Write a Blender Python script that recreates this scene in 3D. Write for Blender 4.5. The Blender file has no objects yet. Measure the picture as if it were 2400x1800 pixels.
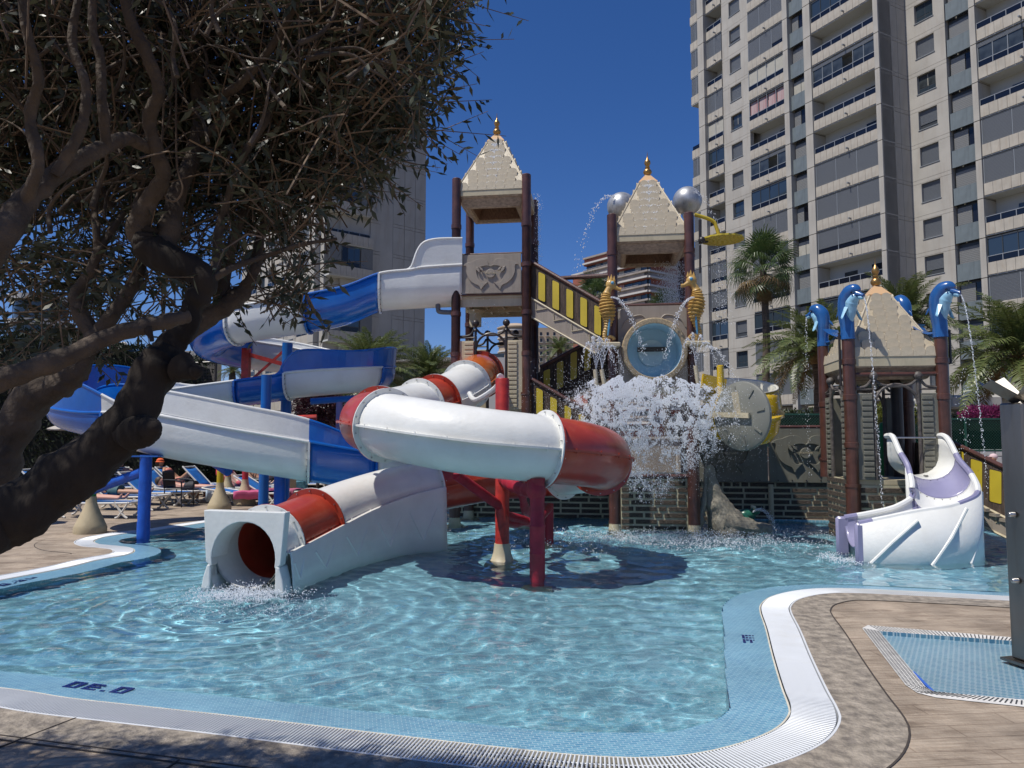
import bpy, bmesh, math, random
import numpy as np
from mathutils import Vector, Matrix, noise
R = math.radians
rnd = random.Random(7)
S = bpy.context.scene
C = S.collection

# ---------------------------------------------------------------- camera
F = 1715.0; TH = R(4.3); CH = 1.7
cth, sth = math.cos(TH), math.sin(TH)
cam = bpy.data.cameras.new('camera')
cam.lens = 36.0 * F / 2400.0
cam.sensor_width = 36.0
cam.clip_end = 3000
cam.clip_start = 0.05
camo = bpy.data.objects.new('camera', cam)
camo.location = (0, 0, CH)
camo.rotation_euler = (R(90) + TH, 0, 0)
C.objects.link(camo)
S.camera = camo

# ---------------------------------------------------------------- sky and sun
SUN = Vector((-0.42, -0.20, 0.885)).normalized()
w = bpy.data.worlds.new("World"); S.world = w; w.use_nodes = True
nt = w.node_tree
sky = nt.nodes.new('ShaderNodeTexSky')
sky.sky_type = 'NISHITA'; sky.sun_disc = False
sky.sun_elevation = math.asin(SUN.z)
sky.sun_rotation = math.atan2(SUN.x, SUN.y)
sky.altitude = 900; sky.air_density = 1.0; sky.dust_density = 0.25; sky.ozone_density = 4.5
hs = nt.nodes.new('ShaderNodeHueSaturation')
hs.inputs['Saturation'].default_value = 1.22; hs.inputs['Value'].default_value = 1.0
nt.links.new(sky.outputs[0], hs.inputs['Color'])
tint = nt.nodes.new('ShaderNodeMix'); tint.data_type = 'RGBA'; tint.blend_type = 'MULTIPLY'; tint.inputs['Factor'].default_value = 1.0
tint.inputs['B'].default_value = (0.98, 0.93, 1.16, 1)
nt.links.new(hs.outputs[0], tint.inputs['A']); nt.links.new(tint.outputs['Result'], nt.nodes['Background'].inputs[0])
nt.nodes['Background'].inputs[1].default_value = 0.066
sl = bpy.data.lights.new('sun', 'SUN')
sl.energy = 3.6; sl.angle = R(0.55); sl.color = (1.0, 0.955, 0.88)
sl.cycles.is_caustics_light = True
so = bpy.data.objects.new('sun', sl)
so.rotation_euler = SUN.to_track_quat('Z', 'Y').to_euler()
so.location = (-20, -5, 40)
C.objects.link(so)
S.view_settings.view_transform = 'Standard'
S.view_settings.look = 'None'
S.view_settings.exposure = 0.38
S.view_settings.gamma = 1.0
S.cycles.use_denoising = True
S.cycles.max_bounces = 10
S.cycles.transparent_max_bounces = 12
S.cycles.sample_clamp_indirect = 6.0
S.cycles.caustics_reflective = False

# ---------------------------------------------------------------- pixel to place (photo pixels, 2400 x 1800)
def ray(x, y):
    a = (x - 1200) / F; b = (900 - y) / F
    return Vector((a, cth - b * sth, sth + b * cth))
def P(x, y, Y):
    r = ray(x, y); k = Y / r.y
    return Vector((r.x * k, Y, CH + r.z * k))
def G(x, y, z=0.0):
    r = ray(x, y); k = (z - CH) / r.z
    return Vector((r.x * k, r.y * k, z))

# ---------------------------------------------------------------- materials
MATS = {}
def mat(name, col, rough=0.6, metal=0.0, var=0.0, vscale=3.0, bump=0.0, bscale=20.0, col2=None, coat=0.0,
        stretch=(1, 1, 1), trans=0.0, alpha=1.0, spec=0.5, stain=0.0, sscale=1.2, staincol=None, stainstretch=(1, 1, 1), det=4):
    if name in MATS: return MATS[name]
    m = bpy.data.materials.new(name); m.use_nodes = True
    n = m.node_tree.nodes; L = m.node_tree.links
    b = n['Principled BSDF']
    b.inputs['Base Color'].default_value = (*col, 1)
    b.inputs['Roughness'].default_value = rough
    b.inputs['Metallic'].default_value = metal
    b.inputs['Coat Weight'].default_value = coat
    b.inputs['Coat Roughness'].default_value = 0.08
    b.inputs['Transmission Weight'].default_value = trans
    b.inputs['Specular IOR Level'].default_value = spec
    tc = n.new('ShaderNodeTexCoord'); mp = n.new('ShaderNodeMapping')
    mp.inputs['Scale'].default_value = stretch
    L.new(tc.outputs['Object'], mp.inputs['Vector'])
    cur = None
    if var > 0 or col2:
        nz = n.new('ShaderNodeTexNoise'); nz.inputs['Scale'].default_value = vscale; nz.inputs['Detail'].default_value = det
        L.new(mp.outputs[0], nz.inputs['Vector'])
        mr = n.new('ShaderNodeMapRange'); mr.inputs['From Min'].default_value = 0.3; mr.inputs['From Max'].default_value = 0.7
        L.new(nz.outputs['Fac'], mr.inputs['Value'])
        mx = n.new('ShaderNodeMix'); mx.data_type = 'RGBA'
        c2 = col2 if col2 else tuple(c * (1 - var) for c in col)
        c1 = col if col2 else tuple(min(1, c * (1 + var * 0.6)) for c in col)
        mx.inputs['A'].default_value = (*c1, 1); mx.inputs['B'].default_value = (*c2, 1)
        L.new(mr.outputs[0], mx.inputs['Factor']); cur = mx.outputs['Result']
    if stain > 0:
        mp2 = n.new('ShaderNodeMapping'); mp2.inputs['Scale'].default_value = stainstretch
        L.new(tc.outputs['Object'], mp2.inputs['Vector'])
        nz2 = n.new('ShaderNodeTexNoise'); nz2.inputs['Scale'].default_value = sscale; nz2.inputs['Detail'].default_value = 6
        nz2.inputs['Roughness'].default_value = 0.65
        L.new(mp2.outputs[0], nz2.inputs['Vector'])
        mr2 = n.new('ShaderNodeMapRange'); mr2.inputs['From Min'].default_value = 0.5; mr2.inputs['From Max'].default_value = 0.72
        mr2.inputs['To Max'].default_value = stain
        L.new(nz2.outputs['Fac'], mr2.inputs['Value'])
        mx2 = n.new('ShaderNodeMix'); mx2.data_type = 'RGBA'
        if cur: L.new(cur, mx2.inputs['A'])
        else: mx2.inputs['A'].default_value = (*col, 1)
        sc = staincol if staincol else tuple(c * 0.45 for c in col)
        mx2.inputs['B'].default_value = (*sc, 1)
        L.new(mr2.outputs[0], mx2.inputs['Factor']); cur = mx2.outputs['Result']
    if cur: L.new(cur, b.inputs['Base Color'])
    if bump > 0:
        nb = n.new('ShaderNodeTexNoise'); nb.inputs['Scale'].default_value = bscale; nb.inputs['Detail'].default_value = 6
        L.new(mp.outputs[0], nb.inputs['Vector'])
        bp = n.new('ShaderNodeBump'); bp.inputs['Strength'].default_value = min(1, bump); bp.inputs['Distance'].default_value = 0.02 if bscale > 5 else 0.06
        L.new(nb.outputs['Fac'], bp.inputs['Height']); L.new(bp.outputs[0], b.inputs['Normal'])
    MATS[name] = m
    return m

# ---------------------------------------------------------------- mesh builder
ORG = {}
class MB:
    def __init__(s): s.v = []; s.f = []; s.m = []
    def add(s, vs, fs, mi=0):
        o = len(s.v); s.v += [tuple(v) for v in vs]
        s.f += [tuple(i + o for i in f) for f in fs]; s.m += [mi] * len(fs)
        return s
    def box(s, c, d, rz=0.0, M=None, mi=0, bev=0.0):
        hx, hy, hz = d[0] / 2, d[1] / 2, d[2] / 2
        if M is None: M = Matrix.Rotation(rz, 3, 'Z')
        c = Vector(c)
        if bev <= 0:
            vs = [c + M @ Vector((x, y, z)) for z in (-hz, hz) for x, y in ((-hx, -hy), (hx, -hy), (hx, hy), (-hx, hy))]
            return s.add(vs, [(3, 2, 1, 0), (4, 5, 6, 7), (0, 1, 5, 4), (1, 2, 6, 5), (2, 3, 7, 6), (3, 0, 4, 7)], mi)
        bv = min(bev, hx * .9, hy * .9, hz * .9)
        rings = []
        for z, i in ((-hz, bv), (-hz + bv, 0), (hz - bv, 0), (hz, bv)):
            X, Y = hx - i, hy - i
            rings.append([(-X + (bv if i == 0 else 0), -Y), (X - (bv if i == 0 else 0), -Y), (X, -Y + (bv if i == 0 else 0)), (X, Y - (bv if i == 0 else 0)),
                          (X - (bv if i == 0 else 0), Y), (-X + (bv if i == 0 else 0), Y), (-X, Y - (bv if i == 0 else 0)), (-X, -Y + (bv if i == 0 else 0))])
            if i: rings[-1] = [(-X + .001, -Y), (X - .001, -Y), (X, -Y + .001), (X, Y - .001), (X - .001, Y), (-X + .001, Y), (-X, Y - .001), (-X, -Y + .001)]
            rings[-1] = [c + M @ Vector((a, b, z)) for a, b in rings[-1]]
        vs = [p for r in rings for p in r]; fs = []
        for k in range(3):
            for i in range(8):
                j = (i + 1) % 8; fs.append((k * 8 + i, k * 8 + j, k * 8 + 8 + j, k * 8 + 8 + i))
        fs.append(tuple(range(7, -1, -1))); fs.append(tuple(range(24, 32)))
        return s.add(vs, fs, mi)
    def bar(s, a, b, wd, h, up=(0, 0, 1), mi=0):
        a, b = Vector(a), Vector(b); d = (b - a); L = d.length; d.normalize()
        u = Vector(up)
        if abs(d.dot(u)) > 0.95: u = Vector((1, 0, 0))
        x = d.cross(u).normalized(); z = x.cross(d).normalized()
        M = Matrix((x, d, z)).transposed()
        return s.box((a + b) / 2, (wd, L, h), M=M, mi=mi)
    def tube(s, pts, rad, seg=10, cap=True, mi=0, sx=1.0):
        pts = [Vector(p) for p in pts]; n = len(pts)
        if not hasattr(rad, '__len__'): rad = [rad] * n
        o = len(s.v); pu = None; vs = []
        for i, p in enumerate(pts):
            t = (pts[min(i + 1, n - 1)] - pts[max(i - 1, 0)]).normalized()
            if pu is None:
                pu = t.orthogonal().normalized() if abs(t.z) > 0.9 else t.cross(Vector((0, 0, 1))).normalized()
            u = (pu - t * pu.dot(t)).normalized(); pu = u; v = t.cross(u)
            for k in range(seg):
                a = 2 * math.pi * k / seg
                vs.append(p + (u * math.cos(a) * sx + v * math.sin(a)) * rad[i])
        fs = []
        for i in range(n - 1):
            for k in range(seg):
                j = (k + 1) % seg; fs.append((i * seg + k, i * seg + j, (i + 1) * seg + j, (i + 1) * seg + k))
        if cap:
            fs.append(tuple(range(seg - 1, -1, -1))); fs.append(tuple((n - 1) * seg + k for k in range(seg)))
        return s.add(vs, fs, mi)
    def lathe(s, prof, c, seg=20, mi=0, M=None, cap=True):
        c = Vector(c); M = M or Matrix.Identity(3); vs = []
        for r, z in prof:
            for k in range(seg):
                a = 2 * math.pi * k / seg; vs.append(c + M @ Vector((r * math.cos(a), r * math.sin(a), z)))
        fs = []
        for i in range(len(prof) - 1):
            for k in range(seg):
                j = (k + 1) % seg; fs.append((i * seg + k, i * seg + j, (i + 1) * seg + j, (i + 1) * seg + k))
        if cap:
            fs.append(tuple(range(seg - 1, -1, -1))); fs.append(tuple((len(prof) - 1) * seg + k for k in range(seg)))
        return s.add(vs, fs, mi)
    def ball(s, c, r, seg=16, rings=10, sc=(1, 1, 1), mi=0, M=None):
        c = Vector(c); M = M or Matrix.Identity(3)
        prof = []; vs = [];
        for i in range(rings + 1):
            t = math.pi * i / rings; z = -math.cos(t); q = max(math.sin(t), 1e-3)
            for k in range(seg):
                a = 2 * math.pi * k / seg; vs.append(c + M @ Vector((q * math.cos(a) * r * sc[0], q * math.sin(a) * r * sc[1], z * r * sc[2])))
        fs = []
        for i in range(rings):
            for k in range(seg):
                j = (k + 1) % seg; fs.append((i * seg + k, i * seg + j, (i + 1) * seg + j, (i + 1) * seg + k))
        return s.add(vs, fs, mi)
    def prism(s, poly, e0, e1, M=None, mi=0):
        # poly in (a,b); extruded along third axis e0..e1 ; M maps (a,b,e)->world Vector
        n = len(poly); M = M or (lambda a, b, e: Vector((a, b, e)))
        vs = [M(a, b, e0) for a, b in poly] + [M(a, b, e1) for a, b in poly]
        fs = [tuple(range(n - 1, -1, -1)), tuple(range(n, 2 * n))]
        for i in range(n):
            j = (i + 1) % n; fs.append((i, j, n + j, n + i))
        return s.add(vs, fs, mi)
    def build(s, name, mats, parent=None, smooth=False, solid=0.0, bevel=0.0, sub=0, autos=None):
        me = bpy.data.meshes.new(name)
        org = ORG.get(parent.name, Vector((0, 0, 0))) if parent else Vector((0, 0, 0))
        me.from_pydata([(x - org[0], y - org[1], z - org[2]) for x, y, z in s.v], [], s.f)
        if not isinstance(mats, (list, tuple)): mats = [mats]
        for m_ in mats: me.materials.append(m_)
        if len(mats) > 1: me.polygons.foreach_set('material_index', s.m)
        if smooth: me.polygons.foreach_set('use_smooth', [True] * len(s.f))
        me.update()
        o = bpy.data.objects.new(name, me); C.objects.link(o)
        if parent: o.parent = parent
        ORG[o.name] = org
        if smooth:
            bm = bmesh.new(); bm.from_mesh(me); bmesh.ops.recalc_face_normals(bm, faces=bm.faces)
            ang = R(38) if autos is None else R(autos)
            for e in bm.edges:
                if len(e.link_faces) == 2 and e.calc_face_angle(0) > ang: e.smooth = False
            bm.to_mesh(me); bm.free()
        else:
            bm = bmesh.new(); bm.from_mesh(me); bmesh.ops.recalc_face_normals(bm, faces=bm.faces); bm.to_mesh(me); bm.free()
        if solid:
            md = o.modifiers.new('solid', 'SOLIDIFY'); md.thickness = abs(solid); md.offset = 0
        if bevel:
            md = o.modifiers.new('bevel', 'BEVEL'); md.width = bevel; md.segments = 2; md.limit_method = 'ANGLE'
        return o
def thing(name, label, cat, loc, group=None, rz=0.0):
    o = bpy.data.objects.new(name, None); C.objects.link(o); o.location = loc; o.rotation_euler = (0, 0, rz)
    o.empty_display_size = 0.2
    o['label'] = label; o['category'] = cat
    if group: o['group'] = group
    ORG[o.name] = Vector(loc)
    return o
def tag(o, label, cat, group=None):
    o['label'] = label; o['category'] = cat
    if group: o['group'] = group
    return o
def kind(o, k): o['kind'] = k; return o
def share(src, name, loc, rot, parent, scale=None, label=None):
    """a copy of a piece (shared mesh); loc in world, parent's frame is unrotated"""
    o = src.copy(); C.objects.link(o); o.name = name
    org = ORG.get(parent.name, Vector((0, 0, 0))) if parent else Vector((0, 0, 0))
    o.parent = parent
    o.location = Vector(loc) - org
    if isinstance(rot, Matrix): o.rotation_euler = rot.to_euler()
    else: o.rotation_euler = rot
    if scale is not None: o.scale = scale if hasattr(scale, '__len__') else (scale,) * 3
    return o
def copy_tree(o, loc, rz, label=None, group=None):
    r = o.copy(); C.objects.link(r); r.location = loc; r.rotation_euler = (0, 0, rz)
    if label: r['label'] = label
    if group: r['group'] = group
    for ch in list(o.children):
        c = ch.copy(); C.objects.link(c); c.parent = r
        for g in ch.children:
            d = g.copy(); C.objects.link(d); d.parent = c
    return r
def catmull(pts, n=8, closed=False):
    pts = [Vector(p) for p in pts]; out = []; N = len(pts)
    rng = range(N if closed else N - 1)
    for i in rng:
        if closed: p0, p1, p2, p3 = pts[i - 1], pts[i], pts[(i + 1) % N], pts[(i + 2) % N]
        else: p0, p1, p2, p3 = pts[max(i - 1, 0)], pts[i], pts[i + 1], pts[min(i + 2, N - 1)]
        for k in range(n):
            t = k / n; t2 = t * t; t3 = t2 * t
            out.append(0.5 * ((2 * p1) + (-p0 + p2) * t + (2 * p0 - 5 * p1 + 4 * p2 - p3) * t2 + (-p0 + 3 * p1 - 3 * p2 + p3) * t3))
    if not closed: out.append(pts[-1])
    return out
def resample(pts, step):
    out = [pts[0]]; acc = 0.0
    for a, b in zip(pts, pts[1:]):
        L = (b - a).length
        while acc + L >= step and L > 1e-9:
            t = (step - acc) / L; a = a.lerp(b, t); out.append(a.copy()); L = (b - a).length; acc = 0.0
        acc += L
    return out
# ================================================================ POOL, DECK
WATER = -0.03; FLOOR = -0.48
m_deck = mat('deck_concrete', (0.46, 0.375, 0.285), 0.8, var=0.35, vscale=2.2, bump=0.5, bscale=30, stain=0.85, sscale=1.9, staincol=(0.15, 0.105, 0.07), stainstretch=(1, 2.6, 1), det=8)
def deck_nodes(m):
    n = m.node_tree.nodes; L = m.node_tree.links; b = n['Principled BSDF']
    base = b.inputs['Base Color'].links[0].from_socket
    tc = n.new('ShaderNodeTexCoord'); mp = n.new('ShaderNodeMapping'); mp.inputs['Rotation'].default_value = (0, 0, R(-5))
    L.new(tc.outputs['Object'], mp.inputs['Vector'])
    # wood grain of the stamped surface
    mg = n.new('ShaderNodeMapping'); mg.inputs['Scale'].default_value = (2.2, 26, 1); L.new(mp.outputs[0], mg.inputs['Vector'])
    ng = n.new('ShaderNodeTexNoise'); ng.inputs['Scale'].default_value = 1.6; ng.inputs['Detail'].default_value = 7; ng.inputs['Roughness'].default_value = 0.7
    L.new(mg.outputs[0], ng.inputs['Vector'])
    mr = n.new('ShaderNodeMapRange'); mr.inputs['From Min'].default_value = 0.36; mr.inputs['From Max'].default_value = 0.62
    L.new(ng.outputs['Fac'], mr.inputs['Value'])
    mx = n.new('ShaderNodeMix'); mx.data_type = 'RGBA'; mx.blend_type = 'MULTIPLY'; mx.inputs['Factor'].default_value = 0.5
    cr = n.new('ShaderNodeMix'); cr.data_type = 'RGBA'; cr.inputs['A'].default_value = (0.42, 0.36, 0.30, 1); cr.inputs['B'].default_value = (1, 1, 1, 1)
    L.new(mr.outputs[0], cr.inputs['Factor']); L.new(base, mx.inputs['A']); L.new(cr.outputs['Result'], mx.inputs['B'])
    # plank joints
    bk = n.new('ShaderNodeTexBrick'); bk.inputs['Scale'].default_value = 1.0
    bk.inputs['Brick Width'].default_value = 0.85; bk.inputs['Row Height'].default_value = 0.17; bk.inputs['Mortar Size'].default_value = 0.006
    bk.inputs['Color1'].default_value = (1, 1, 1, 1); bk.inputs['Color2'].default_value = (0.84, 0.82, 0.8, 1); bk.inputs['Mortar'].default_value = (0.45, 0.4, 0.36, 1)
    L.new(mp.outputs[0], bk.inputs['Vector'])
    mx2 = n.new('ShaderNodeMix'); mx2.data_type = 'RGBA'; mx2.blend_type = 'MULTIPLY'; mx2.inputs['Factor'].default_value = 0.55
    L.new(mx.outputs['Result'], mx2.inputs['A']); L.new(bk.outputs['Color'], mx2.inputs['B'])
    L.new(mx2.outputs['Result'], b.inputs['Base Color'])
    bp = n.new('ShaderNodeBump'); bp.inputs['Strength'].default_value = 0.5; bp.inputs['Distance'].default_value = 0.012
    L.new(mr.outputs[0], bp.inputs['Height'])
    old = b.inputs['Normal'].links[0].from_socket; L.new(old, bp.inputs['Normal']); L.new(bp.outputs[0], b.inputs['Normal'])
deck_nodes(m_deck)
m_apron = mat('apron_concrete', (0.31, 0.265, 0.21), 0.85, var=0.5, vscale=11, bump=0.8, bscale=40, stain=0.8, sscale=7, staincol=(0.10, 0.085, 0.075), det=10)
m_white = mat('white_plastic', (0.66, 0.68, 0.69), 0.42, var=0.06, vscale=4, stain=0.25, sscale=3, staincol=(0.5, 0.47, 0.38))
m_kerb = mat('pale_kerb', (0.62, 0.58, 0.47), 0.6, var=0.2, vscale=8)
m_groove = mat('dark_joint', (0.05, 0.04, 0.033), 0.9)
m_channel = mat('wet_channel', (0.05, 0.055, 0.06), 0.4)

def tile_mat(name, c1, c2, grout, bw, rh, mortar, wavy=False):
    m = bpy.data.materials.new(name); m.use_nodes = True; n = m.node_tree.nodes; L = m.node_tree.links; b = n['Principled BSDF']
    tc = n.new('ShaderNodeTexCoord'); mp = n.new('ShaderNodeMapping'); mp.inputs['Rotation'].default_value = (0, 0, R(-12))
    L.new(tc.outputs['Object'], mp.inputs['Vector'])
    bk = n.new('ShaderNodeTexBrick'); bk.offset = 0.5; bk.inputs['Scale'].default_value = 1
    bk.inputs['Brick Width'].default_value = bw; bk.inputs['Row Height'].default_value = rh; bk.inputs['Mortar Size'].default_value = mortar
    bk.inputs['Color1'].default_value = (*c1, 1); bk.inputs['Color2'].default_value = (*c2, 1); bk.inputs['Mortar'].default_value = (*grout, 1)
    L.new(mp.outputs[0], bk.inputs['Vector'])
    nz = n.new('ShaderNodeTexNoise'); nz.inputs['Scale'].default_value = 1.1; nz.inputs['Detail'].default_value = 3; L.new(mp.outputs[0], nz.inputs['Vector'])
    mr = n.new('ShaderNodeMapRange'); mr.inputs['From Min'].default_value = 0.3; mr.inputs['From Max'].default_value = 0.7; mr.inputs['To Min'].default_value = 0.86; mr.inputs['To Max'].default_value = 1.1
    L.new(nz.outputs['Fac'], mr.inputs['Value'])
    hs_ = n.new('ShaderNodeHueSaturation'); L.new(bk.outputs['Color'], hs_.inputs['Color']); L.new(mr.outputs[0], hs_.inputs['Value'])
    L.new(hs_.outputs[0], b.inputs['Base Color']); b.inputs['Roughness'].default_value = 0.3
    return m
m_ptile = tile_mat('pool_mosaic', (0.24, 0.52, 0.61), (0.18, 0.44, 0.55), (0.46, 0.66, 0.72), 0.058, 0.029, 0.0022)
m_ptile_w = tile_mat('edge_mosaic', (0.15, 0.34, 0.45), (0.09, 0.25, 0.38), (0.38, 0.52, 0.58), 0.05, 0.026, 0.002)

# water-side edge of the overflow channel, traced on the ground plane
near = [(-700, 1560), (-350, 1578), (0, 1609), (163, 1633), (325, 1651), (600, 1681), (925, 1720), (1200, 1751), (1381, 1768), (1525, 1772), (1634, 1762), (1742, 1736),
        (1815, 1705), (1846, 1673), (1845, 1650), (1829, 1606), (1808, 1534), (1793, 1472), (1780, 1432), (1783, 1414), (1804, 1398), (1842, 1387), (1890, 1380),
        (1953, 1377.5), (2080, 1381.6), (2371, 1396.5), (2800, 1418), (3300, 1440)]
left = [(-700, 1462), (-350, 1425), (0, 1360), (152, 1331), (230, 1312), (292, 1301), (316, 1292), (308, 1283), (271, 1278), (236, 1275), (222, 1268), (239, 1260), (271, 1254), (310, 1248),
        (352, 1245), (485, 1224), (640, 1203)]
nearW = catmull([G(*p) for p in near], 10)
leftW = catmull([G(*p) for p in left], 10)
back = [Vector((-4.2, 17.3, 0)), Vector((-1.6, 17.2, 0)), Vector((12.5, 14.3, 0)), Vector((17, 13.4, 0))]
def offs(path, d):
    out = []; n = len(path)
    for i in range(n):
        t = (path[min(i + 1, n - 1)] - path[max(i - 1, 0)]).normalized()
        out.append(path[i] + Vector((t.y, -t.x, 0)) * d)
    return out
def arclen(path, step): return resample(path, step)
nearW = arclen(nearW, 0.06); leftW = arclen(leftW, 0.06)
# near edge runs left to right with the deck on its right hand side (towards the camera)
# far left edge runs left to right with the deck on its left hand side
GW = 0.30
def strip(a, b, za, zb, name, m, uvlen=True, smooth=True):
    k = len(a); vs = [(p.x, p.y, za) for p in a] + [(p.x, p.y, zb) for p in b]
    fs = [(i, i + 1, k + i + 1, k + i) for i in range(k - 1)]
    return MB().add(vs, fs).build(name, m, smooth=False)
def overflow(path, side, wtag):
    outer = offs(path, side * GW); inner = offs(path, -side * 0.36)
    return outer, inner
nearO, nearI = overflow(nearW, 1, 'near'); leftO, leftI = overflow(leftW, -1, 'left')
def declutter(path, ref, dmin):
    """drop offset points that fell closer to the source edge than they should (inner bends)"""
    out = []
    for p in path:
        if min((p - q).length for q in ref[::3]) > dmin: out.append(p)
    return out
nearI = declutter(nearI, nearW, 0.33); leftI = declutter(leftI, leftW, 0.33)

# ground sheet with a hole for the pool
poolhole = [Vector(p) for p in nearO] + [back[3], back[2], back[1], back[0]] + list(reversed(leftO))
# foot pool rim corners
fp_out = [G(2021, 1473), G(2034, 1466), G(2400, 1497), G(2560, 1512), G(2620, 1680), G(2400, 1658), G(2194, 1636), G(2150, 1625), G(2122, 1606)]
fp_in = [G(2061, 1480), G(2400, 1505), G(2530, 1515), G(2580, 1662), G(2400, 1641), G(2190, 1622), G(2170, 1612)]
from mathutils.geometry import tessellate_polygon
big = [Vector((-900, -60, 0)), Vector((900, -60, 0)), Vector((900, 1500, 0)), Vector((-900, 1500, 0))]
def tess(loops, z, name, m):
    tris = tessellate_polygon(loops); flat = [p for l in loops for p in l]
    mb = MB().add([(p.x, p.y, z) for p in flat], [t for t in tris])
    return mb.build(name, m)
mid = [Vector((-26, -8, 0)), Vector((26, -8, 0)), Vector((26, 30, 0)), Vector((-26, 30, 0))]
m_far = mat('far_ground', (0.16, 0.14, 0.11), 0.9, var=0.4, vscale=0.2)
kind(tess([big, mid], -0.01, 'ground', m_far), 'structure')
deck = kind(tess([mid, poolhole, fp_out], 0.0, 'pool_deck', m_deck), 'structure')
# darker apron strip along the near channel, 4 mm above the deck
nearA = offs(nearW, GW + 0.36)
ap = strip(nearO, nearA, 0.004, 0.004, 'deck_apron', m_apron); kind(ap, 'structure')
jn = MB()
for a, b in ((nearA, 0.012),):
    bb = offs(nearW, GW + 0.36 + b)
    k = len(a); jn.add([(p.x, p.y, 0.006) for p in a] + [(p.x, p.y, 0.006) for p in bb], [(i, i + 1, k + i + 1, k + i) for i in range(k - 1)])
la = offs(leftW, -(GW + 0.55)); la = declutter(la, leftW, GW + 0.5); lb = [p + Vector((0, 0.02, 0)) for p in la]
k = len(la); jn.add([(p.x, p.y, 0.003) for p in la] + [(p.x, p.y, 0.003) for p in lb], [(i, i + 1, k + i + 1, k + i) for i in range(k - 1)])
for (x0, y0, x1, y1) in ((178, 1684, -20, 1760), (-20, 1722, 640, 1808), (420, 1783, 380, 1810)):
    a, b = G(x0, y0), G(x1, y1); jn.bar(a + Vector((0, 0, .004)), b + Vector((0, 0, .004)), 0.010, 0.006)
kind(jn.build('deck_joint', m_groove), 'structure')

# pool basin
basin_loop = nearI + [back[3], back[2], back[1], back[0]] + list(reversed(leftI))
floor = tess([[Vector((-14, 2.5, 0)), Vector((17, 2.5, 0)), Vector((17, 19, 0)), Vector((-14, 19, 0))]], FLOOR, 'pool_floor', m_ptile)
kind(floor, 'structure')
def wallstrip(path, z0, z1, name, m, parent=None):
    k = len(path); return kind(MB().add([(p.x, p.y, z0) for p in path] + [(p.x, p.y, z1) for p in path], [(i, i + 1, k + i + 1, k + i) for i in range(k - 1)]).build(name, m), 'structure')
pw = [wallstrip(nearI, FLOOR, -0.034, 'pool_wall', m_ptile), wallstrip(leftI, FLOOR, -0.034, 'pool_wall', m_ptile),
      wallstrip([back[0], back[1], back[2], back[3]], FLOOR, 0.0, 'pool_wall', m_ptile)]
def shelf(edge, inn, name):
    # ribbon between edge and inner lip; built by tessellating the closed outline, with height by nearest edge
    loop = [p for p in edge] + list(reversed(inn))
    tris = tessellate_polygon([loop]); ne = len(edge)
    vs = [(p.x, p.y, -0.007 if i < ne else -0.034) for i, p in enumerate(loop)]
    return kind(MB().add(vs, tris).build(name, m_ptile_w), 'structure')
sh1 = shelf(nearW, nearI, 'pool_step'); sh2 = shelf(leftW, leftI, 'pool_step')
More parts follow.
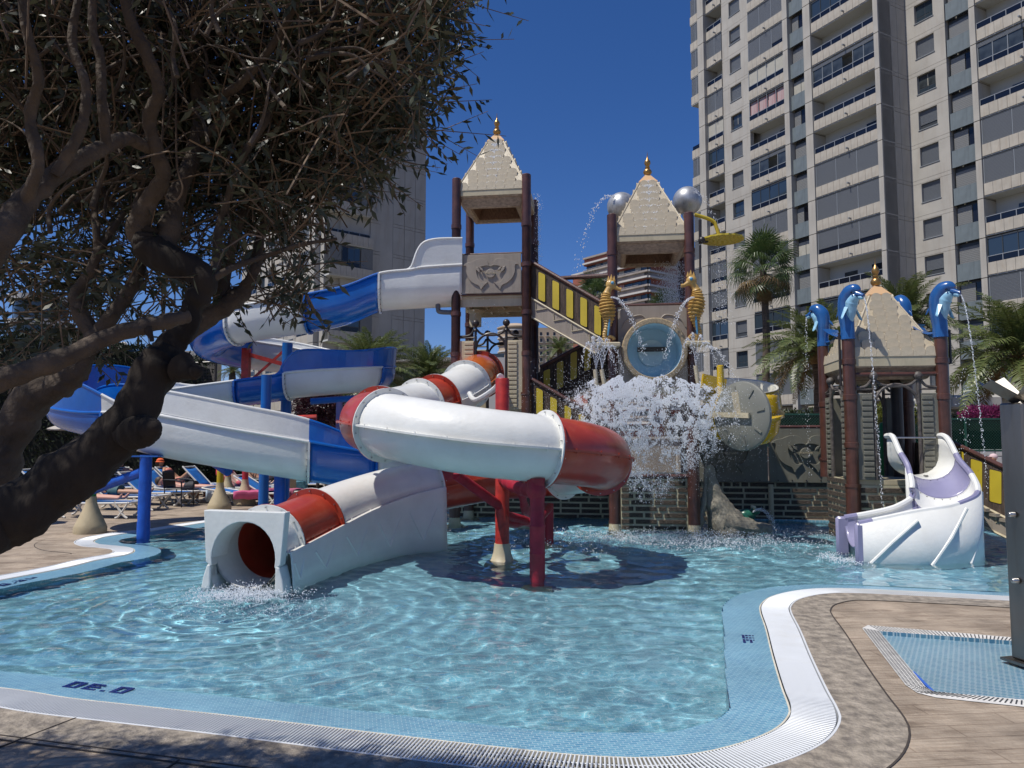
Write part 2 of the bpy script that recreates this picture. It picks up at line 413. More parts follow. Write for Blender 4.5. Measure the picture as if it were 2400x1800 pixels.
# overflow channel, kerbs and grating bars
gratings = []
for nm, path, sd, lab in (('near', nearW, 1, 'white slatted overflow grating curving along the near side of the pool'), ('left', leftW, -1, 'white slatted overflow grating with an S-bend beside the sunbathing terrace')):
    inn = offs(path, sd * 0.012); out = offs(path, sd * GW)
    mid_i = len(path) // 2
    g = thing('overflow_grating', lab, 'grating', path[mid_i], 'overflow gratings round the pool')
    k = len(path)
    ch = MB()
    ch.add([(p.x, p.y, -0.07) for p in inn] + [(p.x, p.y, -0.07) for p in out], [(i, i + 1, k + i + 1, k + i) for i in range(k - 1)])
    ch.add([(p.x, p.y, -0.07) for p in out] + [(p.x, p.y, 0.0) for p in out], [(i, i + 1, k + i + 1, k + i) for i in range(k - 1)])
    ch.build('channel', m_channel, g)
    for dd, wdt, mm, nme, top in ((0.0, 0.012, m_kerb, 'kerb', -0.004), (GW - 0.012, 0.014, m_white, 'edge_strip', 0.006)):
        a = offs(path, sd * dd); b = offs(path, sd * (dd + wdt)); q = MB()
        vs = [(p.x, p.y, -0.07) for p in a] + [(p.x, p.y, top) for p in a] + [(p.x, p.y, top) for p in b] + [(p.x, p.y, -0.07) for p in b]
        fs = []
        for i in range(k - 1):
            for r_ in range(3): fs.append((r_ * k + i, r_ * k + i + 1, (r_ + 1) * k + i + 1, (r_ + 1) * k + i))
        q.add(vs, fs).build(nme, mm, g)
    sp = MB(); spi = [offs(path, sd * q_) for q_ in (0.09, 0.155, 0.22)]
    for s_ in spi: sp.tube([p + Vector((0, 0, -0.012)) for p in s_[::3]], 0.004, 4)
    sp.build('connector', m_white, g)
    # bars
    fine = resample(catmull(path[::4], 6), 0.0225)
    bars = []
    for i in range(1, len(fine) - 1):
        t = (fine[i + 1] - fine[i - 1]).normalized(); nrm = Vector((t.y, -t.x, 0)) * sd
        c = fine[i] + nrm * (0.018 + (GW - 0.034) / 2)
        if abs(c.x) > c.y * 0.9 + 1.2: continue
        bars.append((c.length, c, math.atan2(nrm.y, nrm.x)))
    bars.sort(key=lambda b_: b_[0])
    nmax = 295
    bm_ = MB().box((0, 0, 0), (GW - 0.04, 0.0098, 0.012), bev=0.003)
    proto = bm_.build('bar', m_white, g)
    d0 = bars[0]
    proto.location = d0[1] + Vector((0, 0, -0.002)) - ORG[g.name]; proto.rotation_euler = (0, 0, d0[2])
    pmesh = proto.data
    pmesh.transform(Matrix.Translation(ORG[g.name]))
    for _, c, a in bars[1:nmax]:
        share(proto, 'bar', c + Vector((0, 0, -0.002)), (0, 0, a), g)
    rest = MB()
    for _, c, a in bars[nmax:]:
        rest.box(c + Vector((0, 0, -0.002)), (GW - 0.04, 0.0098, 0.012), a, bev=.003)
    if rest.v: kind(rest.build('bars', m_white, g), 'stuff')

# depth markers, small dark blue mosaic tiles reading 0,30 (towards the water)
m_navy = mat('navy_mosaic', (0.012, 0.02, 0.13), 0.25)
GL = {'0': ["111", "101", "101", "101", "111"], ',': ["0", "0", "0", "0", "1"], '3': ["111", "001", "111", "001", "111"]}
def marker(px, py, px2, py2, cw, text='0,30', h=0.024, w_=0.040, lab=''):
    a = G(px, py, -0.018); b = G(px2, py2, -0.018); d = (b - a).normalized(); up = Vector((-d.y, d.x, 0)) * cw
    mk = thing('depth_marker', lab, 'pool marking', a, 'depth numbers in the pool edge tiles')
    cur = 0.0; mb = None
    protoo = None
    for chh in text:
        g_ = GL[chh]
        for r_ in range(5):
            for c_ in range(len(g_[0])):
                if g_[r_][c_] == '1':
                    p = a + d * (cur + c_ * w_) + up * ((4 - r_) * h)
                    q = MB().box((0, 0, 0), (w_ * 0.86, h * 0.78, 0.006))
                    if protoo is None:
                        protoo = q.build('tile', m_navy, mk); protoo.data.transform(Matrix.Translation(ORG[mk.name]))
                        protoo.location = p - ORG[mk.name]; protoo.rotation_euler = (0, 0, math.atan2(d.y, d.x))
                    else: share(protoo, 'tile', p, (0, 0, math.atan2(d.y, d.x)), mk)
        cur += (len(g_[0]) + 1) * w_ if chh != ',' else 2 * w_
marker(284, 1624.5, 168, 1611, -1, lab='blue mosaic depth number in the tiles along the near pool edge')
marker(1745, 1505, 1737, 1470, -1, text='30', h=0.028, w_=0.036, lab='blue mosaic depth number in the tiles of the right pool edge')
marker(10, 1372, 80, 1355, 1, lab='blue mosaic depth number in the tiles by the sun loungers')

# foot pool
fp = thing('foot_pool', 'small shallow tiled foot pool with a white slotted rim beneath the shower column', 'foot pool', (4.2, 6.0, 0))
def loopn(l, step=0.05): return resample(l + [l[0]], step)
q = MB(); tr = tessellate_polygon([fp_out, fp_in]); fl = fp_out + fp_in
q.add([(p.x, p.y, 0.004) for p in fl], tr); q.build('rim', mat('rim_white', (0.66, 0.64, 0.60), 0.6, var=0.2, vscale=10), fp)
sl_ = MB()
def rim_slots(o, i_, nrow=4):
    a0, a1, b0, b1 = o[0], o[1], i_[0], i_[1]
    L = (a1 - a0).length; n = int(L / 0.03)
    for k in range(n):
        t = (k + .5) / n; p = a0.lerp(a1, t); q_ = b0.lerp(b1, t); d = (q_ - p)
        for r_ in range(nrow):
            c = p + d * ((r_ + .6) / (nrow + .2)); sl_.box((c.x, c.y, 0.005), (d.length / (nrow + 2), 0.009, 0.003), math.atan2(d.y, d.x))
rim_slots((fp_out[0], fp_out[8]), (fp_in[0], fp_in[6]), 5)
rim_slots((fp_out[1], fp_out[3]), (fp_in[0], fp_in[2]), 4)
rim_slots((fp_out[7], fp_out[4]), (fp_in[5] , fp_in[3]), 5)
rim_slots((fp_out[8], fp_out[7]), (fp_in[6], fp_in[5]), 5)
kind(sl_.build('slots', m_channel, fp), 'stuff')
q = MB(); tr = tessellate_polygon([fp_in]); q.add([(p.x, p.y, -0.03) for p in fp_in], tr)
kk = len(fp_in); q.add([(p.x, p.y, -0.03) for p in fp_in] + [(p.x, p.y, 0.004) for p in fp_in], [(i, (i + 1) % kk, kk + (i + 1) % kk, kk + i) for i in range(kk)])
q.build('basin', tile_mat('foot_tiles', (0.11, 0.25, 0.33), (0.07, 0.19, 0.29), (0.42, 0.50, 0.52), 0.05, 0.026, 0.003), fp)
a, b = G(2139, 1573, .0), G(2186, 1619, .0)
MB().bar(a + Vector((0.012, 0.02, -0.022)), b + Vector((0.012, 0.02, -0.022)), 0.02, 0.03).build('edge_strip', mat('blue_trim', (0.03, 0.12, 0.5), .4), fp)

# ------------------------------------------------ the water
def pnoise(x, y, seed):
    rs = np.random.RandomState(seed); N = 256
    ang = rs.rand(N, N) * 2 * np.pi; gx, gy = np.cos(ang), np.sin(ang)
    xi = np.floor(x).astype(int); yi = np.floor(y).astype(int); xf = x - xi; yf = y - yi
    def g(ix, iy, dx, dy): return gx[ix % N, iy % N] * dx + gy[ix % N, iy % N] * dy
    u = xf ** 3 * (xf * (xf * 6 - 15) + 10); v = yf ** 3 * (yf * (yf * 6 - 15) + 10)
    a = g(xi, yi, xf, yf); b = g(xi + 1, yi, xf - 1, yf); c = g(xi, yi + 1, xf, yf - 1); d = g(xi + 1, yi + 1, xf - 1, yf - 1)
    return (a + u * (b - a)) * (1 - v) + (c + u * (d - c)) * v
def water_h(X, Y):
    wx = X + 0.10 * pnoise(X * 1.3 + 5, Y * 1.3, 1); wy = Y + 0.10 * pnoise(X * 1.3, Y * 1.3 + 9, 2)
    h = 0.016 * pnoise(wx * 1.3, wy * 1.6, 3) + 0.0165 * pnoise(wx * 3.5 + 20, wy * 3.9, 4) + 0.0034 * pnoise(wx * 8.5, wy * 10.0, 5) + 0.0004 * pnoise(wx * 24, wy * 27, 6)
    amp = 0.95 + 0.5 * np.clip((Y - 8) / 6, 0, 1)
    # turbulence under the bucket splash and at the slide mouths
    for cx, cy, rr, aa in ((2.6, 12.6, 2.2, 1.0), (-3.1, 7.8, 0.9, 0.8), (4.6, 10.8, 0.8, 0.6)):
        amp = amp + aa * np.exp(-((X - cx) ** 2 + (Y - cy) ** 2) / rr ** 2)
    for cx, cy, rr, lam, am in ((2.6, 12.9, 5.0, 0.42, 0.010), (-3.1, 7.9, 2.2, 0.26, 0.007)):
        rd = np.sqrt((X - cx) ** 2 + (Y - cy) ** 2)
        h = h + am * np.sin(rd * 2 * np.pi / lam + 3 * pnoise(X * .8, Y * .8, 8)) * np.exp(-rd / rr)
    return h * amp
ny = 760; ys = 3.2 * (18.6 / 3.2) ** (np.arange(ny + 1) / ny)
nx = 900; us = np.linspace(-1.02, 1.02, nx + 1)
YY, UU = np.meshgrid(ys, us, indexing='ij'); XX = UU * (YY + 1.0)
HH = water_h(XX, YY)
# calm and shallow over the tiled shelf
edge_pts = np.array([(p.x, p.y) for p in nearW[::4]] + [(p.x, p.y) for p in leftW[::4]])
dist = np.full(XX.shape, 9.0)
for ex, ey in edge_pts:
    dist = np.minimum(dist, (XX - ex) ** 2 + (YY - ey) ** 2)
dist = np.sqrt(dist); calm = np.clip((dist - 0.25) / 0.35, 0.12, 1)
ZZ = WATER + 0.004 + HH * calm
ZZ = np.minimum(ZZ, -0.004)
V = np.stack([XX, YY, ZZ], -1).reshape(-1, 3)
idx = np.arange((ny + 1) * (nx + 1)).reshape(ny + 1, nx + 1)
Fq = np.stack([idx[:-1, :-1], idx[:-1, 1:], idx[1:, 1:], idx[1:, :-1]], -1).reshape(-1, 4)
# keep only faces above the basin or shelf (inside the channel kerb line)
from mathutils.geometry import intersect_point_line
loopW = np.array([(p.x, p.y) for p in declutter(offs(nearW, -.358), nearW, .33)] + [(p.x, p.y) for p in (back[3], back[2], back[1], back[0])] + [(p.x, p.y) for p in reversed(declutter(offs(leftW, .358), leftW, .33))])
cxy = V[Fq].mean(1)[:, :2]
def inside(pts, poly):
    r = np.zeros(len(pts), bool); x, y = pts[:, 0], pts[:, 1]; j = len(poly) - 1
    for i in range(len(poly)):
        xi, yi = poly[i]; xj, yj = poly[j]
        if yi != yj:
            c = ((yi > y) != (yj > y)) & (x < (xj - xi) * (y - yi) / (yj - yi) + xi); r ^= c
        j = i
    return r
Fq = Fq[inside(cxy, loopW)]
used, inv = np.unique(Fq, return_inverse=True); V = V[used]; Fq = inv.reshape(-1, 4)
me = bpy.data.meshes.new('pool_water')
me.vertices.add(len(V)); me.vertices.foreach_set('co', V.astype(np.float32).ravel())
me.loops.add(Fq.size); me.loops.foreach_set('vertex_index', Fq.astype(np.int32).ravel())
me.polygons.add(len(Fq)); me.polygons.foreach_set('loop_start', np.arange(0, Fq.size, 4, dtype=np.int32))
me.polygons.foreach_set('use_smooth', np.ones(len(Fq), bool)); me.update(calc_edges=True)
wm = bpy.data.materials.new('pool_water'); wm.use_nodes = True; b = wm.node_tree.nodes['Principled BSDF']
b.inputs['Base Color'].default_value = (0.90, 0.97, 1.0, 1); b.inputs['Roughness'].default_value = 0.0
b.inputs['IOR'].default_value = 1.33; b.inputs['Transmission Weight'].default_value = 1.0
me.materials.append(wm)
water = bpy.data.objects.new('pool_water', me); C.objects.link(water); kind(water, 'structure')
water.cycles.is_caustics_caster = True
for o in (floor, sh1, sh2, *pw): o.cycles.is_caustics_receiver = True
# ================================================================ PLAY STRUCTURE
m_post = mat('brown_paint', (0.088, 0.032, 0.021), 0.42, var=0.35, vscale=6, bump=0.15, bscale=40, coat=0.3, stain=0.5, sscale=5, staincol=(0.03, 0.012, 0.01), stainstretch=(3, 3, .5))
m_cream = mat('cream_fibreglass', (0.50, 0.43, 0.29), 0.5, var=0.12, vscale=3, stain=0.35, sscale=4, staincol=(0.30, 0.25, 0.17), stainstretch=(3, 3, .6))
m_roof = mat('cream_roof', (0.50, 0.43, 0.31), 0.42, var=0.12, vscale=5, stain=0.35, sscale=6, staincol=(0.33, 0.27, 0.18), stainstretch=(3, 3, .5), bump=0.3, bscale=60)
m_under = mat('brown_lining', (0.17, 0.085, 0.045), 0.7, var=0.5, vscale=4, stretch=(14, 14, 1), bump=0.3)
m_wood = mat('dark_fake_wood', (0.075, 0.05, 0.035), 0.7, var=0.65, vscale=4, stretch=(9, 9, 0.9), bump=0.8, bscale=14)
m_yel = mat('yellow_panel', (0.50, 0.38, 0.03), 0.45, var=0.12, vscale=2)
m_grey = mat('grey_relief', (0.17, 0.165, 0.13), 0.55, var=0.15, vscale=3, stain=0.35, sscale=2, stainstretch=(3, 3, .5))
m_taupe = mat('taupe_relief', (0.30, 0.255, 0.205), 0.5, var=0.12, vscale=3, stain=0.35, sscale=3, stainstretch=(4, 4, .4))
m_sof = mat('weathered_soffit', (0.34, 0.25, 0.18), 0.6, var=.4, vscale=5, stretch=(3, 3, 6), bump=.3)
m_gold = mat('gold_finial', (0.42, 0.24, 0.08), 0.32, metal=0.75, var=0.15, vscale=10)
m_cap = mat('peach_cap', (0.60, 0.38, 0.20), 0.4)
m_dark = mat('dark_bronze', (0.028, 0.022, 0.02), 0.4, var=0.3, vscale=8)
m_darkg = mat('grey_bronze', (0.10, 0.085, 0.075), 0.55, var=0.5, vscale=9, bump=0.5, bscale=20)
m_brk = mat('brick_face', (0.085, 0.065, 0.048), 0.75, var=0.6, vscale=5, stretch=(1.5, 1.5, 9), bump=0.8, bscale=12)
m_mort = mat('cream_mortar', (0.52, 0.48, 0.33), 0.6, var=0.25, vscale=4)
m_dblue = mat('dolphin_blue', (0.02, 0.10, 0.30), 0.24, coat=0.5, var=0.15, vscale=6)
m_dbelly = mat('dolphin_belly', (0.28, 0.52, 0.68), 0.3, coat=0.4, var=0.25, vscale=12)
m_steel = mat('brushed_steel', (0.42, 0.43, 0.43), 0.32, metal=1.0, var=0.2, vscale=5, stain=0.5, sscale=3, staincol=(0.2, 0.15, 0.1), stainstretch=(2, 2, .4))
m_silver = mat('silver_paint', (0.46, 0.47, 0.48), 0.42, metal=0.55, var=0.25, vscale=8, stain=0.5, sscale=6, stainstretch=(4, 4, .4))
m_drop = mat('splash_water', (0.95, 0.97, 1.0), 0.15)
_n = m_drop.node_tree.nodes; _t = _n.new('ShaderNodeBsdfTranslucent'); _t.inputs[0].default_value = (0.95, 0.97, 1, 1); _m = _n.new('ShaderNodeMixShader'); _m.inputs[0].default_value = .5
m_drop.node_tree.links.new(_n['Principled BSDF'].outputs[0], _m.inputs[1]); m_drop.node_tree.links.new(_t.outputs[0], _m.inputs[2]); m_drop.node_tree.links.new(_m.outputs[0], _n['Material Output'].inputs[0])

def post(parent, x, y, z0, z1, r=0.096, sleeves=(), bell=False, rr=0.112, zr=2.2):
    """a round post; thicker lower tube up to zr with clamp rings"""
    q = MB(); prof = [(rr, z0), (rr, zr), (rr + .012, zr), (rr + .012, zr + .05), (r, zr + .05)] if z1 > zr + .3 else [(r, z0)]
    for s_ in sleeves: prof += [(r, s_), (r + .013, s_ + .005), (r + .013, s_ + .09), (r, s_ + .095)]
    prof += [(r, z1 - .015), (r - .012, z1)]
    q.lathe(prof, (x, y, 0), 20); o = q.build('post', m_post, parent, smooth=True)
    if bell:
        MB().lathe([(0.27, FLOOR), (0.2, FLOOR + .12), (0.15, FLOOR + .3), (0.125, -.02), (0.11, .12), (0.108, .2)], (x, y, 0), 24).build('post_base', m_cream, parent, smooth=True)
    return o
def finial(parent, c, h=0.5, mg=m_gold):
    k = h / 0.5
    prof = [(0.02, -.02), (0.05, 0), (0.085, .045), (0.088, .08), (0.06, .125), (0.035, .14), (0.05, .155), (0.052, .17), (0.033, .185), (0.042, .205), (0.065, .25), (0.06, .29), (0.03, .34), (0.014, .37), (0.008, .42), (0.002, .5)]
    MB().lathe([(r * k, z * k) for r, z in prof], c, 20).build('finial', mg, parent, smooth=True)
SCALE = None
def scale_mesh(w_=0.2, h=0.17):
    global SCALE
    if SCALE: return SCALE
    n = 8; pts = [(-w_ / 2, -0.03)] + [(-w_ / 2 * math.cos(math.pi * k / n), h * 0.42 + w_ * 0.33 * math.sin(math.pi * k / n)) for k in range(n + 1)] + [(w_ / 2, -0.03)]
    vs = [(x, y, 0.002) for x, y in pts] + [(x * .97, y, 0.004 + 0.042 * max(0, (y + .03)) / (h * .7)) for x, y in pts]
    N = len(pts); fs = [tuple(range(N, 2 * N))] + [(i, (i + 1) % N, N + (i + 1) % N, N + i) for i in range(N)]
    me = bpy.data.meshes.new('scale'); me.from_pydata(vs, [], fs); me.materials.append(m_roof); me.update(); SCALE = me; return me
def roof(parent, cs, ze, fh, zc, zcap, capw, tip, ins=-0.03, rows=9, soff=0.26):
    """cs FL,FR,BR,BL corners (xy); ze eave height (roof starts), fascia fh below, zc where the cap begins"""
    cs = [Vector((c.x, c.y, 0)) for c in cs]; ctr = sum(cs, Vector()) / 4
    E_ = [c + (ctr - c).normalized() * ins for c in cs]
    u = (cs[1] - cs[0]).normalized(); v = (cs[3] - cs[0]).normalized()
    cap = [ctr - u * capw - v * capw, ctr + u * capw - v * capw, ctr + u * capw + v * capw, ctr - u * capw + v * capw]
    q = MB(); nlev = 6; rings = []
    for k in range(nlev + 1):
        t = k / nlev; fl = (1 - t) ** 2 * 0.0
        rings.append([E_[i].lerp(cap[i], t) + Vector((0, 0, ze + (zc - ze) * t)) for i in range(4)])
    vs = [p for r in rings for p in r]; fs = []
    for k in range(nlev):
        for i in range(4):
            j = (i + 1) % 4; fs.append((k * 4 + i, k * 4 + j, k * 4 + 4 + j, k * 4 + 4 + i))
    q.add(vs, fs); rf = q.build('roof', m_roof, parent)
    # scales
    me = scale_mesh()
    for f in range(4):
        a, b = E_[f] + Vector((0, 0, ze)), E_[(f + 1) % 4] + Vector((0, 0, ze))
        c, d = cap[(f + 1) % 4] + Vector((0, 0, zc)), cap[f] + Vector((0, 0, zc))
        ux = (b - a).normalized(); up = ((c + d) / 2 - (a + b) / 2); H = up.length; up.normalize(); nn = ux.cross(up)
        if f == 2: rws = range(rows)
        M = Matrix((ux, up, nn)).transposed()
        rh = H / rows
        for r_ in range(rows):
            y0 = rh * (r_ + 0.1); t = y0 / H; tt = min(1, (y0 + rh) / H)
            wl = (b - a).length * (1 - tt) + 2 * capw * tt
            n_ = max(1, int(round(wl / 0.195))); sw = wl / n_ if n_ > 1 else min(wl, .2)
            if r_ % 2 and n_ > 2: n_ -= 1
            for i in range(n_):
                p = (a + b) / 2 + ux * ((i - (n_ - 1) / 2) * sw) + up * y0 + nn * 0.001
                o = bpy.data.objects.new('scale', me); C.objects.link(o); o.parent = parent
                o.location = p - ORG[parent.name]; o.rotation_euler = M.to_euler(); o.scale = (sw / 0.2, rh / 0.17, 1)
    # ridges
    q = MB()
    for i in range(4): q.tube([E_[i] + Vector((0, 0, ze)), cap[i] + Vector((0, 0, zc))], 0.016, 6)
    q.build('ridge', m_roof, parent, smooth=True)
    # fascia and soffit tray
    q = MB()
    for i in range(4):
        j = (i + 1) % 4
        inn = [E_[i] + (ctr - E_[i]).normalized() * .02, E_[j] + (ctr - E_[j]).normalized() * .02]
        q.add([E_[i] + Vector((0, 0, ze + .01)), E_[j] + Vector((0, 0, ze + .01)), E_[j] + Vector((0, 0, ze - fh)), E_[i] + Vector((0, 0, ze - fh)),
               inn[0] + Vector((0, 0, ze + .01)), inn[1] + Vector((0, 0, ze + .01)), inn[1] + Vector((0, 0, ze - fh)), inn[0] + Vector((0, 0, ze - fh))],
              [(0, 1, 2, 3), (7, 6, 5, 4), (3, 2, 6, 7), (0, 3, 7, 4), (1, 5, 6, 2)])
    q.build('fascia', m_cream, parent)
    q = MB(); lv = [(0.02, ze - fh + .002), (0.05, ze - fh - .03), (0.10, ze - fh - .035), (0.12, ze - fh - .06), (0.26, ze - fh - .20), (0.30, ze - fh - .215), (soff + .12, ze - fh - .20), (soff + .16, ze - fh - .15)]
    rr = []
    for d_, z_ in lv: rr.append([E_[i] + (ctr - E_[i]).normalized() * d_ + Vector((0, 0, z_)) for i in range(4)])
    vs = [p for r in rr for p in r]; fs = []
    for k in range(len(lv) - 1):
        for i in range(4):
            j = (i + 1) % 4; fs.append((k * 4 + i, k * 4 + j, k * 4 + 4 + j, k * 4 + 4 + i))
    q.add(vs, fs); q.build('soffit', m_sof, parent)
    q = MB(); b0 = rr[-1]; ap = ctr + Vector((0, 0, zc - .12)); q.add(b0 + [ap], [(0, 1, 4), (1, 2, 4), (2, 3, 4), (3, 0, 4)]); q.build('lining', m_under, parent)
    # cap and finial
    q = MB(); c4 = [cap[i] + (cap[i] - ctr).normalized() * .035 + Vector((0, 0, zc + .0)) for i in range(4)]
    q.add([p + Vector((0, 0, -.02)) for p in c4] + c4 + [ctr + (cap[i] - ctr) * .22 + Vector((0, 0, zcap)) for i in range(4)],
          [(3, 2, 1, 0), (0, 1, 5, 4), (1, 2, 6, 5), (2, 3, 7, 6), (3, 0, 4, 7), (4, 5, 9, 8), (5, 6, 10, 9), (6, 7, 11, 10), (7, 4, 8, 11), (8, 9, 10, 11)])
    q.build('roof_cap', m_cap, parent)
    q = MB().box(ctr + Vector((0, 0, zc - .03)), (2 * capw + .02, 2 * capw + .02, .03), math.atan2(u.y, u.x)); q.build('spray_collar', m_dark, parent)
    finial(parent, ctr + Vector((0, 0, zcap - .01)), tip)
    return ctr

# two dolphins round a ball, traced relief (x right, y up, about 1.5 wide)
D_OUT = [(0, .255), (.085, .33), (.10, .405), (.17, .49), (.29, .53), (.44, .525), (.575, .48), (.69, .43), (.82, .41), (.915, .37), (.98, .30), (.88, .29), (.86, .21), (.868, .075), (.83, -.057), (.745, -.21),
         (.594, -.34), (.406, -.434), (.34, -.575), (.27, -.47), (.10, -.30), (.217, -.33), (.33, -.31), (.425, -.19), (.49, -.02), (.51, .094), (.50, .18), (.387, .226), (.255, .27), (.10, .28)]
D_FIN = [(.24, .07), (.27, .15), (.33, .21), (.40, .225), (.36, .13)]
D_FIN2 = [(.37, .02), (.38, .13), (.45, .22), (.53, .255), (.50, .13), (.43, .05)]
def relief(parent, o0, ux, uz, s_, m, text='POLYGAR', thick=0.035, mirror_only=False):
    nrm = Vector(ux).cross(Vector((0, 0, 1))).normalized()
    def mp(sign): return lambda a, b, e: Vector(o0) + Vector(ux) * (a * sign * s_) + Vector((0, 0, b * s_ * uz)) + nrm * e
    for sign in (-1, 1):
        q = MB(); out = [(x, y) for x, y in D_OUT]
        out = [(p.x, p.y) for p in catmull([Vector((x, y, 0)) for x, y in out], 3, closed=True)]
        q.prism(out, -.01, thick, mp(sign)); q.build('dolphin_relief', m, parent, bevel=0.008)
        q = MB(); q.prism(D_FIN, thick - .004, thick * 1.9, mp(sign)); q.prism(D_FIN2, thick - .004, thick * 1.9, mp(sign)); q.build('fin_relief', m, parent, bevel=0.008)
    q = MB(); q.prism([(.165 * math.cos(a * math.pi / 12), .165 * math.sin(a * math.pi / 12) + .0) for a in range(24)], -.01, thick * 1.3, mp(1)); q.build('ball_relief', m, parent, bevel=0.01)
    cu = bpy.data.curves.new('lettering', 'FONT'); cu.body = text; cu.size = 0.085 * s_; cu.extrude = 0.005; cu.align_x = 'CENTER'; cu.align_y = 'CENTER'
    to = bpy.data.objects.new('lettering', cu); C.objects.link(to)
    to.matrix_world = Matrix.Translation(Vector(o0) + nrm * (thick * 1.3 + .001)) @ Matrix((Vector(ux), Vector((0, 0, 1)), nrm)).transposed().to_4x4()
    dg = bpy.context.evaluated_depsgraph_get(); me = bpy.data.meshes.new_from_object(to.evaluated_get(dg))
    me.transform(to.matrix_world); me.transform(Matrix.Translation(-ORG[parent.name])); C.objects.unlink(to)
    lo = bpy.data.objects.new('lettering', me); me.materials.clear(); me.materials.append(m_cream); C.objects.link(lo); lo.parent = parent

def arch(parent, a, b, zb, zt, m, z_deck, panel_m, flank=0.36, ball=True, bricks=True, mr=0.030):
    """arched doorway between posts a and b (xy at z): flank panels with moulded courses, two slim posts with balls, ring arch"""
    a = Vector((a[0], a[1], 0)); b = Vector((b[0], b[1], 0)); u = (b - a).normalized(); L = (b - a).length; n_ = Vector((u.y, -u.x, 0))
    x1, x2 = flank + .06, L - flank - .06
    def W(x, z, e=0): return a + u * x + n_ * e + Vector((0, 0, z))
    for X in (x1, x2):
        MB().tube([W(X, z_deck), W(X, zb + .12)], [mr * 1.15, mr * .9], 10).build('slim_post', m, parent, smooth=True)
        MB().ball(W(X, zt), .075, 18, 12).build('ball_knob', m, parent, smooth=True)
        MB().lathe([(.05, 0), (.03, .04), (.026, .09), (.045, .12)], W(X, zb + .1), 12).build('neck', m, parent, smooth=True)
    r = (x2 - x1) / 2 - .01; cx = (x1 + x2) / 2; zs = zb - r + .02
    q = MB(); q.tube([W(cx + r * math.cos(t), zs + (r + .01) * math.sin(t)) for t in [math.pi * k / 16 for k in range(17)]], mr * .85, 8)
    q.tube(catmull([W(x1, zb + .14), W(x1 + .1, zb + .04), W(cx - .1, zb), W(cx + .1, zb), W(x2 - .1, zb + .04), W(x2, zb + .14)], 5), mr * .8, 8)
    q.tube(catmull([W(.03, zb - .03), W(x1 - .13, zb), W(x1 - .03, zb + .12)], 5), mr * .8, 8)
    q.tube(catmull([W(L - .03, zb - .03), W(x2 + .13, zb), W(x2 + .03, zb + .12)], 5), mr * .8, 8)
    q.tube([W(.02, zb - .05), W(x1, zb - .05)], mr * .6, 6); q.tube([W(x2, zb - .05), W(L - .02, zb - .05)], mr * .6, 6)
    q.build('arch_tracery', m, parent, smooth=True)
    for s0, s1 in ((.07, x1 - .03), (x2 + .03, L - .07)):
        q = MB(); c = (W(s0, 0) + W(s1, 0)) / 2; zt_ = zb - .12
        q.box(c + Vector((0, 0, (z_deck + zt_) / 2)), (s1 - s0, .05, zt_ - z_deck), math.atan2(u.y, u.x)); q.build('side_panel', panel_m, parent, bevel=0.008)
        if bricks:
            z = z_deck + .08; first = None; wB = (s1 - s0) * .58
            side = 1 if s0 < L / 2 else 0
            cc = W(s1 - wB / 2 - .01 if side else s0 + wB / 2 + .01, 0, .035)
            while z < zt_ - .05:
                qq = MB().box((0, 0, 0), (wB, .03, .062), bev=.006)
                if first is None:
                    first = qq.build('moulded_brick', panel_m, parent); first.data.transform(Matrix.Translation(ORG[parent.name]))
                    first.location = cc + Vector((0, 0, z)) - ORG[parent.name]; first.rotation_euler = (0, 0, math.atan2(u.y, u.x))
                else: share(first, 'moulded_brick', cc + Vector((0, 0, z)), (0, 0, math.atan2(u.y, u.x)), parent)
                z += .092

V2 = lambda x, y: Vector((x, y, 0))
def hz(x, y, Y): return P(x, y, Y).z
# --- tower 1
T1 = [V2(-1.17, 15.1), V2(.30, 14.9), V2(.50, 16.37), V2(-.97, 16.57)]
t1 = thing('play_tower', 'tallest cream-roofed water play tower of brown posts, where the blue and white slide begins', 'play tower', (-.33, 15.7, FLOOR), 'roofed towers of the water playground')
ztop = [hz(1070, 419, 15.1), hz(1234, 409, 14.9), hz(1265, 470, 16.37), hz(1100, 480, 16.57)]
for i, c in enumerate(T1): post(t1, c.x, c.y, FLOOR, ztop[i] if i < 2 else ztop[0] - .05, sleeves=(4.25, 5.25, 6.1, 3.4), zr=2.6, bell=True)
ze1 = hz(1150, 444, 15.0)
roof(t1, T1, ze1, .125, hz(1170, 335, 15.7), hz(1172, 314, 15.7), .165, .5, rows=8)
u1 = (T1[1] - T1[0]).normalized(); z45 = hz(1150, 692, 15.0)
MB().box((T1[0] + T1[2]) / 2 + Vector((0, 0, z45 - .02)), (1.42, 1.42, .06), math.atan2(u1.y, u1.x)).build('deck', m_cream, t1)
q = MB(); ctr1 = (T1[0] + T1[2]) / 2; a1 = math.atan2(u1.y, u1.x); v1 = Vector((-u1.y, u1.x, 0))
for k in range(4): q.box(ctr1 + u1 * (-.54 + .36 * k) + Vector((0, 0, z45 - .11)), (.045, 1.3, .13), a1)
for k in (-1, 0, 1): q.box(ctr1 + v1 * (k * .66) + Vector((0, 0, z45 - .13)), (1.36, .05, .19), a1)
q.build('joists', m_cream, t1)
q = MB(); q.lathe([(.13, 0), (.13, .28), (.2, .36)], ctr1 - u1 * .42 - v1 * .25 + Vector((0, 0, z45 - .58)), 4); q.build('spout', m_cream, t1)
zp1, zp2 = hz(1150, 688, 15.0), hz(1150, 597, 15.0)
q = MB(); pc = (T1[0] + T1[1]) / 2 - v1 * .03
q.box(pc + Vector((0, 0, (zp1 + zp2) / 2)), (1.27, .03, zp2 - zp1), a1); q.build('front_panel', m_taupe, t1, bevel=.006)
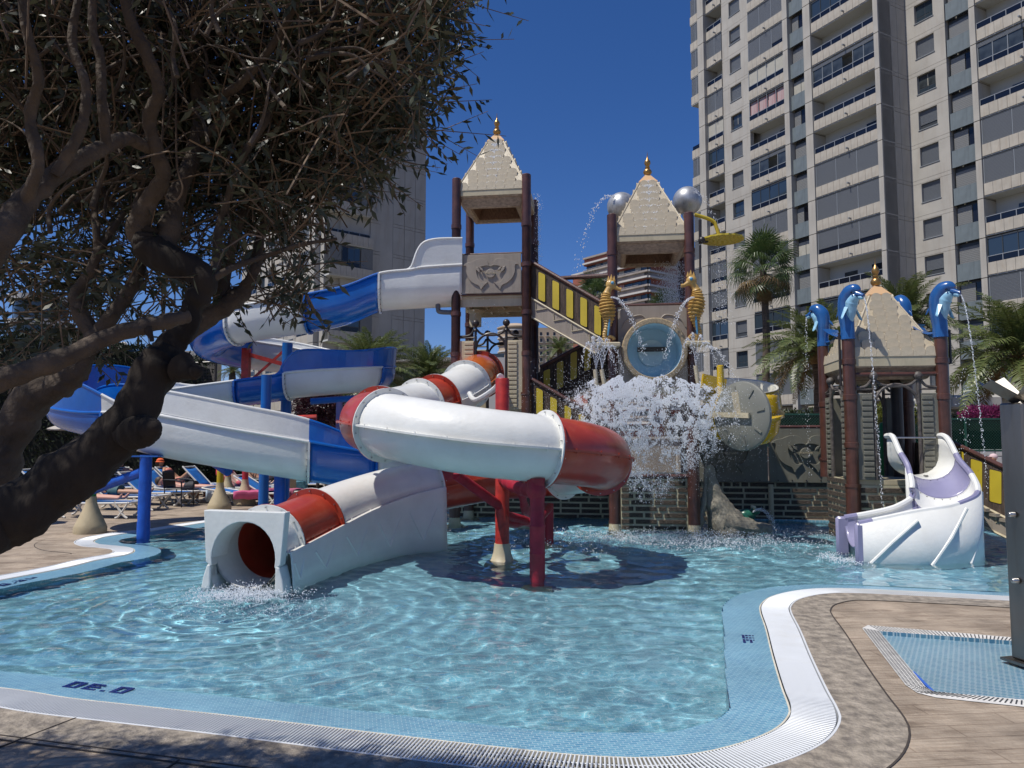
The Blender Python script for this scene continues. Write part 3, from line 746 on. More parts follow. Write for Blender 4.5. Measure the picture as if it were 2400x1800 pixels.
relief(t1, pc - v1 * .016 + Vector((0, 0, (zp1 + zp2) / 2)), u1, 1.0, .59, m_taupe, thick=.026)
for z_ in (zp1 - .02, zp2 + .02):
    MB().tube([T1[0] + Vector((0, 0, z_)), T1[1] + Vector((0, 0, z_))], .022, 8).build('rail', m_post, t1, smooth=True)
# side barrier, back barrier
MB().box((T1[3] + T1[2]) / 2 + Vector((0, 0, (zp1 + zp2) / 2)), (1.27, .03, zp2 - zp1), a1).build('back_panel', m_taupe, t1)
# lower arch front and back
zb1 = hz(1150, 785, 15.0)
arch(t1, T1[0], T1[1], zb1, hz(1180, 757, 15.0), m_dark, 2.3, m_cream)
arch(t1, T1[3], T1[2], zb1, hz(1180, 757, 15.0), m_dark, 2.3, m_cream, bricks=False)
MB().box(ctr1 + Vector((0, 0, 2.27)), (1.42, 1.42, .06), a1).build('lower_deck', m_cream, t1)
# pipe under the slide mouth
MB().tube(catmull([(-1.55, 15.2, 4.62), (-1.55, 15.2, 4.42), (-1.5, 15.2, 4.36), (-1.2, 15.15, 4.34)], 5), .05, 10).build('drain_pipe', mat('grey_pipe', (.12, .12, .13), .4), t1, smooth=True)
MB().lathe([(.088, 0), (.088, .28)], (T1[3].x, T1[3].y, hz(1109, 605, 16.5)), 16).build('poster_sleeve', mat('white_label', (.7, .7, .68), .5, var=.8, vscale=14), t1, smooth=True)

# --- tower 2 with the tipping barrel
T2 = [V2(1.95, 14.0), V2(3.40, 13.8), V2(3.61, 15.26), V2(2.15, 15.46)]
t2 = thing('play_tower', 'middle cream-roofed play tower with a big barrel mouth and two silver balls behind its roof', 'play tower', (2.78, 14.6, FLOOR), 'roofed towers of the water playground')
zt2 = [hz(1439, 503, 14.0), hz(1622, 499, 13.8)]
for i, c in enumerate(T2): post(t2, c.x, c.y, FLOOR, zt2[i] if i < 2 else zt2[0] + .15, sleeves=(3.2, 4.3, 5.25), bell=True, zr=2.0)
ze2 = hz(1530, 549, 13.9)
roof(t2, T2, ze2, .13, hz(1533, 431, 14.6), hz(1534, 409, 14.6), .165, .5, rows=8)
u2 = (T2[1] - T2[0]).normalized(); v2 = Vector((-u2.y, u2.x, 0)); a2 = math.atan2(u2.y, u2.x); ctr2 = (T2[0] + T2[2]) / 2
zT, zB = hz(1530, 718, 13.9), hz(1530, 905, 13.9)
bc = P(1532, 823, 13.9); RB = .60
# front panel with a round opening (ring of quads between circle and rectangle)
def holed_panel(c, u, n_, w_, h, cz, r, th, seg=32):
    q = MB(); vs = []
    for e in (0, th):
        for k in range(seg):
            t = 2 * math.pi * k / seg; vs.append(c + u * (r * math.cos(t)) + n_ * e + Vector((0, 0, cz + r * math.sin(t))))
        for k in range(seg):
            t = 2 * math.pi * k / seg; cx, sy = math.cos(t), math.sin(t)
            m_ = min((w_ / 2) / max(abs(cx), 1e-6), (h / 2) / max(abs(sy), 1e-6)); vs.append(c + u * (cx * m_) + n_ * e + Vector((0, 0, sy * m_)))
    fs = []
    for k in range(seg):
        j = (k + 1) % seg
        fs += [(k, j, seg + j, seg + k), (2 * seg + j, 2 * seg + k, 3 * seg + k, 3 * seg + j), (k, 2 * seg + k, 2 * seg + j, j), (seg + k, seg + j, 3 * seg + j, 3 * seg + k)]
    return q.add(vs, fs)
pc2 = (T2[0] + T2[1]) / 2 - v2 * .02 + Vector((0, 0, (zT + zB) / 2))
pc2 = pc2 + u2 * ((bc - pc2).dot(u2))
q = holed_panel(pc2, u2, -v2, 1.34, zT - zB, bc.z - (zT + zB) / 2, RB * .93, .035); q.build('front_panel', m_taupe, t2)
for sgn in (-1, 1):
    pts = [pc2 + u2 * (sgn * x) - v2 * .04 + Vector((0, 0, z - (zT + zB) / 2)) for x, z in ((.60, zT - .42), (.52, zT - .28), (.38, zT - .2), (.22, zT - .18), (.12, zT - .28))]
    MB().tube(catmull(pts, 5), .014, 6).build('dolphin_relief', m_taupe, t2, smooth=True)
MB().tube([T2[0] + Vector((0, 0, zT + .03)), T2[1] + Vector((0, 0, zT + .03))], .03, 8).build('rail', m_post, t2, smooth=True)
MB().box(ctr2 + Vector((0, 0, zB - .05)), (1.4, 1.4, .06), a2).build('deck', m_cream, t2)
MB().tube([P(1315, 652, 14.9), P(1430, 645, 14.1)], .045, 8).build('supply_pipe', m_post, t2, smooth=True)
# horizontal crossbeams low down
MB().tube([T2[0] + Vector((0, 0, 1.0)), T2[1] + Vector((0, 0, 1.0))], .045, 8).build('crossbeam', m_post, t2, smooth=True)
# silver balls on the two back posts
for i, (c, px, py) in enumerate(((T2[3], 1456, 484), (T2[2], 1611, 471))):
    p = P(px, py, c.y)
    b_ = thing('silver_ball', ('silver ball spraying water on the left back post of the middle tower', 'silver ball on the right back post of the middle tower above the yellow shower')[i], 'ball', p, 'silver balls on the middle tower')
    MB().ball(p, .305, 28, 20).build('ball', m_silver, b_, smooth=True)
    MB().lathe([(.10, -.36), (.12, -.3), (.12, -.24), (.08, -.2)], p, 16).build('collar', m_steel, b_, smooth=True)
# tipping barrel
bar = thing('tipping_barrel', 'big round barrel with wood-look rim and pale blue inside on the middle tower', 'barrel', bc)
axis = (-v2 + Vector((0, 0, -.06))).normalized(); bx = u2; bz = bx.cross(axis) * -1
if bz.z < 0: bz = -bz
def BM(r, t, d): return bc + (bx * math.cos(t) + bz * math.sin(t)) * r + axis * d
def lathe_ax(prof, seg=40):
    vs = [BM(r, 2 * math.pi * k / seg, d) for r, d in prof for k in range(seg)]; fs = []
    for i in range(len(prof) - 1):
        for k in range(seg):
            j = (k + 1) % seg; fs.append((i * seg + k, i * seg + j, (i + 1) * seg + j, (i + 1) * seg + k))
    return MB().add(vs, fs)
lathe_ax([(RB * .98, -.5), (RB, 0), (RB * 1.02, .30), (RB * .985, .34), (RB * .86, .345), (RB * .84, .33)]).build('rim', mat('pale_wood', (.36, .28, .17), .6, var=.4, vscale=6, stretch=(5, 1, 5), bump=.5), bar, smooth=True)
lathe_ax([(RB * .84, .33), (RB * .84, .1), (RB * .83, -.25), (RB * .82, -.70), (.001, -.70)]).build('inner_shell', mat('pale_blue_gel', (.55, .76, .84), .35, var=.1, vscale=2), bar, smooth=True)
lathe_ax([(RB * .44, -.69), (RB * .44, -.64), (.001, -.64)]).build('back_disc', mat('back_disc', (.72, .82, .80), .4), bar, smooth=True)
MB().bar(BM(.30, math.pi * .93, -.50), BM(.30, math.pi * .07, -.50), .05, .09).build('pivot_bar', mat('rusty_bar', (.06, .04, .03), .6), bar)

# seahorses standing on brackets
m_sea = mat('seahorse_gold', (0.50, 0.31, 0.09), 0.45, coat=.15, var=.25, vscale=12)
m_seab = mat('seahorse_blue', (0.10, 0.32, 0.5), 0.4)
def seahorse(pt, pb, face, lab):
    h = pt.z - pb.z; k = h / 1.2
    sh = thing('seahorse_figure', lab, 'figure', pb, 'seahorse water spouts of the middle tower')
    def W(x, z, y=0): return pb + Vector((x * face * k, y * k, z * k))
    spine = catmull([W(.05, .02), W(-.04, .06), W(-.05, .16), W(0, .3), (W(.02, .45)), W(0, .62), W(-.02, .78), W(-.0, .9), W(.05, 1.0)], 6)
    n = len(spine); rad = []
    for i in range(n):
        t = i / (n - 1); r = .035 + .095 * math.exp(-((t - .62) / .19) ** 2) + .02 * t
        rad.append(r * k * (1 + .13 * (1 if i % 2 else -1) * (t < .86)))
    MB().tube(spine, rad, 14).build('body', m_sea, sh, smooth=True)
    MB().ball(W(.07, 1.05), .085 * k, 14, 10, (1.1, .8, 1.15)).build('head', m_sea, sh, smooth=True)
    MB().tube([W(.1, 1.03), W(.2, .97), W(.25, .96)], [.05 * k, .03 * k, .036 * k], 10).build('snout', m_sea, sh, smooth=True)
    q = MB()
    for dx, dz in ((-.02, .1), (.03, .13), (.08, .1)): q.lathe([(.03 * k, 0), (.004, .09 * k)], W(.05 + dx, 1.02 + dz), 6)
    for j in range(6): q.lathe([(.022 * k, 0), (.003, .05 * k)], W(-.115 - .02 * math.sin(j), .5 + .07 * j), 5)
    kind(q.build('crown_spikes', m_sea, sh), 'stuff')
    MB().ball(W(.09, 1.07, -.065), .03 * k, 10, 8).build('eye', m_seab, sh, smooth=True)
    MB().tube([W(.0, .12, -.055), W(.02, .3, -.07), W(.03, .45, -.09)], [.012 * k, .02 * k, .012 * k], 6).build('belly_stripe', m_seab, sh, smooth=True)
    q = MB(); q.tube([W(.05 + .07 * math.cos(t) * (1 - t / 9), .05 + .06 * math.sin(t)) for t in [j * .5 for j in range(12)]], [(.035 - .002 * j) * k for j in range(12)], 8); q.build('tail', m_sea, sh, smooth=True)
    MB().box(pb + Vector((.0, 0, -.05)), (.46, .3, .09), bev=.02).build('bracket', m_cream, sh)
seahorse(P(1424, 648, 13.75), P(1424, 803, 13.75), 1, 'golden seahorse figure on the left post of the middle tower')
seahorse(P(1634, 638, 13.6), P(1633, 800, 13.6), -1, 'golden seahorse figure on the right post of the middle tower')
# yellow overhead shower
ys_ = thing('overhead_shower', 'yellow scalloped overhead shower head on a bent arm at the right of the middle tower', 'shower', P(1634, 503, 13.8))
q = MB().tube(catmull([P(1628, 503, 13.8), P(1655, 511, 13.8), P(1673, 520, 13.8), P(1679, 533, 13.8), P(1684, 548, 13.8)], 5), .035, 10); q.build('arm', m_yel, ys_, smooth=True)
dc = P(1693, 561, 13.8); q = MB(); prof = []
n_ = 40; top = [dc + Vector((.40 * (1 + .035 * math.cos(k * 16 * 2 * math.pi / n_)) * math.cos(2 * math.pi * k / n_), .40 * (1 + .035 * math.cos(k * 16 * 2 * math.pi / n_)) * math.sin(2 * math.pi * k / n_), 0)) for k in range(n_)]
q.add([p + Vector((0, 0, .03 - .02)) for p in top] + [p + Vector((0, 0, -.02)) for p in top] + [dc + Vector((0, 0, .07)), dc + Vector((0, 0, -.02))],
      [(k, (k + 1) % n_, n_ + (k + 1) % n_, n_ + k) for k in range(n_)] + [(k, (k + 1) % n_, 2 * n_) for k in range(n_)] + [(n_ + k, n_ + (k + 1) % n_, 2 * n_ + 1) for k in range(n_)])
q.build('shower_head', m_yel, ys_)
q = MB()
for r_ in (.09, .17, .25, .31, .36):
    for k in range(int(r_ * 60)): q.lathe([(.022, -.022), (.018, -.03), (.001, -.03)], dc + Vector((r_ * math.cos(2 * math.pi * k / int(r_ * 60)), r_ * math.sin(2 * math.pi * k / int(r_ * 60)), 0)), 6)
kind(q.build('nozzles', m_yel, ys_), 'stuff')
# valve gear on the right post
q = MB(); q.tube([P(1641, 515, 13.7), P(1641, 560, 13.7)], .03, 8); q.ball(P(1645, 563, 13.65), .07, 10, 8); q.tube([P(1638, 570, 13.7), P(1660, 566, 13.7)], .02, 6); q.tube([P(1641, 575, 13.7), P(1641, 640, 13.7)], .022, 8)
q.build('valve', m_dark, t2, smooth=True)
# short cream spray pipes at both sides of the barrel
for i, (x0, y0, x1, y1) in enumerate(((1395, 866, 1398, 905), (1410, 866, 1417, 905), (1630, 857, 1636, 898))):
    MB().tube([P(x0, y0, 13.3), P(x1, y1, 13.3)], .04, 10).build('spray_pipe', m_cream, t2, smooth=True)

# --- tower 3
T3 = [V2(5.69, 12.3), V2(7.14, 12.1), V2(7.34, 13.56), V2(5.89, 13.76)]
t3 = thing('play_tower', 'low cream-roofed play tower with blue dolphins on its posts, above the lavender slide', 'play tower', (6.5, 12.9, FLOOR), 'roofed towers of the water playground')
zt3 = [hz(1994, 793, 12.3), hz(2210, 788, 12.1), hz(2145, 760, 13.56), hz(1955, 812, 13.76)]
for i, c in enumerate(T3): post(t3, c.x, c.y, FLOOR if i != 3 else 1.0, zt3[i], r=.102, rr=.118, sleeves=(1.55, 2.35, 2.95) if i < 2 else (2.3,), zr=.9 if i != 3 else 1.3, bell=(i == 2))
ze3 = hz(2100, 834, 12.2)
roof(t3, T3, ze3, .17, hz(2070, 694, 12.93), hz(2063, 669, 12.93), .165, .52, rows=8)
u3 = (T3[1] - T3[0]).normalized(); v3 = Vector((-u3.y, u3.x, 0)); a3 = math.atan2(u3.y, u3.x); ctr3 = (T3[0] + T3[2]) / 2
zd3 = 1.02
MB().box(ctr3 + Vector((0, 0, zd3 - .04)), (1.4, 1.4, .08), a3).build('deck', m_cream, t3)
zb3 = hz(2100, 905, 12.2); zk3 = hz(2057, 881, 12.2)
arch(t3, T3[0], T3[1], zb3, zk3, m_darkg, zd3, m_grey, flank=.32)
arch(t3, T3[3], T3[0], zb3, zk3, m_darkg, zd3, m_grey, flank=.34)
arch(t3, T3[3], T3[2], zb3, zk3, m_darkg, zd3, m_grey, bricks=False)
MB().tube([T3[0] + Vector((0, 0, zb3 + .2)) - v3 * .0, T3[1] + Vector((0, 0, zb3 + .2))], .035, 8).build('rail', m_post, t3, smooth=True)
for i in (0, 1):   # thin supply pipes beside the front posts
    s = 1 if i else -1
    c = T3[i] + u3 * (.14 * (1 if i else -1))
    q = MB().tube([c + Vector((0, 0, zt3[i] + .1)), c + Vector((0, 0, 2.95 if i else 2.6)), T3[i] + Vector((0, 0, 2.92 if i else 2.58))], .022, 8); q.build('supply_pipe', m_dark, t3, smooth=True)
# grilles and posts inside the arch
MB().lathe([(.1, FLOOR), (.1, zb3 + .6)], (7.0, 13.3, 0), 14).build('inner_post', m_dark, t3, smooth=True)

def dolphin(base, ang, lab, sc=1.0, grp='blue dolphin spouts on the tower posts'):
    d = thing('dolphin_figure', lab, 'dolphin', base, grp)
    M = Matrix.Rotation(ang, 3, 'Z')
    def W(x, y, z): return base + M @ Vector((x, y, z)) * sc
    body = catmull([W(0, 0, 0), W(0, 0, .16), W(-.015, 0, .3), W(-.02, 0, .46), W(.0, 0, .6), W(.07, 0, .7), W(.16, 0, .73), W(.24, 0, .70)], 5)
    n = len(body); rr = np.interp(np.linspace(0, 1, n), [0, .15, .35, .6, .75, .88, 1], [.105, .10, .115, .125, .115, .085, .03])
    MB().tube(body, [r * sc for r in rr], 18).build('body', m_dblue, d, smooth=True)
    bel = catmull([W(.045, 0, .17), W(.05, 0, .32), W(.06, 0, .45), W(.085, 0, .55), W(.14, 0, .61), W(.20, 0, .64)], 5)
    n = len(bel); rr = np.interp(np.linspace(0, 1, n), [0, .3, .6, .85, 1], [.02, .085, .10, .075, .04])
    MB().tube(bel, [r * sc for r in rr], 16).build('belly', m_dbelly, d, smooth=True)
    MB().tube([W(.2, 0, .66), W(.28, 0, .63), W(.315, 0, .615)], [.055 * sc, .032 * sc, .028 * sc], 12).build('snout', m_dblue, d, smooth=True)
    MB().tube([W(.24, 0, .605), W(.29, 0, .585), W(.30, 0, .58)], [.035 * sc, .028 * sc, .02 * sc], 10).build('jaw', m_dbelly, d, smooth=True)
    # tail fluke sweeping out behind
    q = MB(); tl = catmull([W(-.02, 0, .08), W(-.14, 0, .06), W(-.26, 0, .12), W(-.34, 0, .20)], 4); n = len(tl)
    for i in range(n):
        t = i / (n - 1); wd = (.05 + .11 * t) * sc; th = (.05 - .042 * t) * sc; c = tl[i]; side = M @ Vector((0, 1, 0)); up = Vector((0, 0, 1))
        q.v += [tuple(c + side * wd), tuple(c + up * th), tuple(c - side * wd), tuple(c - up * th)]
        if i:
            o_ = (i - 1) * 4
            for k in range(4): q.f.append((o_ + k, o_ + (k + 1) % 4, o_ + 4 + (k + 1) % 4, o_ + 4 + k)); q.m.append(0)
    q.build('tail_fluke', m_dblue, d, smooth=True)
    for s in (-1, 1):
        q = MB(); pts = [(W(.04, .09 * s, .50)), W(.10, .08 * s, .48), W(.10, .2 * s, .30), W(.06, .185 * s, .33)]
        q.add([p for p in pts] + [p + Vector((0, 0, -.02)) + M @ Vector((-.012, 0, 0)) for p in pts], [(0, 1, 2, 3), (7, 6, 5, 4), (0, 4, 5, 1), (1, 5, 6, 2), (2, 6, 7, 3), (3, 7, 4, 0)])
        q.build('flipper', m_dbelly, d)
        MB().ball(W(.17, .085 * s, .68), .014 * sc, 8, 6).build('eye', mat('eye_black', (.01, .01, .01), .2), d, smooth=True)
    q = MB().tube([W(-.07, 0, .48), W(-.17, 0, .43), W(-.21, 0, .37)], [.05 * sc, .022 * sc, .006 * sc], 8, sx=.4); q.build('dorsal_fin', m_dblue, d, smooth=True)
    return W(.31, 0, .59)
mouths = []
mouths.append(dolphin(Vector((T3[0].x, T3[0].y, zt3[0] - .02)), R(-68), 'blue dolphin spouting water on the left front post of the low tower', 1.12))
mouths.append(dolphin(Vector((T3[1].x, T3[1].y, zt3[1] - .02)), R(-62), 'blue dolphin spouting water on the right front post of the low tower', 1.12))
mouths.append(dolphin(Vector((T3[3].x, T3[3].y, zt3[3] - .0)), R(130), 'blue dolphin turned away on the back left post of the low tower', 1.0))
mouths.append(dolphin(Vector((T3[2].x, T3[2].y, zt3[2] - .25)), R(100), 'blue dolphin half hidden behind the low tower roof', 1.0))
# base of tower 3: courses of moulded bricks
def brick_wall(name, lab, p0, p1, z0, z1, bw=.40, bh=.082, th=.12, cap=True, grp=None, lim=300):
    p0, p1 = V2(*p0), V2(*p1); u = (p1 - p0).normalized(); L = (p1 - p0).length; n_ = Vector((u.y, -u.x, 0)); an = math.atan2(u.y, u.x)
    wl = thing(name, lab, 'wall', (p0 + p1) / 2 + Vector((0, 0, z0)), grp)
    MB().box((p0 + p1) / 2 - n_ * th / 2 + Vector((0, 0, (z0 + z1) / 2)), (L, th, z1 - z0), an).build('mortar_panel', m_mort, wl)
    proto = None; z = max(z0, -.1) + .05; row = 0; cnt = 0
    while z < z1 - bh * .7:
        x = .03 - (bw * .45 if row % 2 else 0); rr = random.Random(row * 7 + 1)
        while x < L - .03:
            w_ = bw * rr.choice([.35, 1, 1, 1.25]); a_, b_ = max(x, .02), min(x + w_, L - .02)
            if b_ - a_ > .06:
                c = p0 + u * ((a_ + b_) / 2) + n_ * .006 + Vector((0, 0, z + bh / 2))
                if proto is None:
                    proto = MB().box((0, 0, 0), (1, .03, bh), bev=.006).build('brick', m_brk, wl); proto.data.transform(Matrix.Translation(ORG[wl.name]))
                    proto.location = c - ORG[wl.name]; proto.rotation_euler = (0, 0, an); proto.scale = (b_ - a_, 1, 1)
                else: share(proto, 'brick', c, (0, 0, an), wl, (b_ - a_, 1, 1))
                cnt += 1
            x += w_ + .042
        z += bh + .040; row += 1
    return wl, u, n_
W0, W1 = (-1.4, 16.75), (10.5, 15.15)
zw = hz(1850, 1131, 15.3)
wl, uw, nw = brick_wall('brick_parapet', 'long moulded brick wall with cream joints standing in the water behind the towers', W0, W1, -.2, zw, lim=400)
brick_wall('brick_parapet', 'short brick-patterned base under the low dolphin tower', (5.72, 12.32), (7.1, 12.14), -.3, .93)
_pn = pc2 + v2 * .35; _a = _pn - u2 * .66; _b = _pn + u2 * .66
brick_wall('brick_parapet', 'narrow moulded brick panel low under the barrel of the middle tower', (_a.x, _a.y), (_b.x, _b.y), -.2, 1.05)
brick_wall('brick_parapet', 'brick-patterned left side of the base under the low dolphin tower', (5.87, 13.7), (5.70, 12.36), -.3, 1.02)
# relief panels above the wall
Lw = (V2(*W1) - V2(*W0)).length
def wpt(px, py):
    r = ray(px, py); p0 = V2(*W0); # intersect with the wall plane
    k = (nw.dot(p0 - Vector((0, 0, CH)) * 0)) / (nw.x * r.x + nw.y * r.y); return Vector((r.x * k, r.y * k, CH + r.z * k))
zr0, zr1 = wpt(1850, 1131).z + .0, wpt(1850, 1004).z
for i, (xa, xb, lab) in enumerate(((1802, 1976, 'dark grey panel with two raised dolphins round a ball, next to the low tower'), (1622, 1800, 'dark grey dolphin relief panel half hidden by spray'),)):
    A_, B_ = wpt(xa, 1131), wpt(xb, 1131); c = (A_ + B_) / 2; c.z = 0; L = (B_ - A_).length
    pn = thing('relief_panel', lab, 'panel', (c.x, c.y, zr0), 'dolphin relief panels')
    MB().box(c + nw * .03 + Vector((0, 0, (zr0 + zr1) / 2)), (L - .01, .05, zr1 - zr0), math.atan2(uw.y, uw.x)).build('panel', m_grey, pn, bevel=.008)
    relief(pn, c + nw * .056 + Vector((0, 0, (zr0 + zr1) / 2 + .05)), uw, 1.0, L * .47, m_grey, thick=.045)
    MB().tube([c - uw * L / 2 + Vector((0, 0, zr1 + .03)) + nw * .03, c + uw * L / 2 + Vector((0, 0, zr1 + .03)) + nw * .03], .035, 8).build('top_rail', m_post, pn, smooth=True)
    q = MB()
    for k in range(5): q.lathe([(.014, 0), (.014, .02)], c + uw * ((k - 2) * L / 5.2) + nw * .06 + Vector((0, 0, zr0 + .05)), 6, M=Matrix.Rotation(R(90), 3, 'X'))
    q.build('bolts', m_dark, pn)
# cream stub post at the wall
stb = thing('bollard', 'short cream pillar in front of the brick wall', 'pillar', V2(*W0) + uw * 6.2)
pp = wpt(1805, 1218); MB().tube([pp + nw * .15 + Vector((0, 0, -.5)), pp + nw * .15 + Vector((0, 0, hz(1805, 1139, 15.2) - pp.z))], .055, 14).build('pillar', m_cream, stb, smooth=True)

# staircases with yellow windows
def stair(lab, top, bot, wins, Ya, Yb, stringer=None, rail=None):
    """top/bot: ((x,y),(x,y)) photo points left and right; depth Ya left, Yb right"""
    def W(x, y, e=0.0):
        t = (x - top[0][0]) / (top[1][0] - top[0][0]); p = P(x, y, 1 / (1 / Ya + (1 / Yb - 1 / Ya) * t)); return p + Vector((0, -e, 0))
    st = thing('stair_flight', lab, 'stairs', W((top[0][0] + top[1][0]) / 2, bot[0][1]), 'stair flights with yellow windows')
    q = MB(); o4 = [W(*top[0]), W(*top[1]), W(*bot[1]), W(*bot[0])]
    q.add(o4 + [p + Vector((0, .06, 0)) for p in o4], [(0, 1, 2, 3), (7, 6, 5, 4), (0, 4, 5, 1), (1, 5, 6, 2), (2, 6, 7, 3), (3, 7, 4, 0)]); q.build('side_panel', m_wood, st)
    for (x0, x1, yt, yb, sk) in wins:
        for e0, e1, g_, nm, mm in ((.0, .012, 1.6, 'window_frame', m_dark), (.012, .03, 0, 'yellow_window', m_yel)):
            pts = []; w_ = (x1 - x0) / 2 + g_; h = (yb - yt) / 2 + g_; cx, cy = (x0 + x1) / 2, (yt + yb) / 2; rr = 3.2
            for qx, qy, a0 in ((1, -1, -90), (1, 1, 0), (-1, 1, 90), (-1, -1, 180)):
                for k in range(5):
                    a_ = R(a0 + k * 22.5); x = cx + qx * (w_ - rr) + rr * math.cos(a_); y = cy + qy * (h - rr) + rr * math.sin(a_)
                    pts.append((x, y + (x - cx) * sk))
            MB().add([W(x, y, e0) for x, y in pts] + [W(x, y, e1) for x, y in pts], [tuple(range(20)), tuple(range(39, 19, -1))] + [(i, (i + 1) % 20, 20 + (i + 1) % 20, 20 + i) for i in range(20)]).build(nm, mm, st)
    MB().tube([W(top[0][0], top[0][1] - 1), W(top[1][0], top[1][1] - 1)], .04, 8).build('handrail', m_post if rail is None else rail, st, smooth=True)
    # far side panel and steps between
    q = MB(); off = Vector((0, 1.1, 0)); o5 = [p + off for p in o4]
    q.add(o5 + [p + Vector((0, .06, 0)) for p in o5], [(0, 1, 2, 3), (7, 6, 5, 4), (0, 4, 5, 1), (1, 5, 6, 2), (2, 6, 7, 3), (3, 7, 4, 0)]); q.build('far_panel', m_wood, st)
    ns = 8; first = None
    for k in range(ns):
        t = (k + .5) / ns; p = o4[3].lerp(o4[2], t) + Vector((0, .58, .02))
        MB().box(p, ((o4[2] - o4[3]).length / ns + .02, 1.04, .05)).build('tread', m_taupe, st)
    if stringer:
        (a, b, c, d) = [W(x, y, .01) for x, y in stringer]
        q = MB().add([a, b, c, d] + [p + Vector((0, .08, 0)) for p in (a, b, c, d)], [(0, 1, 2, 3), (7, 6, 5, 4), (0, 4, 5, 1), (1, 5, 6, 2), (2, 6, 7, 3), (3, 7, 4, 0)]); q.build('stringer', m_taupe, st, bevel=.01)
        MB().tube([a + Vector((0, -.01, 0)), b + Vector((0, -.01, 0))], .022, 6).build('stringer_lip', m_cream, st, smooth=True)
        MB().tube([d + Vector((0, -.01, 0)), c + Vector((0, -.01, 0))], .022, 6).build('stringer_lip', m_cream, st, smooth=True)
        for k in range(4):
            t0, t1 = (k + .35) / 4.4, (k + .95) / 4.4
            x0, y0 = stringer[0][0] + (stringer[1][0] - stringer[0][0]) * t0, 0
            def lin(pa, pb, x): return pa[1] + (pb[1] - pa[1]) * (x - pa[0]) / (pb[0] - pa[0])
            x1_ = stringer[0][0] + (stringer[1][0] - stringer[0][0]) * t1
            yl = lin(stringer[0], stringer[1], x0) + 22
            MB().bar(W(x0, yl, .02), W(x1_, yl - 4, .02), .03, .012).build('step_mark', m_cream, st)
            MB().bar(W(x0, yl, .02), W(x0 - 1, yl - 17, .02), .03, .010).build('step_mark', m_cream, st)
    return st
wn = [(1262 + 32.7 * k - .2, 1277.3 + 32.7 * k, 641 + 19.4 * k, 705.5 + 19.7 * k, .45) for k in range(5)]
stair('upper stairs with five yellow windows running down right from the tall tower', ((1243, 613), (1431, 722)), ((1243, 696), (1431, 806)), wn, 14.95, 14.1,
      stringer=((1241, 697), (1426, 805), (1396, 829), (1241, 741)))
stair('middle stairs seen behind the spray, climbing right below the upper flight', ((1266, 862), (1440, 770)), ((1266, 968), (1440, 880)),
      [(1274, 1289, 867, 915, -.4), (1305, 1320, 848, 910, -.4), (1337, 1352, 826, 889, -.4), (1369, 1384, 805, 868, -.4)], 15.9, 15.6)
stair('lower stairs with yellow windows half behind the splashing water', ((1240, 886), (1440, 1000)), ((1240, 990), (1440, 1100)),
      [(1257, 1272, 912, 974, .5), (1289.5, 1305, 933, 995, .5), (1323, 1338, 953, 1015, .5), (1356, 1371, 972, 1034, .5)], 14.9, 14.3)
stair('stairs with yellow windows running down right beside the lavender slide', ((2232, 1038), (2420, 1128)), ((2232, 1148), (2420, 1245)),
      [(2234, 2256, 1056, 1124, .35), (2274, 2299, 1079, 1155, .3), (2318, 2344, 1103, 1178, .25)], 12.3, 11.0,
      stringer=((2232, 1150), (2420, 1247), (2420, 1290), (2232, 1200)))

# yellow and white curled slide behind the splash, with the grey wheel
m_yslide = mat('yellow_gelcoat', (0.62, 0.40, 0.01), 0.25, coat=.5, var=.15, vscale=4)
m_ivory = mat('ivory_gelcoat', (0.72, 0.70, 0.60), 0.3, coat=.3)
cs_ = thing('curl_slide', 'yellow bowl-shaped slide with an ivory inside, curling behind the grey disc', 'slide', (4.6, 13.4, .8))
cc = P(1768, 898, 13.3)
def bowl(prof, a0, a1, n, mt, nm):
    vs = []; 
    for r, z in prof:
        for k in range(n + 1):
            t = a0 + (a1 - a0) * k / n; vs.append(cc + Vector((r * math.cos(t) * 1.1, r * math.sin(t) + .75, z + r * math.sin(t) * .30)))
    fs = [(i * (n + 1) + k, i * (n + 1) + k + 1, (i + 1) * (n + 1) + k + 1, (i + 1) * (n + 1) + k) for i in range(len(prof) - 1) for k in range(n)]
    MB().add(vs, fs).build(nm, mt, cs_, smooth=True, solid=.015)
bowl([(.60, .0), (.64, -.12), (.66, -.34), (.62, -.40), (.70, -.46), (.70, -.50), (.64, -.56), (.60, -.80), (.48, -.98), (.2, -1.05)], R(-170), R(190), 36, m_yslide, 'outer_shell')
bowl([(.62, .012), (.585, .0), (.57, -.3), (.5, -.6), (.3, -.75), (.01, -.78)], R(-180), R(180), 36, m_ivory, 'inner_shell')
q = MB(); q.bar(P(1645, 892, 13.5), P(1700, 905, 13.6), .05, .26); q.build('side_wall', m_yslide, cs_)
MB().lathe([(.062, 0), (.062, .62), (.05, .63)], P(1689, 905, 13.2) + Vector((0, 0, -.25)), 18).build('post', m_yslide, cs_, smooth=True)
gd = thing('grey_wheel', 'large grey disc with radial ribs turning under the spray', 'wheel', P(1739, 968, 12.9))
gc = P(1738, 975, 12.7); gn = Vector((-.84, -.54, .0)).normalized(); gx = Vector((-gn.y, gn.x, 0)); RG = .60
if gx.x < 0: gx = -gx
def GM(r, t, e): return gc + gx * (r * math.cos(t)) + Vector((0, 0, r * math.sin(t))) + gn * e
q = MB(); prof = [(.001, .06), (RG * .5, .055), (RG * .96, .03), (RG, .015), (RG * 1.01, -.03), (RG * .9, -.05), (.001, -.06)]; sg = 40
vs = [GM(r, 2 * math.pi * k / sg, e) for r, e in prof for k in range(sg)]
q.add(vs, [(i * sg + k, i * sg + (k + 1) % sg, (i + 1) * sg + (k + 1) % sg, (i + 1) * sg + k) for i in range(len(prof) - 1) for k in range(sg)])
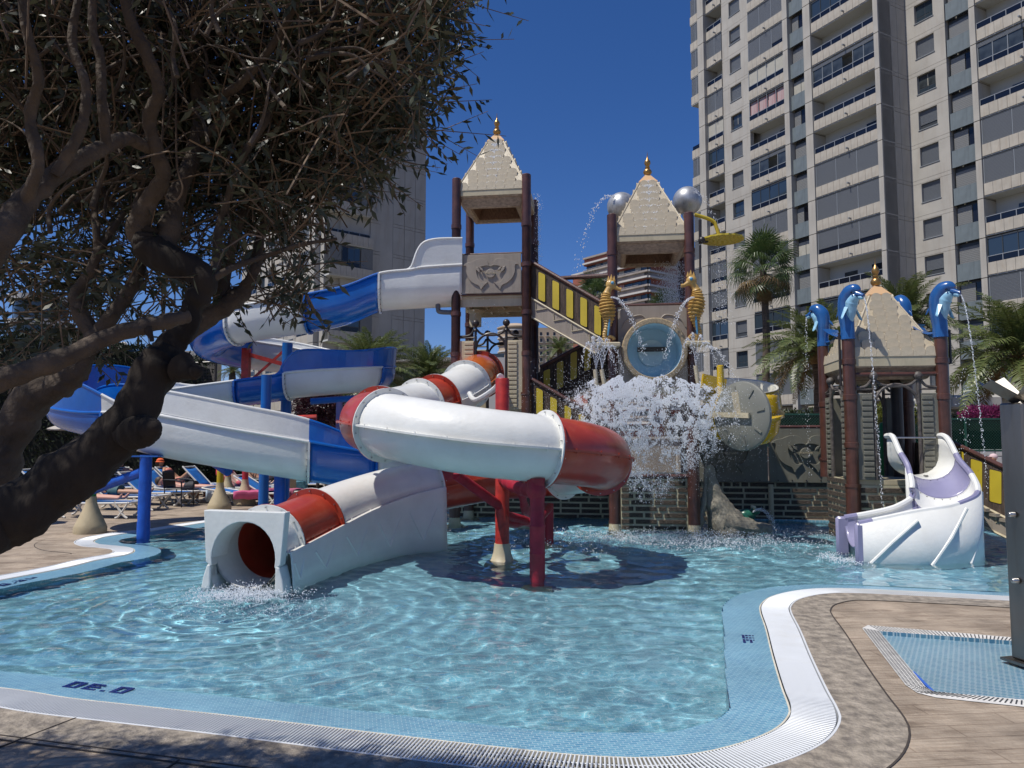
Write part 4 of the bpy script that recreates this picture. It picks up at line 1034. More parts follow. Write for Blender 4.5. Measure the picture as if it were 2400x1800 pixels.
m_disc = mat('grey_disc', (.19, .19, .16), .45, var=.15, vscale=3); q.build('disc', m_disc, gd, smooth=True)
for k in range(8):
    t = 2 * math.pi * k / 8 + .2; MB().bar(GM(RG * .62, t, .055), GM(RG * .88, t, .045), .03, .02, up=gn).build('rib', m_disc, gd)
MB().bar(GM(.62, R(176), .10), GM(.25, R(0), .10), .05, .09).build('paddle', m_cream, gd)
MB().bar(GM(.42, R(100), .08), GM(.05, R(100), .08), .05, .1).build('paddle', m_cream, gd)
gp = GM(0, 0, -.05); MB().tube([gp, gp - gn * .3, gp - gn * .3 + Vector((.1, 1.6, 0))], .05, 10).build('axle', m_post, gd, smooth=True)

# rock root and frog fountain
rk = thing('rock_root', 'grey moulded tree root flaring into the water by the brick wall', 'rock figure', P(1690, 1240, 13.9))
rw = [(1660, 1090, .07), (1666, 1130, .12), (1676, 1170, .19), (1690, 1205, .28), (1706, 1238, .38), (1716, 1275, .44)]
pts = catmull([P(x, y, 14.0) for x, y, _ in rw], 8); rr = np.interp(np.linspace(0, len(rw) - 1, len(pts)), range(len(rw)), [r for _, _, r in rw])
q = MB().tube(pts, [float(r) for r in rr], 22); q.tube(catmull([P(1700, 1222, 13.85), P(1750, 1234, 13.75), P(1785, 1240, 13.7), P(1808, 1245, 13.65)], 6), [.2 - .007 * k for k in range(19)], 14)
q.v = [tuple(Vector(p) + Vector((1, 1, 1)) * (.035 * noise.noise(Vector(p) * 5) + .02 * noise.noise(Vector(p) * 14))) for p in q.v]
q.build('root', mat('rock_gel', (.26, .235, .18), .7, var=.3, vscale=5, bump=.8, bscale=14), rk, smooth=True)
q = MB().tube(catmull([P(1655, 1100, 14.0), P(1650, 1170, 13.9), P(1640, 1215, 13.9), P(1625, 1246, 13.9)], 5), [.04] * 5 + [.06] * 5 + [.1] * 6, 12); q.build('root', MATS['rock_gel'], rk, smooth=True)
fg = thing('frog_fountain', 'small green frog figure spouting water beside the root', 'frog', P(1750, 1210, 14.2))
fc = P(1750, 1207, 14.2); m_frog = mat('frog_green', (.02, .12, .08), .3)
MB().ball(fc, .15, 16, 12, (1.2, .9, .8)).build('body', m_frog, fg, smooth=True)
MB().ball(fc + Vector((.14, -.04, .07)), .09, 14, 10, (1.2, 1, .8)).build('head', m_frog, fg, smooth=True)
for s in (-1, 1):
    MB().ball(fc + Vector((.12, -.04 + .06 * s, .15)), .035, 10, 8).build('eye', mat('frog_eye', (.5, .5, .35), .3), fg, smooth=True)
    MB().tube([fc + Vector((-.06, .1 * s, -.02)), fc + Vector((.02, .16 * s, -.1)), fc + Vector((.1, .15 * s, -.13))], .04, 8).build('leg', m_frog, fg, smooth=True)
# ================================================================ SLIDES
m_red = mat('red_gelcoat', (0.40, 0.045, 0.022), 0.34, coat=.25, var=.22, vscale=3, stain=.35, sscale=4, staincol=(.50, .13, .07))
m_wht = mat('white_gelcoat', (0.74, 0.74, 0.70), 0.36, coat=.25, var=.06, vscale=2.5, bump=.18, bscale=16, stain=.22, sscale=3, staincol=(.52, .49, .41))
m_org = mat('orange_gelcoat', (0.55, 0.12, 0.02), 0.2, coat=.6, var=.15, vscale=3)
m_blu = mat('blue_gelcoat', (0.006, 0.115, 0.46), 0.25, coat=.4, var=.18, vscale=2, stain=.3, sscale=3, staincol=(.03, .2, .55))
m_lav = mat('lavender_gelcoat', (0.26, 0.25, 0.38), 0.3, coat=.3, var=.1, vscale=3)
m_redpad = mat('red_padding', (0.34, 0.012, 0.03), 0.5, var=.3, vscale=7, bump=.7, bscale=9)
m_redpipe = mat('red_pipe', (0.42, 0.03, 0.02), 0.4, var=.35, vscale=10)
m_bluepad = mat('blue_padding', (0.006, 0.08, 0.42), 0.45, var=.25, vscale=5, bump=.7, bscale=8)
m_bolt = mat('bolt_steel', (.5, .5, .48), .35, metal=1)

def frames(pts):
    n = len(pts); fr = []
    for i in range(n):
        t = (pts[min(i + 1, n - 1)] - pts[max(i - 1, 0)]).normalized()
        rt = t.cross(Vector((0, 0, 1))).normalized(); up = rt.cross(t).normalized(); fr.append((pts[i], t, rt, up))
    return fr
def flange(fr, r0, r1, th, m, parent, nb=14, a0=0.0, a1=2 * math.pi, name='flange'):
    p, t, rt, up = fr; n = 40; vs = []; full = abs(a1 - a0 - 2 * math.pi) < 1e-3
    for e in (-th / 2, th / 2):
        for r in (r0, r1):
            for k in range(n + (0 if full else 1)):
                a = a0 + (a1 - a0) * k / n; vs.append(p + (rt * math.cos(a) + up * math.sin(a)) * r + t * e)
    N = n + (0 if full else 1); fs = []
    for k in range(n):
        j = (k + 1) % N
        fs += [(k, j, N + j, N + k), (2 * N + j, 2 * N + k, 3 * N + k, 3 * N + j), (N + k, N + j, 3 * N + j, 3 * N + k), (j, k, 2 * N + k, 2 * N + j)]
    o = MB().add(vs, fs).build(name, m, parent)
    q = MB(); rm = (r0 + r1) / 2 + .01
    for k in range(nb):
        a = a0 + (a1 - a0) * (k + .5) / nb; c = p + (rt * math.cos(a) + up * math.sin(a)) * rm; q.bar(c - t * (th / 2 + .022), c + t * (th / 2 + .022), .014, .014)
    b = q.build('bolts', m_bolt, o); ORG[o.name] = ORG[parent.name]
    return o
TR = .425
ring = []
cx, cy, RR = -.37, 10.77, 1.67
for a, z in ((180, 1.97), (202, 1.93), (225, 1.86), (248, 1.76), (270, 1.66), (292, 1.59), (315, 1.52), (338, 1.45), (360, 1.38), (383, 1.30), (405, 1.22), (428, 1.15), (450, 1.08)):
    ring.append(Vector((cx + RR * math.cos(R(a)), cy + RR * math.sin(R(a)), z)))
ctl = [Vector(v) for v in ((-.66, 15.35, 3.05), (-.72, 14.85, 2.98), (-.95, 13.9, 2.66), (-1.28, 13.0, 2.38), (-1.72, 12.0, 2.16))] + ring + \
      [Vector(v) for v in ((-1.10, 12.28, .96), (-1.9, 11.72, .82), (-2.45, 10.9, .66), (-2.80, 9.9, .50), (-3.0, 8.98, .40), (-3.07, 8.62, .37))]
tp = catmull(ctl, 8); tfr = frames(tp)
ts = thing('tube_slide', 'enclosed red and white tube slide coiling over the pool to a white arched mouth', 'tube slide', (cx, cy, FLOOR))
def seg_tube(i0, i1, m, r=TR, seg=36):
    q = MB(); vs = []; fs = []
    for p, t, rt, up in tfr[i0:i1 + 1]:
        for rr in (r, r - .02):
            for k in range(seg):
                a = 2 * math.pi * k / seg; vs.append(p + (rt * math.cos(a) + up * math.sin(a)) * rr)
    n = i1 - i0
    for i in range(n):
        for k in range(seg):
            j = (k + 1) % seg; o0 = i * 2 * seg; o1 = (i + 1) * 2 * seg
            fs += [(o0 + k, o0 + j, o1 + j, o1 + k), (o0 + seg + j, o0 + seg + k, o1 + seg + k, o1 + seg + j)]
    o = q.add(vs, fs).build('tube_section', m, ts, smooth=True, autos=50); ORG[o.name] = ORG[ts.name]
    # horizontal joint flange on each side
    for s in (-1, 1):
        q = MB(); vs = []
        for p, t, rt, up in tfr[i0:i1 + 1]:
            vs += [p + rt * s * (r - .005) + up * .013, p + rt * s * (r + .045) + up * .013, p + rt * s * (r + .045) - up * .013, p + rt * s * (r - .005) - up * .013]
        fs = []
        for i in range(n):
            for k in range(4): fs.append((i * 4 + k, i * 4 + (k + 1) % 4, i * 4 + 4 + (k + 1) % 4, i * 4 + 4 + k))
        for i in range(2, n, 4):
            p, t, rt, up = tfr[i0 + i]; c = p + rt * s * (r + .026); q.bar(c - up * .035, c + up * .032, .014, .014, up=t)
        q.add(vs, fs); q.build('seam_flange', m, o)
    return o
# section joints, as indices of the control points * 8
J = [(0, 14, m_org), (14, 25, m_wht), (25, 29, m_red), (29, 38, m_wht), (38, 54, m_red), (54, 82, m_wht), (82, 106, m_red), (106, 120, m_wht), (120, 146, m_red), (146, 166, m_wht), (166, 175, m_red), (175, len(tfr) - 1, m_wht)]
for (a, b, m_) in J: seg_tube(a, b, m_)
for k, (a, b, m_) in enumerate(J[:-1]):
    m2 = J[k + 1][2]; p, t, rt, up = tfr[b]
    flange((p - t * .012, t, rt, up), TR - .01, TR + .075, .02, m_, ts)
    flange((p + t * .012, t, rt, up), TR - .01, TR + .073, .02, m2, ts)
flange(tfr[1], TR - .01, TR + .08, .03, m_red, ts)
# skirts below the last sections, on both sides, with pressed V marks
i0, i1 = 146, len(tfr) - 3
for s in (1, -1):
    q = MB(); vs = []; n = i1 - i0
    for p, t, rt, up in tfr[i0:i1 + 1]:
        h = Vector((t.y, -t.x, 0)).normalized()
        for off, z in ((TR + .05, p.z + .012), (TR + .075, p.z + .012), (TR + .09, p.z - .04), (TR + .11, p.z * .45), (TR + .14, -.2)):
            c = p + h * (s * off); vs.append(Vector((c.x, c.y, z)))
    fs = [(i * 5 + k, i * 5 + k + 1, i * 5 + 6 + k, i * 5 + 5 + k) for i in range(n) for k in range(4)]
    sk = q.add(vs, fs).build('skirt', m_wht, ts, smooth=True, solid=.012); ORG[sk.name] = ORG[ts.name]
    if s == -1:
        q = MB()
        for ci in range(i0 + 4, i1 - 2, 7):
            p, t, rt, up = tfr[ci]; h = Vector((t.y, -t.x, 0)).normalized() * s
            zt = p.z * .72; zb_ = p.z * .16
            a = p + h * (TR + .10); b = tfr[ci + 2][0] + h * (TR + .115); c = tfr[ci - 2][0] + h * (TR + .10)
            a = tfr[ci - 2][0] + h * (TR + .095); c2 = tfr[ci + 2][0] + h * (TR + .095); m0 = p + h * (TR + .12)
            q = MB().tube([Vector((a.x, a.y, zt)), Vector((m0.x, m0.y, zb_))], .02, 8); q.tube([Vector((c2.x, c2.y, zt * .95)), Vector((m0.x, m0.y, zb_))], .02, 8); q.build('pressed_mark', m_wht, sk, smooth=True)
# end plate of the skirt
p, t, rt, up = tfr[i0]; h = Vector((t.y, -t.x, 0)).normalized()
MB().add([p - h * (TR + .14) + Vector((0, 0, -.3 - p.z)), p + h * (TR + .14) + Vector((0, 0, -.3 - p.z)), p + h * (TR + .08), p - h * (TR + .08)], [(0, 1, 2, 3)]).build('end_plate', m_wht, ts, solid=.012)
# mouth: arched head plate and lower cheeks
p, t, rt, up = tfr[-1]; h = Vector((t.y, -t.x, 0)).normalized(); tt = Vector((t.x, t.y, 0)).normalized()
if h.x > 0: h = -h   # h points to the left in the photo
def MW(x, z, e=0): return Vector((p.x, p.y, 0)) - h * x + Vector((0, 0, z)) + tt * e
zc = .38; rr_ = .40
outl = [(-.515, .875), (.515, .865), (.47, .28), (.40, .22)] 
arc = [(rr_ * math.cos(R(a)), zc - .05 + (rr_ + .02) * math.sin(R(a))) for a in range(-12, 193, 12)]
poly = [(-.515, .875), (-.47, .28), (-.41, .235)] + list(reversed(arc)) + [(.41, .225), (.47, .27), (.515, .865)]
tri = tessellate_polygon([[Vector((x, z, 0)) for x, z in poly]]); q = MB(); n = len(poly)
front = [MW(x, z, .10) for x, z in poly]; backp = [MW(x, z, -.02) for x, z in poly]
q.add(front + backp, [tuple(t_) for t_ in tri] + [tuple(n + i for i in reversed(t_)) for t_ in tri] + [(i, (i + 1) % n, n + (i + 1) % n, n + i) for i in range(n)])
q.build('mouth_plate', m_wht, ts, bevel=.012)
# inner flare ring behind the plate
q = MB(); vs = []
for e, r in ((.095, rr_ + .005), (0.02, rr_ - .02), (-.2, rr_ - .02)):
    for a in range(0, 181, 10): vs.append(MW(r * math.cos(R(a)), zc - .05 + (r + .02) * math.sin(R(a)), e))
fs = [(i * 19 + k, i * 19 + k + 1, i * 19 + 20 + k, i * 19 + 19 + k) for i in range(2) for k in range(18)]
q.add(vs, fs).build('mouth_flare', m_wht, ts, smooth=True)
for s_ in (-1, 1):
    pl = [(.405, .26), (.455, .245), (.50, .10), (.545, -.2), (.43, -.2), (.405, 0)]
    q = MB(); q.prism([(x * s_, z) for x, z in pl], -.10, .105, lambda a, b, e: MW(a, b, e)); q.build('mouth_cheek', m_wht, ts, bevel=.015)
q = MB(); vs = []; prof = [(-.405, .35), (-.405, .2)] + [(-.405 * math.cos(R(a)), .12 - .28 * math.sin(R(a))) for a in range(0, 181, 12)] + [(.405, .2), (.405, .35)]
for e in (.08, 0, -.3): vs += [MW(x, z, e) for x, z in prof]
n = len(prof); q.add(vs, [(i * n + k, i * n + k + 1, i * n + n + 1 + k, i * n + n + k) for i in range(2) for k in range(n - 1)]); q.build('mouth_floor', m_wht, ts, smooth=True)
# inner landing floor
# supports
sup = [(.31, 9.07, 1.22), (.62, 12.46, .62)]
for i, (x, y, z) in enumerate(sup):
    q = MB(); q.lathe([(.082, FLOOR), (.085, -.02), (.094, .02), (.094, .30), (.1, .31), (.094, .33), (.094, .62), (.1, .64), (.09, .66), (.09, z - .1), (.10, z)] if i == 0 else [(.08, FLOOR), (.08, z)], (x, y, 0), 14)
    q.build('padded_post', m_redpad, ts, smooth=True)
    MB().lathe([(.2, FLOOR), (.19, FLOOR + .1), (.12, FLOOR + .22)], (x, y, 0), 20).build('post_base', m_cream, ts, smooth=True)
mx_, my_ = -.14, 10.56
MB().lathe([(.10, .14), (.10, 2.56), (.092, 2.575), (.001, 2.575)], (mx_, my_, 0), 24).build('mast', m_redpipe, ts, smooth=True)
MB().lathe([(.24, FLOOR), (.22, -.06), (.16, -.01), (.125, .1), (.112, .22)], (mx_, my_, 0), 24).build('mast_base', m_cream, ts, smooth=True)
q = MB()
q.tube(catmull([(mx_ + .02, my_, 1.12), (.0, 10.0, 1.08), (.18, 9.5, 1.05), (.31, 9.07, 1.08)], 6), [.085 + .012 * math.sin(i * 2.1) for i in range(19)], 12)
q.tube(catmull([(.31, 9.07, .98), (.28, 9.1, 1.2)], 4), [.1, .12, .12, .11, .1], 12)
q.tube([(mx_, my_, .72), (-.75, 9.9, 1.22)], .07, 10); q.tube([(mx_, my_, .62), (.35, 11.4, .40), (.62, 12.4, .56)], .075, 10)
q.tube(catmull([(.12, 9.8, 1.05), (.2, 10.3, .7), (.4, 11.2, .5), (.1, 11.0, .45), (mx_, my_, .5)], 5), [.06 + .012 * math.sin(i * 1.7) for i in range(21)], 10)
q.build('padded_struts', m_redpad, ts, smooth=True)
MB().tube(catmull([(mx_ - .02, my_, 2.6), (mx_ - .05, 10.9, 2.62), (-.25, 11.4, 2.5), (-.6, 12.2, 2.35), (-.75, 12.9, 2.5)], 5), .045, 8).build('bracket_arm', m_wht, ts, smooth=True)

# ------------------------------------------------ open blue and white flume
def flume(root, ctl, cols, r, N=8, lipm=None, th=.02, lip=.026, jointw=.05, xw=1.0):
    """ctl rows: (X, Y, floor z, left wall h, right wall h, left guard, right guard)"""
    P3 = catmull([Vector(c[:3]) for c in ctl], N); W4 = catmull([Vector((c[3], c[4], 0)) for c in ctl], N); G4 = catmull([Vector((c[5], c[6], 0)) for c in ctl], N)
    fr = []; n = len(P3)
    for i in range(n):
        t = (P3[min(i + 1, n - 1)] - P3[max(i - 1, 0)]); t = Vector((t.x, t.y, 0)).normalized(); fr.append((P3[i], t, Vector((t.y, -t.x, 0))))
    def prof(i, side_l, side_r, rr):
        p, t, rt = fr[i]; out = []
        rr *= xw; r_v = rr / xw
        for z in (max(W4[i].x, 0),): out.append(p - rt * rr + Vector((0, 0, r + z)))
        out.append(p - rt * rr + Vector((0, 0, r + max(W4[i].x, 0) * .5)))
        for k in range(0, 13):
            a = math.pi + math.pi * k / 12; out.append(p + rt * (rr * math.cos(a)) + Vector((0, 0, r + r_v * math.sin(a))))
        out.append(p + rt * rr + Vector((0, 0, r + max(W4[i].y, 0) * .5)))
        out.append(p + rt * rr + Vector((0, 0, r + max(W4[i].y, 0))))
        return out
    made = []
    for cl_ in cols:
        i0, i1, m = cl_[:3]; gm = cl_[3] if len(cl_) > 3 else m
        i0 = int(i0 * N); i1 = min(int(i1 * N), n - 1); q = MB(); vs = []
        for i in range(i0, i1 + 1): vs += prof(i, 0, 0, r)
        k_ = 17; m_n = i1 - i0
        q.add(vs, [(i * k_ + k, i * k_ + k + 1, i * k_ + k_ + 1 + k, i * k_ + k_ + k) for i in range(m_n) for k in range(k_ - 1)])
        o = q.build('flume_section', m, root, smooth=True, solid=th, autos=60); ORG[o.name] = ORG[root.name]; made.append(o)
        # rolled lips and guards
        for s, c in ((-1, 0), (1, 1)):
            lipp = [fr[i][0] + fr[i][2] * (s * (r * xw + .012)) + Vector((0, 0, r + max(W4[i][c], 0))) for i in range(i0, i1 + 1)]
            MB().tube(lipp, lip, 8).build('rim_lip', m, o, smooth=True)
            if max(G4[i][c] for i in range(i0, i1 + 1)) > .06:
                q = MB(); vs = []; tops = []
                for i in range(i0, i1 + 1):
                    g = max(G4[i][c], 0.0); b = fr[i][0] + fr[i][2] * (s * r * xw) + Vector((0, 0, r + max(W4[i][c], 0))); tp_ = b + Vector((0, 0, g)) + fr[i][2] * (s * .03 * (g > .1)); vs += [b, tp_]; tops.append(tp_)
                q.add(vs, [(2 * i, 2 * i + 1, 2 * i + 3, 2 * i + 2) for i in range(m_n)]); q.build('guard_wall', gm, o, solid=th)
                MB().tube(tops, lip, 8).build('guard_lip', gm, o, smooth=True)
        # joint rib with bolts at the end
        for ii, mm in ((i1, m),):
            if ii >= n - 1: continue
            q = MB(); p, t, rt = fr[ii]; pr = prof(ii, 0, 0, r + .012); pr2 = prof(ii, 0, 0, r + jointw)
            q.add([a - t * .02 for a in pr] + [a - t * .02 for a in pr2] + [a + t * .02 for a in pr] + [a + t * .02 for a in pr2],
                  [(k, k + 1, 17 + k + 1, 17 + k) for k in range(16)] + [(34 + k, 51 + k, 51 + k + 1, 34 + k + 1) for k in range(16)] + [(17 + k, 18 + k, 52 + k, 51 + k) for k in range(16)])
            q.build('joint_flange', mm, o)
            q = MB(); prb = prof(ii, 0, 0, r + jointw * .62)
            for k in range(1, 16): q.bar(prb[k] - t * .035, prb[k] + t * .035, .013, .013)
            q.build('bolts', m_dark, o)
    return fr, made
bf = thing('flume_slide', 'open blue and white flume slide winding down from the tallest tower in wide bends', 'water slide', (-5.2, 14.8, 0))
bc_ = [(-1.08, 15.40, 4.52, .40, .40, .55, .3), (-1.85, 15.32, 4.47, .38, .38, .52, .3), (-2.15, 15.3, 4.45, .34, .34, .02, .02), (-2.77, 15.25, 4.38, .32, .32, 0, 0), (-3.45, 15.2, 4.10, .32, .32, 0, 0), (-4.24, 15.2, 3.93, .32, .32, 0, 0),
       (-5.55, 15.25, 3.74, .28, .30, 0, .2), (-6.35, 15.6, 3.58, .25, .25, .3, .2), (-6.75, 16.3, 3.46, .22, .25, .3, .2), (-6.3, 17.15, 3.36, .22, .22, .25, 0), (-5.3, 17.45, 3.26, .2, .2, .2, 0), (-4.1, 17.3, 3.02, .2, .2, .15, 0),
       (-3.28, 16.9, 2.88, .15, .12, .25, 0), (-3.05, 16.3, 2.78, .12, .12, .42, 0), (-3.5, 15.85, 2.70, .1, .1, .36, 0), (-4.55, 15.75, 2.60, .12, .1, .42, 0), (-5.0, 15.75, 2.52, .12, .1, 0, 0), (-6.0, 15.7, 2.38, .12, .12, 0, 0), (-7.1, 15.55, 2.22, .12, .12, 0, .15),
       (-8.0, 15.2, 2.08, .1, .05, 0, .7), (-8.5, 14.5, 1.98, .1, .02, 0, .75), (-8.3, 13.75, 1.88, .15, .02, .2, .72), (-7.5, 13.3, 1.72, .25, .05, .35, .5), (-6.45, 13.2, 1.42, .35, .33, .42, 0), (-5.0, 13.3, 1.15, .35, .33, .42, 0), (-3.75, 13.55, .93, .35, .32, .38, 0),
       (-2.7, 13.95, .72, .3, .3, .2, 0), (-1.8, 14.6, .48, .2, .2, 0, 0), (-1.3, 15.2, .3, .1, .1, 0, 0)]
bfr, _ = flume(bf, bc_, [(0, 3, m_wht), (3, 5, m_blu), (5, 6.3, m_wht), (6.3, 9, m_blu), (9, 11.4, m_wht), (11.4, 13.4, m_blu), (13.4, 15.6, m_wht, m_blu), (15.6, 16.9, m_blu), (16.9, 18.3, m_wht), (18.3, 22.4, m_blu), (22.4, 25, m_wht), (25, 26, m_blu), (26, 28, m_wht)], .40)
# white lower band under the blue guard of the right bend
# supports of the flume
def bpost(x, y, z, m=m_bluepad, r=.10):
    q = MB().lathe([(r * 1.05, FLOOR if y < 14.5 else 0), (r * 1.08, .25), (r * 1.02, .27), (r * 1.06, 1.0), (r * 1.0, 1.02), (r, z)], (x, y, 0), 14); return q.build('support_post', m, bf, smooth=True)
bpost(-6.42, 12.9, 1.42); bpost(-4.3, 13.65, 1.0)
MB().box((-6.42, 12.95, 1.40), (.5, .3, .025)).build('saddle', m_blu, bf)
MB().tube([(-6.42, 12.95, 1.15), (-7.6, 13.4, .78)], .085, 10).build('brace', m_bluepad, bf, smooth=True)
MB().tube([(-5.9, 14.2, 1.35), (-5.35, 13.9, 1.08)], .09, 10).build('brace', m_bluepad, bf, smooth=True)
m_bpipe = mat('blue_pipe', (0.01, 0.12, 0.42), .35, var=.15)
MB().lathe([(.115, 0), (.115, 3.85)], (-5.05, 16.35, 0), 18).build('support_post', m_bpipe, bf, smooth=True)
MB().lathe([(.1, 0), (.1, 3.0)], (-5.0, 14.85, 0), 18).build('support_post', m_bpipe, bf, smooth=True)
m_ord = mat('orange_red_steel', (0.48, 0.07, 0.025), .45, var=.2)
q = MB(); q.box((-5.95, 16.3, 3.25), (.16, .16, .95)); q.bar((-5.95, 16.3, 3.6), (-5.05, 16.35, 3.35), .09, .09); q.bar((-5.05, 16.35, 3.75), (-5.9, 16.3, 2.95), .05, .05); q.bar((-5.05, 16.35, 3.2), (-4.7, 16.4, 2.7), .05, .05)
q.build('steel_frame', m_redpipe, bf)
q = MB(); q.bar((-6.6, 16.25, 2.82), (-5.0, 16.3, 2.82), .13, .13); q.bar((-6.45, 16.3, 2.82), (-6.45, 16.3, 2.3), .14, .14); q.build('steel_frame', m_ord, bf)
MB().tube([(-5.1, 14.9, 2.1), (-4.0, 15.0, 2.14)], .06, 8).build('crossarm', m_redpipe, bf, smooth=True)
MB().tube([(-4.3, 15.6, 2.5), (-2.9, 15.9, 2.62)], .07, 8).build('crossarm', m_bpipe, bf, smooth=True)
MB().lathe([(.07, 0), (.07, 2.5)], (-3.72, 15.75, 0), 14).build('support_post', mat('mauve_pipe', (.22, .18, .36), .5), bf, smooth=True)

# ------------------------------------------------ small white and lavender slide
ss = thing('body_slide', 'short curved white and lavender slide running from the low dolphin tower into the pool', 'slide', (6.2, 11.2, FLOOR))
sc_ = [(6.62, 12.15, 1.10, .32, .32, 0, 0), (6.62, 11.92, 1.10, .30, .30, 0, 0), (6.60, 11.65, 1.05, .08, .08, 0, 0), (6.58, 11.35, .84, .04, .03, 0, 0), (6.48, 11.06, .62, .05, .06, 0, 0), (6.34, 10.88, .48, .05, .1, 0, 0), (6.1, 10.79, .38, .05, .06, 0, 0),
       (5.8, 10.76, .29, .08, .06, 0, 0), (5.4, 10.82, .19, .08, .06, 0, 0), (5.0, 10.9, .12, .05, .05, 0, 0)]
sfr, _ = flume(ss, sc_, [(0, 2, m_wht), (2, 3.3, m_lav), (3.3, 4.6, m_wht), (4.6, 5.8, m_lav), (5.8, 8.5, m_wht), (8.5, 9, m_lav)], .33, N=8, lip=.045, jointw=.012, xw=1.24)
W4s = catmull([Vector((c[3], c[4], 0)) for c in sc_], 8)
for s, c in ((-1, 0), (1, 1)):
    i0 = 22; n = len(sfr); q = MB(); vs = []
    for i in range(i0, n):
        p, t, rt = sfr[i]; rim = p + rt * (s * .46) + Vector((0, 0, .33 + max(W4s[i][c], 0))); vs += [rim, Vector((rim.x, rim.y, FLOOR + .05))]
    q.add(vs, [(2 * i, 2 * i + 1, 2 * i + 3, 2 * i + 2) for i in range(n - i0 - 1)]); sk = q.build('skirt', m_wht, ss, solid=.02, smooth=True); ORG[sk.name] = ORG[ss.name]
    if s == -1:
        q = MB()
        for ci in (32, 44, 58):
            p, t, rt = sfr[ci]; a = p + rt * (s * .468); zt = .33 + p.z - .03; d_ = sfr[min(ci + 12, n - 1)][0] + sfr[min(ci + 12, n - 1)][2] * (s * .468)
            m_ = sfr[min(ci + 6, n - 1)][0] + sfr[min(ci + 6, n - 1)][2] * (s * .468)
            MB().tube([Vector((a.x, a.y, zt)), Vector((m_.x, m_.y, zt * .45)), Vector((d_.x, d_.y, -.1))], .028, 8).build('pressed_rib', m_wht, sk, smooth=True)
p, t, rt = sfr[-1]
for s in (-1, 1):
    c = p + rt * (s * .43); an_ = math.atan2(t.y, t.x)
    MB().box(Vector((c.x, c.y, .16)) + t * (.0 if s < 0 else .03), (.13 if s < 0 else .20, .085, .72), an_, bev=.035).build('end_cap', m_lav, ss, smooth=True)
q = MB(); q.tube([sfr[4][0] + sfr[4][2] * -.34 + Vector((0, 0, .62)), sfr[4][0] + sfr[4][2] * .34 + Vector((0, 0, .62))], .014, 8); q.build('grab_bar', m_bolt, ss, smooth=True)
MB().lathe([(.035, 0), (.035, .012)], (6.62, 11.78, 1.11), 12).build('drain', m_dark, ss)
# entrance cheeks further in, and green hand rail seen through the arch
q = MB(); q.prism([(0, 0), (.5, 0), (.42, .9), (.25, .95)], 0, .05, lambda a, b, e: Vector((6.3 + e, 12.9 + a, 1.08 + b))); q.build('side_cheek', m_wht, ss)
gr = thing('gate_rail', 'green moulded rail with two rounded posts behind the low tower arch', 'rail', (6.75, 13.9, 1.1))
m_green = mat('green_plastic', (.02, .22, .06), .4)
gA, gB = P(2070, 1010, 13.9), P(2122, 1010, 13.9)
for c in (gA, gB): MB().lathe([(.07, -1.9), (.07, .1), (.05, .15), (.001, .17)], c, 14).build('rail_post', m_green, gr, smooth=True)
MB().tube([gA + Vector((0, 0, -.1)), (gA + gB) / 2 + Vector((0, 0, -.18)), gB + Vector((0, 0, -.1))], .06, 8).build('top_rail', m_green, gr, smooth=True)
MB().box((gA + gB) / 2 + Vector((0, 0, -.6)), (.34, .05, .5)).build('panel', m_green, gr)
# ================================================================ BUILDINGS
m_conc = mat('beige_precast', (0.42, 0.395, 0.35), 0.8, var=0.12, vscale=.5, bump=.25, bscale=12, stain=.45, sscale=.7, staincol=(.30, .25, .20), stainstretch=(3, 3, .35))
m_conc2 = mat('parapet_precast', (0.45, 0.41, 0.345), 0.8, var=0.14, vscale=1.2, stain=.5, sscale=1.3, staincol=(.33, .25, .17), stainstretch=(4, 4, .4))
m_concd = mat('dark_backing', (0.10, 0.09, 0.08), 0.9)  # dark backing colour seen in the gaps between panels
m_soff = mat('white_soffit', (0.50, 0.50, 0.47), 0.8)
m_gpan = mat('grey_spandrel', (0.16, 0.19, 0.20), 0.5, var=.15, vscale=1.5, stain=.4, sscale=1.5, stainstretch=(3, 3, .3))
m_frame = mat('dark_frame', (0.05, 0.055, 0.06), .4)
m_frameg = mat('grey_frame', (0.26, 0.28, 0.30), .4)
m_ddoor = mat('dark_interior', (0.012, 0.013, 0.018), .15)
m_drail = mat('navy_glass_rail', (0.006, 0.008, 0.016), .22)
m_curt = mat('cream_blind', (0.42, 0.40, 0.34), .8, var=.1)
m_curr = mat('striped_curtain', (0.55, 0.50, 0.48), .8, col2=(0.30, 0.09, 0.10), vscale=2.5, stretch=(2, 2, .05))
def slat_mat(name, c, sc):
    m = mat(name, c, .5); n = m.node_tree.nodes; L = m.node_tree.links; b = n['Principled BSDF']
    tc = n.new('ShaderNodeTexCoord'); wv = n.new('ShaderNodeTexWave'); wv.wave_type = 'BANDS'; wv.bands_direction = 'Z'; wv.wave_profile = 'SAW'; wv.inputs['Scale'].default_value = sc
    L.new(tc.outputs['Object'], wv.inputs['Vector']); bp = n.new('ShaderNodeBump'); bp.inputs['Distance'].default_value = .03; bp.inputs['Strength'].default_value = .8
    L.new(wv.outputs['Color'], bp.inputs['Height']); L.new(bp.outputs[0], b.inputs['Normal'])
    mx = n.new('ShaderNodeMix'); mx.data_type = 'RGBA'; mx.inputs['A'].default_value = (*[k * .62 for k in c], 1); mx.inputs['B'].default_value = (*c, 1)
    L.new(wv.outputs['Color'], mx.inputs['Factor']); L.new(mx.outputs['Result'], b.inputs['Base Color']); return m
m_shut = slat_mat('grey_shutter', (0.19, 0.205, 0.225), 3.2)
m_shut2 = slat_mat('light_shutter', (0.30, 0.30, 0.29), 2.4)
m_glass = mat('window_glass', (0.03, 0.045, 0.06), .04, spec=.9)
